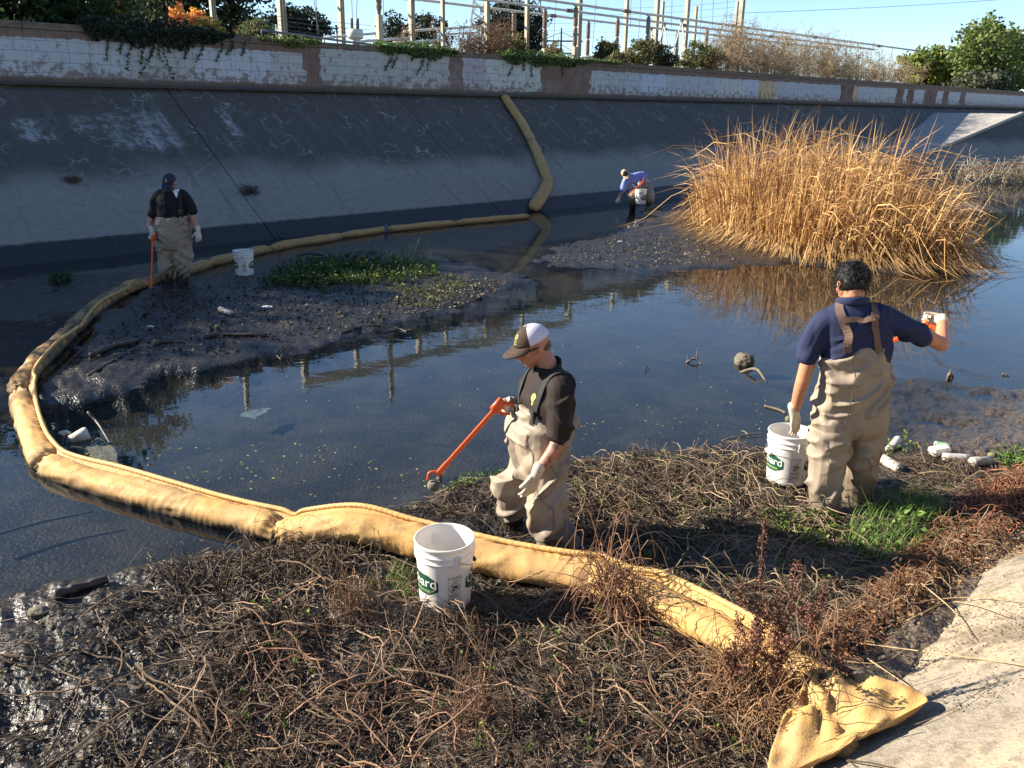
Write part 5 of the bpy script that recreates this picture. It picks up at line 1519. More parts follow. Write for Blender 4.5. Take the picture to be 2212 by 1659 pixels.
def hand(w, d, side, nrm, curl=(.25, .35, .3), size=1., thumb=(.62, .7, .25), spread=.08, fing=(1, 1, 1, 1), arm=None):
    """glove: w wrist, d toward the fingers, side toward the thumb, nrm = palm side"""
    d = unit(d); side = unit(side - (side @ d) * d); nrm = unit(nrm - (nrm @ d) * d - (nrm @ side) * side)
    s = size; w = np.asarray(w, float); sh = []
    pr = [(0, .027, .020), (.03, .034, .019), (.065, .041, .017), (.092, .040, .015)]
    sh.append(trunk([(w + d * q * s, side * a * s, nrm * b * s) for q, a, b in pr], 18))
    ca = d if arm is None else unit(arm)
    sh.append(limb([w - ca * .045 * s, w + ca * .006 * s], [.034 * s, .030 * s], 8))
    lens = (.070, .080, .074, .058)
    for j in range(4):
        p = w + d * (.088 - .006 * abs(j - 1)) * s + side * (.029 - .0195 * j) * s
        fd = unit(d + side * (spread * (1.5 - j)))
        pts = [p - fd * .02 * s, p]; a = 0.
        c = fing[j]
        for k, fr in enumerate((.46, .31, .25)):
            a += curl[k] * c * 2.0
            pts.append(pts[-1] + (fd * math.cos(a) + nrm * math.sin(a)) * lens[j] * s * fr)
        sh.append(limb(pts, np.array([.0098, .0098, .0092, .0086, .0076]) * s, 16, 10))
    p = w + d * .022 * s + side * .026 * s
    t1 = unit(d * thumb[0] + side * thumb[1] + nrm * thumb[2]); t2 = unit(d * .9 + side * thumb[1] * .3 + nrm * (thumb[2] + .45))
    sh.append(limb([p, p + t1 * .035 * s, p + t1 * .035 * s + (t1 + t2) / 2 * .028 * s, p + t1 * .035 * s + (t1 + t2) / 2 * .028 * s + t2 * .024 * s], np.array([.0145, .0125, .0108, .009]) * s, 16, 10))
    return sh
def head_shapes(c, f, u, s=1.):
    """skull, jaw, nose, lips, ears round the skull centre c (face toward f, crown toward u)"""
    f = unit(f); u = unit(u - (u @ f) * f); r = np.cross(f, u)
    A_ = np.array([r, f, u]); P_ = lambda x, y, z: np.asarray(c) + (x * r + y * f + z * u) * s
    sh = [ell(P_(0, -.006, .022), A_, (.076 * s, .096 * s, .092 * s)), ell(P_(0, .030, -.040), A_, (.060 * s, .062 * s, .078 * s)), ell(P_(0, .048, -.092), A_, (.036 * s, .036 * s, .030 * s)),
          ell(P_(0, .078, .010), A_, (.050 * s, .022 * s, .016 * s)), limb([P_(0, .086, .002), P_(0, .106, -.026), P_(0, .100, -.036)], [.008 * s, .0125 * s, .012 * s]),
          ell(P_(0, .087, -.060), A_, (.022 * s, .012 * s, .0055 * s)), ell(P_(0, .085, -.071), A_, (.019 * s, .012 * s, .0065 * s)), ell(P_(.036, .066, -.022), A_, (.022 * s, .020 * s, .022 * s)), ell(P_(-.036, .066, -.022), A_, (.022 * s, .020 * s, .022 * s))]
    for e in (-1, 1):
        sh.append(ell(P_(e * .079, -.008, -.012), A_, (.010 * s, .019 * s, .031 * s)))
    return sh, P_, A_
def cap(root, P_, A_, mats, s=1., tilt=0., panel=70, mesh_back=True, low=-.008):
    """baseball cap on the skull: crown panels and a curved peak"""
    def surf(t, p, k=0.):
        rx, ry, rz = .084 + k, .106 + k, .098 + k
        return P_(rx * math.cos(p) * math.sin(t), -.006 + ry * math.cos(p) * math.cos(t), .022 + low + max(0, 0) + rz * math.sin(p))
    def crown_part(t0, t1, name, mat, n=26):
        th = np.linspace(t0, t1, n); ph = np.linspace(R(8), R(90), 14)
        O = [[surf(t, p) for p in ph] for t in th]; I = [[surf(t, p, -.004) for p in ph] for t in th]
        V = np.array(O + I).reshape(-1, 3); m = 14; F = []
        for i in range(n - 1):
            for j in range(m - 1):
                a = i * m + j; F.append([a, a + m, a + m + 1, a + 1]); b_ = a + n * m; F.append([b_, b_ + 1, b_ + m + 1, b_ + m])
        for i in range(n - 1):
            a = i * m; b_ = a + n * m; F.append([a, b_, b_ + m, a + m])
        return npmesh(name, V, np.array(F), mat, root, True)
    crown_part(R(-panel), R(panel), "cap_front", mats[0])
    crown_part(R(panel), R(360 - panel), "cap_back", mats[1])
    n, m = 22, 8; V = []
    for k in (0, -.005):
        for i in range(n):
            t = R(-62 + 124 * i / (n - 1))
            for j in range(m):
                q = j / (m - 1); ext = .072 * q * max(0., math.cos(t * 1.25)) ** .6
                V.append(P_((.085 + ext * .25) * math.sin(t) * math.cos(R(8)), -.006 + (.106 + ext) * math.cos(t) * math.cos(R(8)) + ext * .15, .022 + low + .0136 - ext * (.30 + .12 * tilt) - .018 * (math.sin(t) ** 2) * q + k))
    V = np.array(V); F = []
    for i in range(n - 1):
        for j in range(m - 1):
            a = i * m + j; b_ = a + n * m; F += [[a, a + 1, a + m + 1, a + m], [b_, b_ + m, b_ + m + 1, b_ + 1]]
    for i in range(n - 1):
        a = i * m + m - 1; b_ = a + n * m; F.append([a, b_, b_ + m, a + m])
    npmesh("cap_peak", V, np.array(F), mats[2], root, True)
    mb = MB(); mb.add(*ell(P_(0, -.006, .022 + low + .098), A_, (.007, .007, .004), 10, 6)); mb.out("cap_button", mats[0], root, True)
    return surf
def bvh_of(o):
    me = o.data; off = Vector(parent_loc(o))
    return BVHTree.FromPolygons([v.co + off for v in me.vertices], [p.vertices[:] for p in me.polygons])
def ribbon(name, bv, pts, w, mat, root, eps=.006, n=26, th=.004):
    path = spline(pts, n); C, N_ = [], []
    for p in path:
        co, no, i_, d_ = bv.find_nearest(Vector(p)); C.append(np.array(co) + np.array(no) * eps); N_.append(np.array(no))
    C = np.array(C); N_ = unit(np.array(N_))
    for _ in range(2): C[1:-1] = (C[:-2] + C[1:-1] * 2 + C[2:]) / 4; N_ = unit(np.concatenate([[N_[0]], (N_[:-2] + N_[1:-1] + N_[2:]), [N_[-1]]]))
    T = unit(np.gradient(C, axis=0)); S_ = unit(np.cross(T, N_))
    Rg = np.stack([C - S_ * w / 2, C + S_ * w / 2, C + S_ * w / 2 + N_ * th, C - S_ * w / 2 + N_ * th], 1)
    return npmesh(name, *rings_mesh(Rg), mat, root, False)
def decal(name, bv, c, ux, uy, V2, F, mat, root, eps=.004):
    ux, uy = unit(ux), unit(uy); out = []
    nz = np.cross(ux, uy)
    for x, y in V2[:, :2]:
        p = np.asarray(c) + ux * x + uy * y
        h = bv.ray_cast(Vector(p + nz * .2), Vector(-nz), .5)
        if h[0] is None: h = bv.find_nearest(Vector(p))
        out.append(np.array(h[0]) + np.array(h[1]) * eps)
    return npmesh(name, np.array(out), F, mat, root)
def disc2(rx, ry, n=20, cx=0., cy=0.):
    t = np.linspace(0, 2 * math.pi, n, endpoint=False)
    V = np.concatenate([[[cx, cy]], np.stack([cx + .55 * rx * np.cos(t), cy + .55 * ry * np.sin(t)], -1), np.stack([cx + rx * np.cos(t), cy + ry * np.sin(t)], -1)])
    F = [[0, 1 + i, 1 + (i + 1) % n] for i in range(n)]
    G4 = [[1 + i, 1 + n + i, 1 + n + (i + 1) % n, 1 + (i + 1) % n] for i in range(n)]
    return V, [np.array(F), np.array(G4)]
def ring2(r0, r1, n=24, ky=1.):
    t = np.linspace(0, 2 * math.pi, n, endpoint=False)
    V = np.concatenate([np.stack([r0 * np.cos(t), ky * r0 * np.sin(t)], -1), np.stack([r1 * np.cos(t), ky * r1 * np.sin(t)], -1)])
    return V, np.array([[i, n + i, n + (i + 1) % n, (i + 1) % n] for i in range(n)])
def cloth(name, c1, c2, sc=5, rough=.8, bsc=180, bst=.25):
    return plain(name, c1, c2, sc, rough, bst, .002, bsc, .25)
g = G("skin")
o = g.obj()
c = g.mix(1.0, g.attr(), g.mix(g.ss(g.noise(o, 14, 4), .3, .7), (1, 1, 1), (.86, .82, .80)), 'MULTIPLY')
b = g.bsdf(c, .5, g.bump(g.noise(o, 120, 3), .12, .002), .4)
b.inputs["Subsurface Weight"].default_value = .08
b.inputs["Subsurface Radius"].default_value = (.012, .005, .003)
M["skin"] = g.m
M["navy"] = cloth("navy_cotton", (.022, .030, .075), (.016, .022, .058))
M["brownblack"] = cloth("dark_brown_cotton", (.024, .016, .013), (.017, .012, .010))
M["black"] = cloth("black_cotton", (.012, .012, .013), (.008, .008, .009))
M["sky"] = cloth("pale_blue_cotton", (.20, .26, .55), (.16, .21, .46))
g = G("wader_fabric")
o = g.obj()
nz_ = g.noise(o, 3.2, 5, .6)
zl = g.dot(o, (0, 0, 1))
c = g.mix(g.ss(nz_, .35, .65), (.30, .245, .175), (.25, .20, .145))
wet = g.ss(g.math('ADD', zl, g.math('MULTIPLY', g.math('SUBTRACT', g.noise(o, 7, 5, .65), .5), .35)), .34, .12)
c = g.mix(g.math('MULTIPLY', wet, .72), c, (.085, .068, .05))
c = g.mix(g.math('MULTIPLY', g.ss(g.noise(o, 5, 4, .6), .60, .66), .35), c, (.15, .12, .09))
g.bsdf(c, .62, g.bump(g.noise(o, 260, 3), .15, .002), .35)
M["wader"] = g.m
M["glove"] = plain("latex_glove", (.60, .52, .39), (.46, .385, .28), 18, .45, .25, .003, 90)
M["boot"] = plain("black_rubber", (.016, .015, .014), (.035, .03, .025), 9, .35)
M["orange"] = plain("orange_plastic", (.70, .10, .018), (.60, .085, .015), 8, .35)
M["seam"] = cloth("seam_tape", (.17, .13, .09), (.14, .11, .08), 20)
M["strapb"] = cloth("black_webbing", (.02, .02, .02), (.03, .03, .03), 20)
M["strapn"] = cloth("brown_webbing", (.15, .095, .07), (.12, .075, .055), 20)
M["capbrown"] = cloth("cap_brown", (.055, .034, .026), (.042, .027, .02), 20)
M["capwhite"] = cloth("cap_mesh_white", (.62, .60, .66), (.50, .48, .55), 160, .8, 300, .8)
M["capnavy"] = cloth("cap_navy", (.028, .03, .06), (.02, .022, .045), 20)
M["captan"] = cloth("cap_tan", (.50, .36, .25), (.42, .3, .2), 20)
M["lime"] = plain("logo_lime", (.42, .55, .05), (.36, .48, .05), 30, .6)
M["gold"] = plain("logo_gold", (.48, .36, .06), (.4, .3, .05), 30, .6)
M["jet"] = plain("sunglass_black", (.008, .008, .009), (.012, .012, .012), 5, .12, .0)
M["hair"] = plain("black_hair", (.006, .0055, .005), (.010, .009, .009), 40, .55, .5, .006, 150, .25)
M["mask"] = cloth("dark_mask", (.06, .065, .10), (.05, .052, .085), 10)
M["metal"] = plain("jaw_metal", (.45, .45, .45), (.3, .3, .3), 10, .3, metal=.9)
def skincol(base, tattoo=None):
    def f(V):
        c = np.tile(np.array(base, float), (len(V), 1))
        if tattoo is not None:
            a, b_ = tattoo
            d = b_ - a; t = np.clip(((V - a) @ d) / (d @ d), -.2, 1.2); dist = np.linalg.norm(V - (a + t[:, None] * d), axis=1)
            m = (dist < .07) & (t > -.1) & (t < 1.0)
            n_ = fbm(V[:, 0] * 42, V[:, 1] * 42, V[:, 2] * 42, o=3)
            k = (m * smooth(.0, .22, n_) * .72)[:, None]
            c = c * (1 - k) + np.array([.05, .045, .05]) * k
        return c
    return f
def grabber(label, a, b_, roll, held, jaw=True, ball=False):
    """orange reach tool: a = handle, b_ = jaw end, roll = direction the grip hangs"""
    a, b_ = np.asarray(a, float), np.asarray(b_, float)
    d = unit(b_ - a); gdir = unit(roll - (roll @ d) * d); s_ = np.cross(d, gdir)
    root = empty("grabber_tool", a, label, "grabber", "orange grabber tools")
    L = np.linalg.norm(b_ - a)
    ax = np.array([d, s_, gdir])
    mb = MB(); mb.box(a + d * (.07 + (L - .16) / 2), ((L - .16) / 2, .008, .013), ax, .003); mb.out("shaft", M["orange"], root)
    mb = MB(); mb.box(a + d * .03 + gdir * .0, (.045, .014, .03), ax, .008); mb.add(*limb([a + gdir * .015, a + gdir * .07 - d * .035, a + gdir * .115 - d * .06], [.017, .016, .015])); mb.out("handle", M["orange"], root, True)
    mb = MB(); mb.add(*limb([a + d * .055 + gdir * .02, a + d * .05 + gdir * .055, a + d * .025 + gdir * .085], [.007, .008, .006])); mb.out("trigger", M["orange"], root, True)
    e = b_ - d * .09
    mb = MB(); mb.box(e + d * .02, (.05, .011, .016), ax, .004); mb.out("jaw_housing", M["orange"], root)
    for k, sg in enumerate((-1, 1)):
        mb = MB(); mb.add(*limb([e + d * .05 + gdir * .012 * sg, e + d * .085 + gdir * .042 * sg, e + d * .125 + gdir * .022 * sg], [.008, .008, .006])); mb.out("jaw", M["boot"] if k else M["orange"], root, True)
    mb = MB(); mb.box(e + d * .055 + gdir * .02, (.035, .004, .009), ax, .002); mb.out("jaw_plate", M["metal"], root)
    return root
def person(label, base):
    return empty("person", base, label, "person", "workers in chest waders")
FWD = np.array([0, math.cos(PITCH), 0])

# ---------------- person in the brown-and-white cap, profile to the left
def build_B():
    Y = 4.62; k = .00262
    J = lambda x, y, dy=0.: atY(x, y, Y + dy)
    f = unit(np.array([-.88, -.47, 0])); l = np.array([.47, -.88, 0]); up = np.array([0, 0, 1.])
    root = person("worker in brown and white cap and tan waders, reaching out with a grabber", (*J(1170, 1180)[:2], 0.0))
    hc = J(1150, 744)
    hf = unit(f * 1.0 + np.array([-.05, .10, -.42])); hu = unit(up + f * .45)
    hs, P_, A_ = head_shapes(hc, hf, hu, 1.02)
    neck = J(1184, 797); chest = J(1180, 862); belly = J(1166, 935); pel = J(1166, 1000)
    ls, rs = J(1212, 842, -.15), J(1150, 835, .17)
    le, lw = J(1207, 950, -.22), J(1163, 1018, -.27)
    re, rw = J(1150, 905, .30), J(1107, 868, .13)
    lk, la = J(1172, 1105, -.20), J(1208, 1190, -.16); lb = la + np.array([.02, .05, -.16])
    rk, ra = J(1104, 1068, .05), J(1106, 1132, .14); rb_ = ra + [0, 0, -.2]
    lh, rh = pel + l * .10 - up * .02, pel - l * .10 - up * .02
    body = hs + [limb([P_(0, -.02, -.05), neck + up * .02, neck - up * .07], [.056, .056, .075])]
    body += [trunk([(neck - up * .03, l * .10, f * .07), (chest, l * .16, f * .105), (belly, l * .15, f * .11), (pel, l * .15, f * .11)])]
    body += [limb([neck - up * .06, ls, le, lw], [.05, .050, .045, .032]), limb([neck - up * .06, rs, re, rw], [.05, .050, .043, .032])]
    body += [limb([pel, lh, lk, la, lb], [.10, .095, .062, .042, .04]), limb([pel, rh, rk, ra, rb_], [.10, .095, .062, .042, .04])]
    fuse("body", body, .0065, M["skin"], root, None, 4, skincol((.44, .20, .12), (le, lw)))
    # shirt
    sh = [trunk([(neck + up * .015 - f * .01, l * .085, f * .07), (neck - up * .04, l * .15, f * .095), (chest + up * .03, l * .205, f * .125), (chest - up * .06, l * .20, f * .135), (belly, l * .18, f * .135)])]
    m_ = ls * .45 + le * .55
    sh += [limb([ls - l * .06 + up * .01, ls, ls * .5 + le * .5, ls * .12 + le * .88], [.084, .086, .078, .074]), limb([rs + l * .05, rs, rs * .4 + re * .6], [.085, .085, .078])]
    shirt = fuse("polo_shirt", sh, .0075, M["brownblack"], root, folds(.016, 7, 6, 2.))
    cr = np.array([neck + up * (.004 + .030 * math.cos(q)) - f * (.074 * math.cos(q) - .006) + l * .080 * math.sin(q) for q in np.linspace(-2.75, 2.75, 26)])
    mb = MB(); Tn, U_, Vv_ = frames(cr, (0, 0, 1)); t = np.linspace(0, 2 * math.pi, 10, endpoint=False)
    wv_ = .020 + .012 * np.cos(np.linspace(-2.75, 2.75, 26) * .6)
    mb.add(*rings_mesh(cr[:, None] + wv_[:, None, None] * np.cos(t)[None, :, None] * up + .008 * np.sin(t)[None, :, None] * Vv_[:, None])); mb.out("collar", M["brownblack"], root, True)
    # waders
    wd_ = [trunk([(chest - up * .035 + f * .035, l * .12, f * .125), (chest - up * .075 + f * .02, l * .17, f * .145), (chest - up * .12, l * .205, f * .16), (belly + up * .05, l * .208, f * .172), (belly - up * .05, l * .205, f * .175), (pel + up * .02, l * .20, f * .165), (pel - up * .07, l * .18, f * .15)])]
    wd_ += [limb([lh + up * .05, lh * .5 + lk * .5, lk, lk * .5 + la * .5, la + up * .02, la - up * .03], [.128, .122, .108, .112, .108, .085]), limb([rh + up * .05, rh * .5 + rk * .5, rk, rk * .55 + ra * .45 ], [.125, .115, .105, .088])]
    wad = fuse("chest_waders", wd_, .0068, M["wader"], root, folds(.030, 7.5, 8.5, 5.), 4)
    mb = MB(); mb.add(*limb([rk * .55 + ra * .45, ra, rb_], [.068, .070, .065])); mb.out("rubber_boot", M["boot"], root, True)
    mb = MB(); mb.add(*limb([la + up * .0, lb], [.09, .08])); mb.out("rubber_boot", M["boot"], root, True)
    bw = bvh_of(wad)
    ribbon("seam", bw, [J(1212, 940, -.4), J(1205, 1000, -.4), J(1192, 1070, -.4), J(1188, 1120, -.4), J(1205, 1170, -.4)], .006, M["seam"], root, .001, 40, .0016)
    ribbon("seam", bw, [J(1100, 950, -.3), J(1130, 1000, -.3), J(1142, 1050, -.3)], .005, M["seam"], root, .001, 30, .0014)
    # straps and buckles
    bs = bvh_of(shirt)
    n0 = chest - up * .10 + f * .15
    ribbon("strap", bs, [n0 + l * .085 - up * .01, chest + f * .14 + l * .10 + up * .02, neck + l * .12 + f * .07, neck + l * .13 - f * .03 + up * .0, chest + l * .09 - f * .14, belly + l * .05 - f * .14], .040, M["strapb"], root, .006)
    ribbon("strap", bs, [n0 - l * .10, chest + f * .14 - l * .11 + up * .02, neck - l * .12 + f * .07, neck - l * .13 - f * .03, chest - l * .09 - f * .14], .040, M["strapb"], root, .006)
    for sg in (1, -1):
        p = np.array(bs.find_nearest(Vector(n0 + l * .088 * sg + up * .045))[0]); mb = MB(); mb.box(p + f * .014, (.027, .008, .036), np.array([l, f, up]), .005); mb.out("buckle", M["strapb"], root)
    # chest logo
    c0 = chest + f * .14 + l * .055 + up * .045
    V, F = ring2(.010, .018, 22, 1.15); decal("logo_ring", bs, c0, -l, up, V, F, M["gold"], root, .004)
    V, F = disc2(.0085, .0095); decal("logo_leaf", bs, c0, -l, up, V, F, M["lime"], root, .0045)
    V, F = ring2(.003, .008, 14, 2.2); decal("logo_tail", bs, c0 - up * .028 + l * .006, -l, up, V, F, M["gold"], root, .004)
    # cap, sunglasses
    cap(root, P_, A_, (M["capbrown"], M["capwhite"], M["capbrown"]), panel=66, low=-.004)
    bv = None
    th = R(32)
    for (dz, rr_, nm) in ((.060, .016, "cap_badge"),):
        cc = P_(-.0, .1, .06)
    def capdecal(name, V2, F, mat, t0, p0, e=.0015):
        out = []
        for x, y in V2[:, :2]:
            t, p = t0 + x / .095, p0 + y / .1
            rx, ry, rz = .084 + e, .106 + e, .098 + e
            out.append(P_(rx * math.cos(p) * math.sin(t), -.006 + ry * math.cos(p) * math.cos(t), .018 + rz * math.sin(p)))
        npmesh(name, np.array(out), F, mat, root)
    V, F = disc2(.0155, .0155); capdecal("cap_badge", V, F, M["lime"], R(-6), R(44))
    V, F = ring2(.003, .0065, 14, 1.5); capdecal("badge_mark", V, F, M["capbrown"], R(-6), R(44), .0025)
    for q in range(2):
        for w_ in (-.010, .0, .010):
            V, F = ring2(.0012, .0038, 10, 1.25); V = V + [w_, -.026 - .014 * q]; capdecal("badge_lettering", V, F, M["gold"] if q == 0 else M["lime"], R(-6), R(44))
    mb = MB()
    for e in (-1, 1):
        mb.add(*ell(P_(e * .036, .090, .004), np.array([A_[0] * .94 - A_[1] * .34 * e, A_[1] * .94 + A_[0] * .34 * e, A_[2]]), (.034, .007, .019)))
        mb.tube([P_(e * .066, .076, .010), P_(e * .082, .03, .008), P_(e * .083, -.012, .006)], [.006, .005, .004], 6)
    mb.tube([P_(-.012, .098, .010), P_(.012, .098, .010)], .004, 6)
    mb.out("sunglasses", M["jet"], root, True)
    hr = MB(); hr.add(*ell(P_(0, -.055, -.030), A_, (.066, .046, .036))); hr.out("hair", plain("short_brown_hair", (.10, .06, .04), (.14, .09, .06), 60, .7, .6, .006, 200), root, True)
    # gloves
    d1 = unit(lw - le)
    fuse("glove", hand(lw + d1 * .02, unit(J(1141, 1072, -.27) - lw), unit(f * .9 - up * .1), unit(-l + f * .15), (.10, .16, .14), 1.05, (.88, .34, .12), .05), .0038, M["glove"], root, None, 2)
    d2 = unit(J(1080, 878, .05) - rw)
    fuse("glove", hand(rw, d2, up, unit(-l * .2 + np.array([.0, -1., 0]) * .9), (.55, .62, .5), 1.0, (.75, .35, .55), arm=rw - re), .0042, M["glove"], root, None, 2)
    return J, f, l
J, f_, l_ = build_B()
gb_a = J(1084, 868, .035); gb_b = J(938, 1032, -.05)
grabber("orange grabber held out by the worker in the brown cap, muddy ball in its jaws", gb_a, gb_b, np.array([1.0, .12, -.35]), "B")

# ---------------- person in the navy shirt, back to the camera
def build_C():
    Y = 5.08; k = .00287
    J = lambda x, y, dy=0.: atY(x, y, Y + dy)
    ex, ey, up = np.array([1., 0, 0]), np.array([0, 1., 0]), np.array([0, 0, 1.])
    root = person("worker seen from behind in navy polo shirt and tan waders with brown straps", (*J(1815, 1105)[:2], 0.0))
    hc = J(1838, 612, .05); hf = unit(np.array([-.12, .9, -.45])); hu = unit(np.array([0, .45, .9]))
    hs, P_, A_ = head_shapes(hc, hf, hu, 1.03)
    Rn = lambda x, y, hw, dp, dy=0., tz=0.: (J(x, y, dy), ex * hw * k + up * tz, ey * dp)
    ls, rs = J(1777, 694), J(1912, 682)
    le, lw = J(1735, 820, -.02), J(1717, 886, .02)
    re, rw = J(2034, 744, .06), J(2036, 690, .26)
    body = hs + [limb([P_(0, -.03, -.06), J(1842, 655, .0), J(1845, 690)], [.062, .064, .08])]
    body += [trunk([Rn(1843, 668, 40, .07), Rn(1845, 720, 66, .10), Rn(1845, 800, 58, .10), Rn(1838, 890, 62, .11)])]
    body += [limb([J(1840, 690), ls, le, lw], [.05, .050, .044, .030]), limb([J(1850, 688), rs, re], [.05, .050, .045]), limb([re, rw], [.046, .031])]
    body += [limb([J(1838, 890), J(1800, 920), J(1784, 1020, -.08), J(1785, 1140, -.14)], [.1, .09, .06, .05]), limb([J(1838, 890), J(1876, 915), J(1857, 1010, .05), J(1850, 1105, .1)], [.1, .09, .06, .05])]
    fuse("body", body, .0065, M["skin"], root, None, 4, skincol((.50, .225, .12)))
    hr = [ell(P_(0, -.008, .030), A_, (.087, .106, .100)), ell(P_(0, -.046, -.010), A_, (.082, .062, .066))]
    def hd(V, N_):
        return V + N_ * (.004 * fbm(V[:, 0] * 45, V[:, 1] * 45, V[:, 2] * 30, o=3) + .004)[:, None]
    fuse("hair", hr, .006, M["hair"], root, hd, 2)
    n = 1500; q = RNG.normal(size=(n, 3)); q[:, 1] -= .45; q[:, 2] += .35; q = unit(q)
    C = np.array([P_(a * .089, -.012 + b_ * .108, .022 + c_ * .104) for a, b_, c_ in q]); D = unit((q @ A_) * .7 + np.array([0, 0, -.5]) + rdir(n) * .45)
    V, F = blades(np.stack([C, C + D * .016, C + D * .03 + [0, 0, -.004]], 1), np.tile([.0012, .001, .0003], (n, 1)), unit(np.cross(D, rdir(n)))[:, None] * np.ones((1, 3, 1)))
    tag(npmesh("hair_strands", V, F, M["hair"], root), kind="stuff")
    mb = MB()
    for e in (-1, 1): mb.tube([P_(e * .082, -.002, .012), P_(e * .092, -.022, -.004), P_(e * .084, -.014, -.034)], .0022, 5)
    mb.out("mask_loops", M["strapb"], root, True)
    sh = [trunk([Rn(1843, 650, 27, .065), Rn(1843, 664, 52, .085), Rn(1844, 682, 72, .115), Rn(1845, 712, 78, .135), Rn(1847, 750, 76, .14), Rn(1848, 800, 72, .135), Rn(1848, 840, 70, .13)])]
    sh += [limb([J(1800, 690), J(1778, 702), J(1757, 738), J(1741, 770, -.01)], [.085, .086, .080, .070]), limb([J(1890, 682), J(1918, 690), J(1958, 710, .02), J(1988, 728, .03)], [.085, .085, .080, .070])]
    shirt = fuse("polo_shirt", sh, .0075, M["navy"], root, folds(.016, 8, 6, 11.))
    cr = [J(1843, 650, .0) + ex * .092 * math.sin(q) + ey * (.012 - .088 * math.cos(q)) + up * (.014 - .022 * (1 - math.cos(q))) for q in np.linspace(-2.3, 2.3, 20)]
    mb = MB(); cr = np.array(cr); T, U_, Vv_ = frames(cr, (0, 0, 1)); t = np.linspace(0, 2 * math.pi, 10, endpoint=False)
    mb.add(*rings_mesh(cr[:, None] + .026 * np.cos(t)[None, :, None] * up + .009 * np.sin(t)[None, :, None] * Vv_[:, None])); mb.out("collar", M["navy"], root, True)
    wd_ = [trunk([Rn(1866, 742, 40, .115, -.03), Rn(1860, 757, 54, .135, -.02), Rn(1852, 772, 70, .15), Rn(1847, 800, 76, .16), Rn(1842, 845, 79, .165), Rn(1838, 890, 80, .165), Rn(1838, 922, 76, .15), Rn(1838, 938, 62, .12)])]
    wd_ += [limb([J(1799, 905, -.02), J(1791, 970, -.06), J(1783, 1030, -.09), J(1781, 1080, -.11), J(1782, 1112, -.13), J(1783, 1130, -.14)], [.135, .130, .118, .108, .108, .10]),
            limb([J(1878, 902, .02), J(1866, 965, .04), J(1856, 1020, .07), J(1850, 1062, .09), J(1848, 1085, .10)], [.130, .122, .108, .098, .09])]
    wad = fuse("chest_waders", wd_, .0068, M["wader"], root, folds(.024, 7, 8, 23.), 4)
    bw = bvh_of(wad)
    ribbon("seam", bw, [J(1857, 760, -.25), J(1848, 830, -.25), J(1841, 900, -.25), J(1838, 935, -.2)], .006, M["seam"], root, .001, 40, .0016)
    for pts in ([J(1790, 950, -.3), J(1782, 1040, -.3), J(1782, 1110, -.3)], [J(1872, 950, -.2), J(1858, 1020, -.2), J(1850, 1075, -.1)]):
        ribbon("seam", bw, pts, .005, M["seam"], root, .001, 36, .0014)
    mb = MB(); mb.add(*limb([J(1784, 1115, -.13), J(1786, 1150, -.14)], [.088, .08])); mb.out("rubber_boot", M["boot"], root, True)
    mb = MB(); mb.add(*limb([J(1848, 1075, .10), J(1848, 1110, .11)], [.08, .075])); mb.out("rubber_boot", M["boot"], root, True)
    bs = bvh_of(shirt)
    a1 = [J(1822, 655, .08), J(1812, 663, -.06), J(1825, 690, -.16), J(1830, 722, -.17), J(1834, 765, -.17)]
    a2 = [J(1876, 652, .08), J(1890, 660, -.06), J(1899, 690, -.16), J(1905, 720, -.17), J(1910, 765, -.17)]
    ribbon("strap", bs, a1, .048, M["strapn"], root, .005); ribbon("strap", bs, a2, .048, M["strapn"], root, .005)
    ribbon("cross_strap", bs, [J(1823, 690, -.16), J(1862, 687, -.17), J(1900, 684, -.16)], .034, M["strapn"], root, .011)
    fuse("glove", hand(lw + unit(lw - le) * .02, unit(J(1724, 945, .03) - lw), unit(ex * .8 + ey * .5), unit(ex * .4 + ey * .9), (.08, .14, .12), 1.05, (.9, .32, .1), .04), .0038, M["glove"], root, None, 2)
    fuse("glove", hand(rw + unit(rw - re) * .01, unit(J(1990, 700, .34) - rw), unit(up * .8 + ey * .4), unit(-ex * .2 - up * .3 - ey * .9), (.5, .55, .5), 1.0, (.75, .35, .55), arm=rw - re), .0042, M["glove"], root, None, 2)
    return J
J = build_C()
grabber("orange grabber raised in the navy-shirted worker's right hand", J(2004, 700, .28), J(1880, 760, .62), np.array([.25, .3, -1.0]), "C")

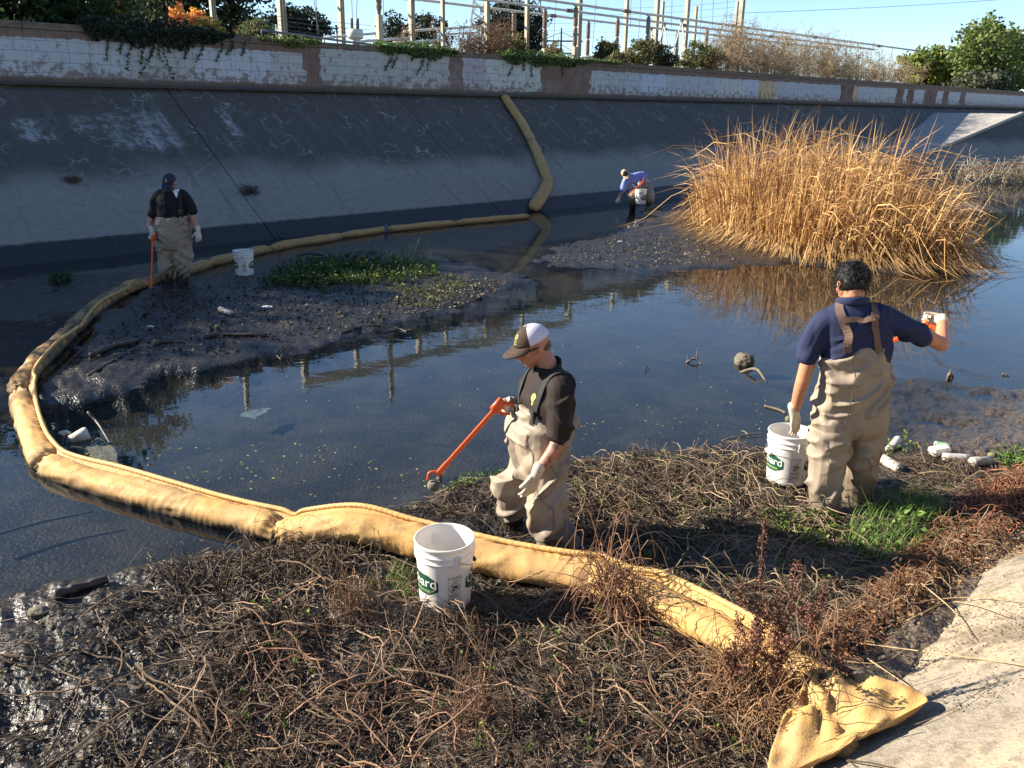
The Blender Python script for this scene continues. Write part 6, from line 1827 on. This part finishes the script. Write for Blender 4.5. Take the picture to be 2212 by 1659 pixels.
# ---------------- person in the shade by the far boom, facing the camera
def build_A():
    Y = 12.05; k = .00665
    J = lambda x, y, dy=0.: atY(x, y, Y + dy)
    ex, ey, up = np.array([1., 0, 0]), np.array([0, 1., 0]), np.array([0, 0, 1.])
    root = person("worker in navy cap, dark mask and black shirt standing in the shade", (*J(372, 608)[:2], 0.0))
    hc = J(367, 394, -.06); hf = unit(np.array([-.12, -.85, -.5])); hu = unit(np.array([0, -.45, .9]))
    hs, P_, A_ = head_shapes(hc, hf, hu, 1.05)
    Rn = lambda x, y, hw, dp, dy=0.: (J(x, y, dy), ex * hw * k, ey * dp)
    le, lw = J(325, 478, -.02), J(328, 500, -.12); re, rw = J(419, 477, .02), J(428, 499, -.06)
    ls, rs = J(340, 424), J(400, 423)
    body = hs + [limb([P_(0, -.03, -.06), J(369, 412), J(370, 425)], [.062, .062, .07])]
    body += [trunk([Rn(370, 424, 18, .07), Rn(371, 440, 29, .11), Rn(372, 480, 28, .12), Rn(374, 520, 29, .12)])]
    body += [limb([J(369, 426), J(345, 430), le, lw], [.05, .048, .048, .034]), limb([J(371, 426), J(396, 430), re, rw], [.05, .048, .048, .034])]
    body += [limb([J(374, 520), J(358, 540), J(358, 580), J(360, 618)], [.1, .09, .065, .05]), limb([J(374, 520), J(392, 540), J(396, 580), J(394, 615)], [.1, .09, .065, .05])]
    fuse("body", body, .009, M["skin"], root, None, 4, skincol((.42, .22, .15)))
    sh = [trunk([Rn(369, 408, 11, .07), Rn(370, 415, 24, .09), Rn(370, 428, 32, .125), Rn(371, 450, 32, .14), Rn(372, 475, 32, .145)]), limb([J(360, 417), J(348, 420), J(341, 427), J(333, 446), J(329, 464, -.02)], [.06, .076, .078, .074, .072]), limb([J(379, 417), J(391, 420), J(400, 427), J(411, 442), J(416, 456, -.02)], [.06, .076, .078, .074, .070])]
    shirt = fuse("shirt", sh, .010, M["black"], root, folds(.010, 7, 6, 31.))
    bs = bvh_of(shirt)
    V2 = np.array([[-.05, .05], [.045, .055], [.02, -.055], [0, .0]]); decal("undershirt", bs, J(375, 420, -.15), ex, up, V2, np.array([[0, 1, 3], [1, 2, 3], [2, 0, 3]]), M["white"], root, .008)
    wd_ = [trunk([Rn(372, 466, 33, .165), Rn(373, 480, 34, .175), Rn(374, 500, 36, .18), Rn(374, 520, 37.5, .175), Rn(375, 538, 36, .15)]), limb([J(357, 528), J(357, 552), J(359, 575), J(360, 592)], [.130, .125, .118, .10]), limb([J(392, 528), J(396, 552), J(396, 572), J(395, 590)], [.130, .128, .118, .10])]
    fuse("chest_waders", wd_, .011, M["wader"], root, folds(.024, 6.5, 8, 41.), 4)
    for a, b_ in (((360, 588), (361, 618)), ((395, 586), (394, 616))):
        mb = MB(); mb.add(*limb([J(*a), J(*b_)], [.088, .082])); mb.out("rubber_boot", M["boot"], root, True)
    for x in (352, 392): ribbon("strap", bs, [J(x, 467, -.16), J(x, 445, -.16), J(x + (4 if x < 370 else -4), 415, -.05)], .04, M["strapb"], root, .008)
    for x in (354, 391):
        mb = MB(); mb.box(J(x, 459, -.185), (.03, .01, .03), np.eye(3), .004); mb.out("buckle", M["strapb"], root)
    cap(root, P_, A_, (M["capnavy"], M["capnavy"], M["capnavy"]), panel=66, low=-.004)
    V, F = disc2(.021, .021); out = []
    for nm, (V, F), mt, e in (("cap_badge", disc2(.022, .022), M["gold"], .002), ("badge_mark", ring2(.004, .012, 16), M["capnavy"], .003)):
        out = [P_((.084 + e) * math.cos(R(40) + y / .1) * math.sin(x / .095), -.006 + (.106 + e) * math.cos(R(40) + y / .1) * math.cos(x / .095), .018 + (.098 + e) * math.sin(R(40) + y / .1)) for x, y in V[:, :2]]
        npmesh(nm, np.array(out), F, mt, root)
    fuse("face_mask", [ell(P_(0, .052, -.052), A_, (.068, .064, .052))], .008, M["mask"], root, None, 3)
    fuse("glove", hand(lw, unit(J(329, 516, -.14) - lw), ex, np.array([.2, -.9, 0]), (.5, .6, .5), 1.08, (.7, .4, .5)), .006, M["glove"], root, None, 2)
    fuse("glove", hand(rw, unit(J(430, 522, -.1) - rw), -ex * .6 - ey * .5, unit(-ex - ey * .2), (.2, .25, .25), 1.08), .006, M["glove"], root, None, 2)
    return J
J = build_A()
grabber("orange grabber held point-down by the worker in the shade", J(330, 510, -.22), J(327, 622, -.40), np.array([.15, 1.0, .1]), "A")

# ---------------- crouching person far off, by the reeds
def build_D():
    Y = 22.6; k = .0121
    J = lambda x, y, dy=0.: atY(x, y, Y + dy)
    ex, ey, up = np.array([1., 0, 0]), np.array([0, 1., 0]), np.array([0, 0, 1.])
    root = person("crouching worker in pale blue shirt and white mask reaching into the water", (*J(1385, 452)[:2], 0.0))
    hc = J(1350, 376, -.12); hf = unit(np.array([.35, -.75, -.55])); hu = unit(np.array([-.45, -.35, .8]))
    hs, P_, A_ = head_shapes(hc, hf, hu, 1.05)
    sh0, sh1 = J(1353, 389, -.1), J(1388, 378, .05)
    hp = J(1393, 404, .15); neck = J(1361, 384, -.08); mid = (neck + hp) / 2 + up * .04
    e0, w0 = J(1344, 411, -.15), J(1337, 427, -.2); e1, w1 = J(1394, 388, -.05), J(1385, 396, -.25)
    ax_ = unit(sh1 - sh0); bx = unit(np.cross(ax_, hp - neck))
    body = hs + [limb([P_(0, -.03, -.06), neck], [.062, .07]), trunk([(neck, ax_ * .13, bx * .08), (mid, ax_ * .16, bx * .11), (hp, ax_ * .15, bx * .12)]), limb([neck, sh0, e0, w0], [.07, .065, .05, .035]), limb([neck, sh1, e1, w1], [.07, .065, .05, .035])]
    k0, a0, k1, a1 = J(1366, 424, -.25), J(1367, 448, -.1), J(1404, 428, -.2), J(1405, 446, -.05)
    body += [limb([hp, k0, a0], [.11, .075, .05]), limb([hp, k1, a1], [.11, .075, .05])]
    fuse("body", body, .012, M["skin"], root, None, 3, skincol((.40, .20, .13)))
    sh = [trunk([(neck + (neck - hp) * .08, ax_ * .14, bx * .10), (neck * .7 + hp * .3 + up * .02, ax_ * .215, bx * .145), (mid, ax_ * .20, bx * .15), (mid * .5 + hp * .5, ax_ * .19, bx * .15)]), limb([neck, sh0, e0], [.10, .095, .085]), limb([neck, sh1, sh1 * .4 + e1 * .6], [.10, .095, .08])]
    fuse("shirt", sh, .013, M["sky"], root, folds(.010, 6, 6, 3.), 3)
    wd_ = [trunk([(mid * .75 + hp * .25 - up * .03, ax_ * .19, bx * .17), (mid * .35 + hp * .65, ax_ * .205, bx * .175), (hp, ax_ * .20, bx * .175), (hp - up * .08, ex * .19, ey * .16)]), limb([hp - ax_ * .08, k0, k0 * .4 + a0 * .6], [.15, .125, .10]), limb([hp + ax_ * .08, k1, k1 * .4 + a1 * .6], [.15, .125, .10])]
    fuse("chest_waders", wd_, .014, M["wader"], root, folds(.02, 6, 7, 9.), 3)
    for a_, b_ in ((k0 * .45 + a0 * .55, a0 - up * .08), (k1 * .45 + a1 * .55, a1 - up * .08)):
        mb = MB(); mb.add(*limb([a_, b_], [.088, .08])); mb.out("rubber_boot", M["boot"], root, True)
    cap(root, P_, A_, (M["capbrown"], M["captan"], M["captan"]), panel=60, low=-.004)
    fuse("face_mask", [ell(P_(0, .052, -.052), A_, (.070, .066, .054))], .01, M["white"], root, None, 2)
    fuse("glove", hand(w0, unit(J(1331, 437, -.22) - w0), ex, -ey, (.2, .3, .3), 1.1), .008, M["glove"], root, None, 2)
    fuse("glove", hand(w1, unit(J(1379, 398, -.3) - w1), up, -ey, (.5, .5, .5), 1.1), .008, M["glove"], root, None, 2)
    return J
J = build_D()
grabber("orange grabber tucked under the crouching worker's arm", J(1390, 394, -.35), J(1356, 420, -.40), np.array([.6, 0, .6]), "D")
# ================================================================ SMALL THINGS IN AND BESIDE THE WATER
M["drift"] = plain("driftwood", (.20, .165, .11), (.10, .08, .055), 14, .85, .8, .008, 40)
M["darkstick"] = plain("wet_stick", (.03, .025, .02), (.06, .048, .036), 14, .5, .8, .006, 40)
M["rock"] = plain("muddy_rock", (.15, .13, .09), (.075, .065, .05), 7, .85, .9, .012, 22)
M["can"] = plain("white_can", (.60, .57, .51), (.26, .225, .17), 16, .5, .5, .006, 30)
M["foam"] = plain("dirty_foam", (.66, .62, .54), (.48, .43, .35), 9, .85, .6, .006, 45)
M["ballg"] = plain("old_tennis_ball", (.16, .16, .07), (.09, .085, .045), 16, .95, .7, .006, 90)
M["bluelab"] = plain("faded_print", (.30, .33, .45), (.42, .40, .30), 25, .5)
M["greenlab"] = plain("faded_green", (.10, .26, .12), (.16, .30, .16), 25, .5)
M["bottle"] = plain("cloudy_plastic", (.36, .34, .29), (.20, .175, .135), 14, .4, .5, .006, 25)
def lump(name, label, cat, c, rad_, mat, seed, amp=.18, group=None, oct_=3):
    bm = bmesh.new(); bmesh.ops.create_icosphere(bm, subdivisions=4, radius=1.0)
    V = np.array([v.co[:] for v in bm.verts]); F = np.array([[v.index for v in f.verts] for f in bm.faces]); bm.free()
    k = 1 + amp * fbm(V[:, 0] * 1.7 + seed, V[:, 1] * 1.7, V[:, 2] * 1.7, o=oct_)
    o = npmesh(name, np.asarray(c) + V * k[:, None] * np.asarray(rad_), F, mat, sm=True, loc=c)
    return tag(o, label, cat, group)
lump("rock", "rounded brown rock standing out of the water before the reeds' reflection", "rock", gz(1606, 785, .0) + [0, 0, .012], (.10, .09, .095), M["rock"], 3., .5)
# the ball of mud hanging in the grabber's jaws
mc = atY(936, 1045, 4.57)
lump("mud_ball", "muddy ball gripped in the brown-capped worker's grabber", "ball", mc + [0, 0, -.012], (.036, .036, .034), M["rock"], 8., .25)
for k, (x, y, lab) in enumerate(((1705, 902, "old tennis ball floating by the pail under the worker's hand"), (2140, 1003, "old tennis ball at the right end of the litter"), (1815, 1075, "dark green ball lying behind the worker's right leg"), (1808, 1050, "small pale ball beside the dark green one"), (500, 697, "muddy ball lying on the shaded mud bank by a branch"), (470, 655, "muddy ball on the shaded mud near the white can"))):
    x, y = ((1705, 902), (2140, 1003), (2310 * .6777 + 256, 1046), (1788 + 20, 1032), (338, 749), (762 * .6777 - 45, 717))[k]
    v = gz(x, y, .03); v[2] = max(gh(v[0], v[1]), -.01) + .022
    o = lump("ball", lab, "ball", v, (.034, .034, .034), M["ballg"], k * 3., .05, "lost balls in the mud")
def stick(name, label, px, r, mat, zs=None, group="sticks in the water", cat="branch", extra=None):
    P_ = []
    for i, (x, y) in enumerate(px):
        z = zs[i] if zs else None
        if z is None:
            v = gz(x, y, .03); v[2] = max(gh(v[0], v[1]), -.01) + r * .8
        else: v = gz(x, y, z)
        P_.append(v)
    root = empty(name, P_[0], label, cat, group)
    pth = spline(P_, 22); q = np.linspace(0, 1, 22)
    rr_ = r * (1 - .35 * q) * (1 + .22 * vnoise(q * 9 + px[0][0], q * 0))
    npmesh("stem", *tube(pth, rr_, 9), mat, root, True)
    for (i, dx, dy, dz, rr2) in (extra or ()):
        s = pth[i]; e = s + [dx, dy, dz]
        npmesh("side_branch", *tube(spline([s, (s + e) / 2 + RNG.normal(size=3) * .008, e], 8), np.linspace(rr2, rr2 * .4, 8), 7), mat, root, True)
    return root
stick("driftwood", "arched piece of driftwood standing in the water left of the navy-shirted worker", [(1598, 806), (1625, 797), (1640, 802), (1657, 828)], .018, M["drift"], [-.02, .05, .055, -.03])
stick("driftwood", "forked driftwood with upright prongs left of the rock", [(1483, 783), (1500, 775), (1518, 788)], .014, M["drift"], [.0, .04, -.01], extra=[(3, -.02, 0, .065, .010), (14, -.01, .01, .10, .007)])
stick("driftwood", "small twin sticks poking from the water in front of the worker's cap", [(1392, 800), (1397, 793), (1402, 800)], .006, M["darkstick"], [-.01, .03, -.01], extra=[(8, -.01, 0, .045, .004)])
stick("driftwood", "broken root stub standing right of the navy-shirted worker", [(2048, 822), (2052, 808), (2060, 816)], .02, M["drift"], [-.02, .07, -.02], extra=[(9, .01, 0, .05, .012)])
stick("driftwood", "small pale stub at the right edge of the water", [(2165, 808), (2182, 810)], .012, M["drift"], [.012, .012])
stick("branch", "thick twig lying on the water left of the pail", [(1652, 877), (1680, 884), (1697, 892)], .011, M["drift"], [.01, .012, .01])
stick("branch", "long twig lying in the shallows left of the pail", [(1560, 952), (1600, 941), (1650, 935)], .008, M["drift"], [.01, .012, .02], extra=[(14, -.04, .06, .01, .008)])
stick("branch", "dark branch lying across the shaded mud, nearest the boom", [(195, 770), (240, 757), (285, 748), (310, 740)], .03, M["darkstick"])
stick("branch", "long thin branch pointing from the shaded mud to the water", [(190, 815), (230, 793), (270, 770), (302, 752)], .014, M["darkstick"])
stick("branch", "knotted branch at the top of the shaded mud bank", [(340, 748), (370, 742), (400, 740)], .02, M["darkstick"])
stick("branch", "long dark log on the shaded mud left of the water's edge", [(440, 732), (480, 728), (530, 731), (580, 730)], .028, M["darkstick"])
stick("branch", "short twig at the boom's inner edge on the shaded mud", [(132, 782), (150, 792), (170, 802)], .008, M["darkstick"])
stick("branch", "curved twig bridging the mud edge and the water", [(735, 722), (775, 708), (810, 706), (858, 707), (880, 712)], .011, M["darkstick"], extra=[(16, -.25, -.35, -.03, .008), (20, .06, .0, .02, .02)])
stick("branch", "thin branch rising from the water beside the foam lump", [(190, 890), (212, 915), (238, 958)], .012, M["darkstick"], [.13, .06, .01])
stick("branch", "black branch tangle floating beyond the flowering plants", [(640, 553), (665, 548), (700, 551)], .025, M["darkstick"], [.02, .05, .02], extra=[(9, .25, .3, .05, .014), (12, .2, -.3, .03, .012)])
stick("branch", "dark lump of roots in the far shallow water", [(770, 548), (800, 545), (815, 549)], .05, M["darkstick"], [.01, .04, .01], extra=[(9, .1, .1, .22, .012)])
stick("branch", "dark twig standing out of the water left of the hanging fence reflection", [(598, 768), (606, 776), (612, 779)], .007, M["darkstick"], [.02, .05, .0], extra=[(10, .03, 0, .05, .005)])
stick("branch", "long submerged pole lying in the dark water at lower left", [(-40, 1165), (80, 1130), (200, 1105)], .012, M["drift"], [-.03, -.03, -.03])
stick("driftwood", "muddy log half sunk at the near shore on the left", [(120, 1310), (165, 1290), (235, 1268)], .032, M["darkstick"])
lump("rock", "mud-coated stone in the foreground beside the half sunk log", "rock", gz(85, 1325, .05), (.055, .04, .035), M["rock"], 5., .3)
# cans and litter at the right
def can(name, label, px0, px1, r, mat, lab=None, group="discarded cans and bottles", z=.05, dome=True):
    a, b = gz(*px0, z), gz(*px1, z)
    for v in (a, b): v[2] = max(gh(v[0], v[1]), 0) + r * .85
    d = unit(b - a); root = empty(name, a, label, "can", group)
    L = np.linalg.norm(b - a); prof = [(0, .8), (.02, 1.0), (.97, 1.0), (1.0, .86)]
    P_ = np.array([a + d * L * q for q, _ in prof]); npmesh("can_body", *tube(P_, [r * k for _, k in prof], 20), mat, root, True)
    if lab is not None: npmesh("label_band", *tube(np.array([a + d * L * .18, a + d * L * .82]), r * 1.015, 20, False), lab, root, True)
    mb = MB(); mb.tube([b, b + d * r * .25, b + d * r * .3], [r * .8, r * .72, r * .3], 16); mb.out("rim", M["wire"] if dome else M["can"], root, True)
    return root
can("drink_can", "white can standing askew just right of the worker's hip in the weeds", (1922, 968), (1940, 955), .034, M["can"], None)
can("drink_can", "crushed white can lying behind the worker's right leg", (1905, 1000), (1942, 1022), .036, M["can"], None)
can("spray_can", "long white spray can with faded print lying on the stem mat", (2034, 1002), (2092, 1006), .033, M["can"], M["bluelab"])
can("drink_can", "pale can with a green end lying behind the others", (2016, 970), (2052, 978), .033, M["bottle"], M["greenlab"])
can("plastic_bottle", "cloudy grey bottle lying lowest at the right of the litter", (2095, 1022), (2134, 1012), .036, M["bottle"], None)
can("drink_can", "white can lying alone on the shaded mud bank", (475, 672), (502, 679), .033, M["can"], None)
mb = MB(); v = gz(2026, 992, .05); v[2] = gh(v[0], v[1]) + .04
mb.box(v, (.075, .045, .030), np.array([[.97, .2, .12], [-.2, .97, .1], [-.1, -.12, .98]]), .014)
o = mb.out("foam_box", M["foam"], None, False, loc=v); tag(o, "squashed white foam box among the cans", "litter")
v = gz(170, 944, .02); mb = MB(); T_ = unit(np.array([.75, .55, .25]))
mb.tube([v - T_ * .07, v - T_ * .068, v + T_ * .05, v + T_ * .075], [.02, .038, .055, .05], 18)
o = mb.out("foam_cup", M["foam"], None, True, loc=v); tag(o, "dirty white cup floating inside the boom's corner", "cup")
lump("foam_scrap", "crumpled pale scrap floating left of the dirty cup", "litter", gz(140, 935, .01), (.05, .03, .018), M["foam"], 12., .5)
lump("paper_scrap", "small white paper scrap on the shaded mud bank", "litter", gz(578, 664, .06) + [0, 0, .01], (.07, .03, .012), M["white"], 14., .7)
lump("paper_scrap", "scattered white crumb of foam on the mud near the boom", "litter", gz(325, 705, .06), (.04, .02, .010), M["foam"], 15., .7)
lump("paper_scrap", "white scrap floating in front of the crouching worker", "litter", gz(1338, 523, .01), (.09, .05, .02), M["white"], 16., .6)
lump("mud_clod", "sunlit clod of mud and roots right of the crouching worker", "mud", gz(1412, 452, .05), (.22, .14, .10), M["rock"], 17., .45)
def tuft(name, label, c, n, L, sp_, cols):
    Ps = []
    for k in range(n):
        a = np.asarray(c) + ALT * RNG.normal() * sp_ + UPS * RNG.normal() * sp_ * .8
        d = unit(ALT * RNG.normal() + UPS * RNG.normal() * .6 + NRM * RNG.uniform(.05, .6)) * RNG.uniform(.4, 1.) * L
        Ps.append(spline([a, a + d * .5 + NRM * .02, a + d], 5))
    V, F = strands(np.array(Ps), np.linspace(.006, .002, 5)[None] * np.ones((n, 1)), 3)
    tag(npmesh(name, V, F, M["stem"], col=vcol(n, 15, *cols, .3), loc=c), label, "debris", "tufts caught on the far bank")
tuft("twig_tuft", "clump of dead twigs caught on the slab joint of the far bank", bsl(537, 416) - NRM * .06, 110, .2, .09, ((.04, .033, .028), (.09, .075, .06)))
tuft("twig_tuft", "brown tuft on the far bank at left", bsl(157, 391) - NRM * .06, 90, .13, .06, ((.09, .06, .035), (.14, .10, .06)))
# drain holes in the far bank
for k, (x, y, lab) in enumerate(((236, 521, "dark drain hole low in the far bank left of the worker"), (612, 507, "small dark drain hole above the boom"))):
    c0 = bsl(x, y) - NRM * .068
    t = np.linspace(0, 2 * math.pi, 22, endpoint=False); V = np.concatenate([[c0 - NRM * .05], [c0 + ALT * .085 * math.cos(q) + UPS * .11 * math.sin(q) for q in t], [c0 + NRM * .012 + ALT * .10 * math.cos(q) + UPS * .125 * math.sin(q) for q in t], [c0 - NRM * .01 + ALT * .12 * math.cos(q) + UPS * .145 * math.sin(q) for q in t]])
    F3 = np.array([[0, 1 + i, 1 + (i + 1) % 22] for i in range(22)]); F4 = np.array([[1 + 22 * r_ + i, 1 + 22 * (r_ + 1) + i, 1 + 22 * (r_ + 1) + (i + 1) % 22, 1 + 22 * r_ + (i + 1) % 22] for r_ in (0, 1) for i in range(22)])
    o = npmesh("drain_hole", V, [F3, F4], [M["grip"], M["bank"]], sm=False, loc=c0, mi=[0] * 22 + [0] * 22 + [1] * 22)
    tag(o, lab, "drain", "drain holes in the far bank")
# plastic sheet under the water inside the corner, and a floating bag
def sheet(name, label, px, z, mat, seed, amp=.006, n=18):
    c = [np.array(gz(x, y, z)) for x, y in px]
    u_ = np.linspace(0, 1, n); U_, V_ = np.meshgrid(u_, u_)
    P_ = (c[0] * ((1 - U_) * (1 - V_))[..., None] + c[1] * (U_ * (1 - V_))[..., None] + c[2] * (U_ * V_)[..., None] + c[3] * ((1 - U_) * V_)[..., None])
    P_[..., 2] += amp * fbm(U_ * 5 + seed, V_ * 5, o=3)
    P_[..., :2] += (.03 * fbm(U_ * 4 + seed + 9, V_ * 4, o=2))[..., None]
    P2 = P_ - [0, 0, .004]
    i = np.arange(n - 1)[:, None]; j = np.arange(n - 1)[None]; a = (i * n + j)
    F = np.stack([a, a + 1, a + n + 1, a + n], -1).reshape(-1, 4)
    o = npmesh(name, np.concatenate([P_.reshape(-1, 3), P2.reshape(-1, 3)]), np.concatenate([F, F[:, ::-1] + n * n]), mat, sm=True, loc=c[0])
    return tag(o, label, "litter")
sheet("plastic_sheet", "pale sheet lying under the water by the boom's corner", [(165, 965), (235, 955), (262, 1010), (190, 1000)], -.03, plain("sunken_sheet", (.42, .36, .28), (.34, .29, .22), 8, .6), 3.)
sheet("plastic_bag", "pale green-grey bag floating just under the surface in mid water", [(516, 897), (545, 884), (590, 880), (548, 906)], -.008, plain("sunken_bag", (.30, .34, .28), (.22, .25, .22), 8, .5), 6., .012)
# floating leaves: too many and small to pick apart
n = 240
q = np.concatenate([inpoly_pts([(180, 1000), (300, 960), (600, 950), (900, 980), (950, 1080), (700, 1080), (400, 1040)], 90), inpoly_pts([(1240, 880), (1700, 860), (1640, 960), (1250, 1000)], 50), inpoly_pts([(400, 850), (900, 760), (1100, 700), (1400, 640), (1600, 850), (1250, 880), (900, 950), (500, 960)], 70), inpoly_pts([(168, 965), (235, 960), (262, 1008), (195, 1000)], 30)])
C = np.stack([q[:, 0], q[:, 1], np.full(len(q), .003)], -1); L = RNG.uniform(.012, .028, len(q))
V, F = leaves(C, unit(rdir(len(q)) * [1, 1, 0]), np.tile([0, 0, 1.], (len(q), 1)), L, L * .4)
tag(npmesh("floating_leaves", V, F, M["leaf"], col=vcol(len(q), 4, (.42, .42, .05), (.34, .30, .16), .2)), "small yellow leaves floating on the water", "leaves", kind="stuff")
# drift pile of dead branches at the right edge
dp = np.array([gz(2150, 392), gz(2205, 398), gz(2120, 388)])
c0 = gz(2165, 392)
root = empty("drift_pile", (c0[0], c0[1], 0), "tangle of pale dead branches piled at the water's edge on the far right", "branches")
n = 420; Ps = []
for k in range(n):
    a = c0 + np.array([RNG.normal() * 1.2, RNG.normal() * .5, RNG.uniform(-.05, .25)])
    d = unit(np.array([RNG.normal() * .7, RNG.normal() * .4, RNG.uniform(.1, 1.0)])) * RNG.uniform(.4, 1.3)
    e = a + d; m_ = (a + e) / 2 + [RNG.normal() * .12, 0, .15]
    e = e + [RNG.normal() * .25, 0, -RNG.uniform(0, .5)]
    Ps.append(spline([a, m_, e], 7))
V, F = strands(np.array(Ps), np.linspace(.012, .004, 7)[None] * RNG.uniform(.6, 1.5, (n, 1)), 3)
tag(npmesh("twigs", V, F, M["stem"], root, col=vcol(n, 21, (.34, .29, .21), (.20, .17, .12))), kind="stuff")
lg = spline([c0 + [.9, .2, .1], c0 + [1.5, .1, .75], c0 + [1.35, .0, 1.25]], 12)
npmesh("broken_trunk", *tube(lg, np.linspace(.22, .12, 12), 12), M["drift"], root, True)
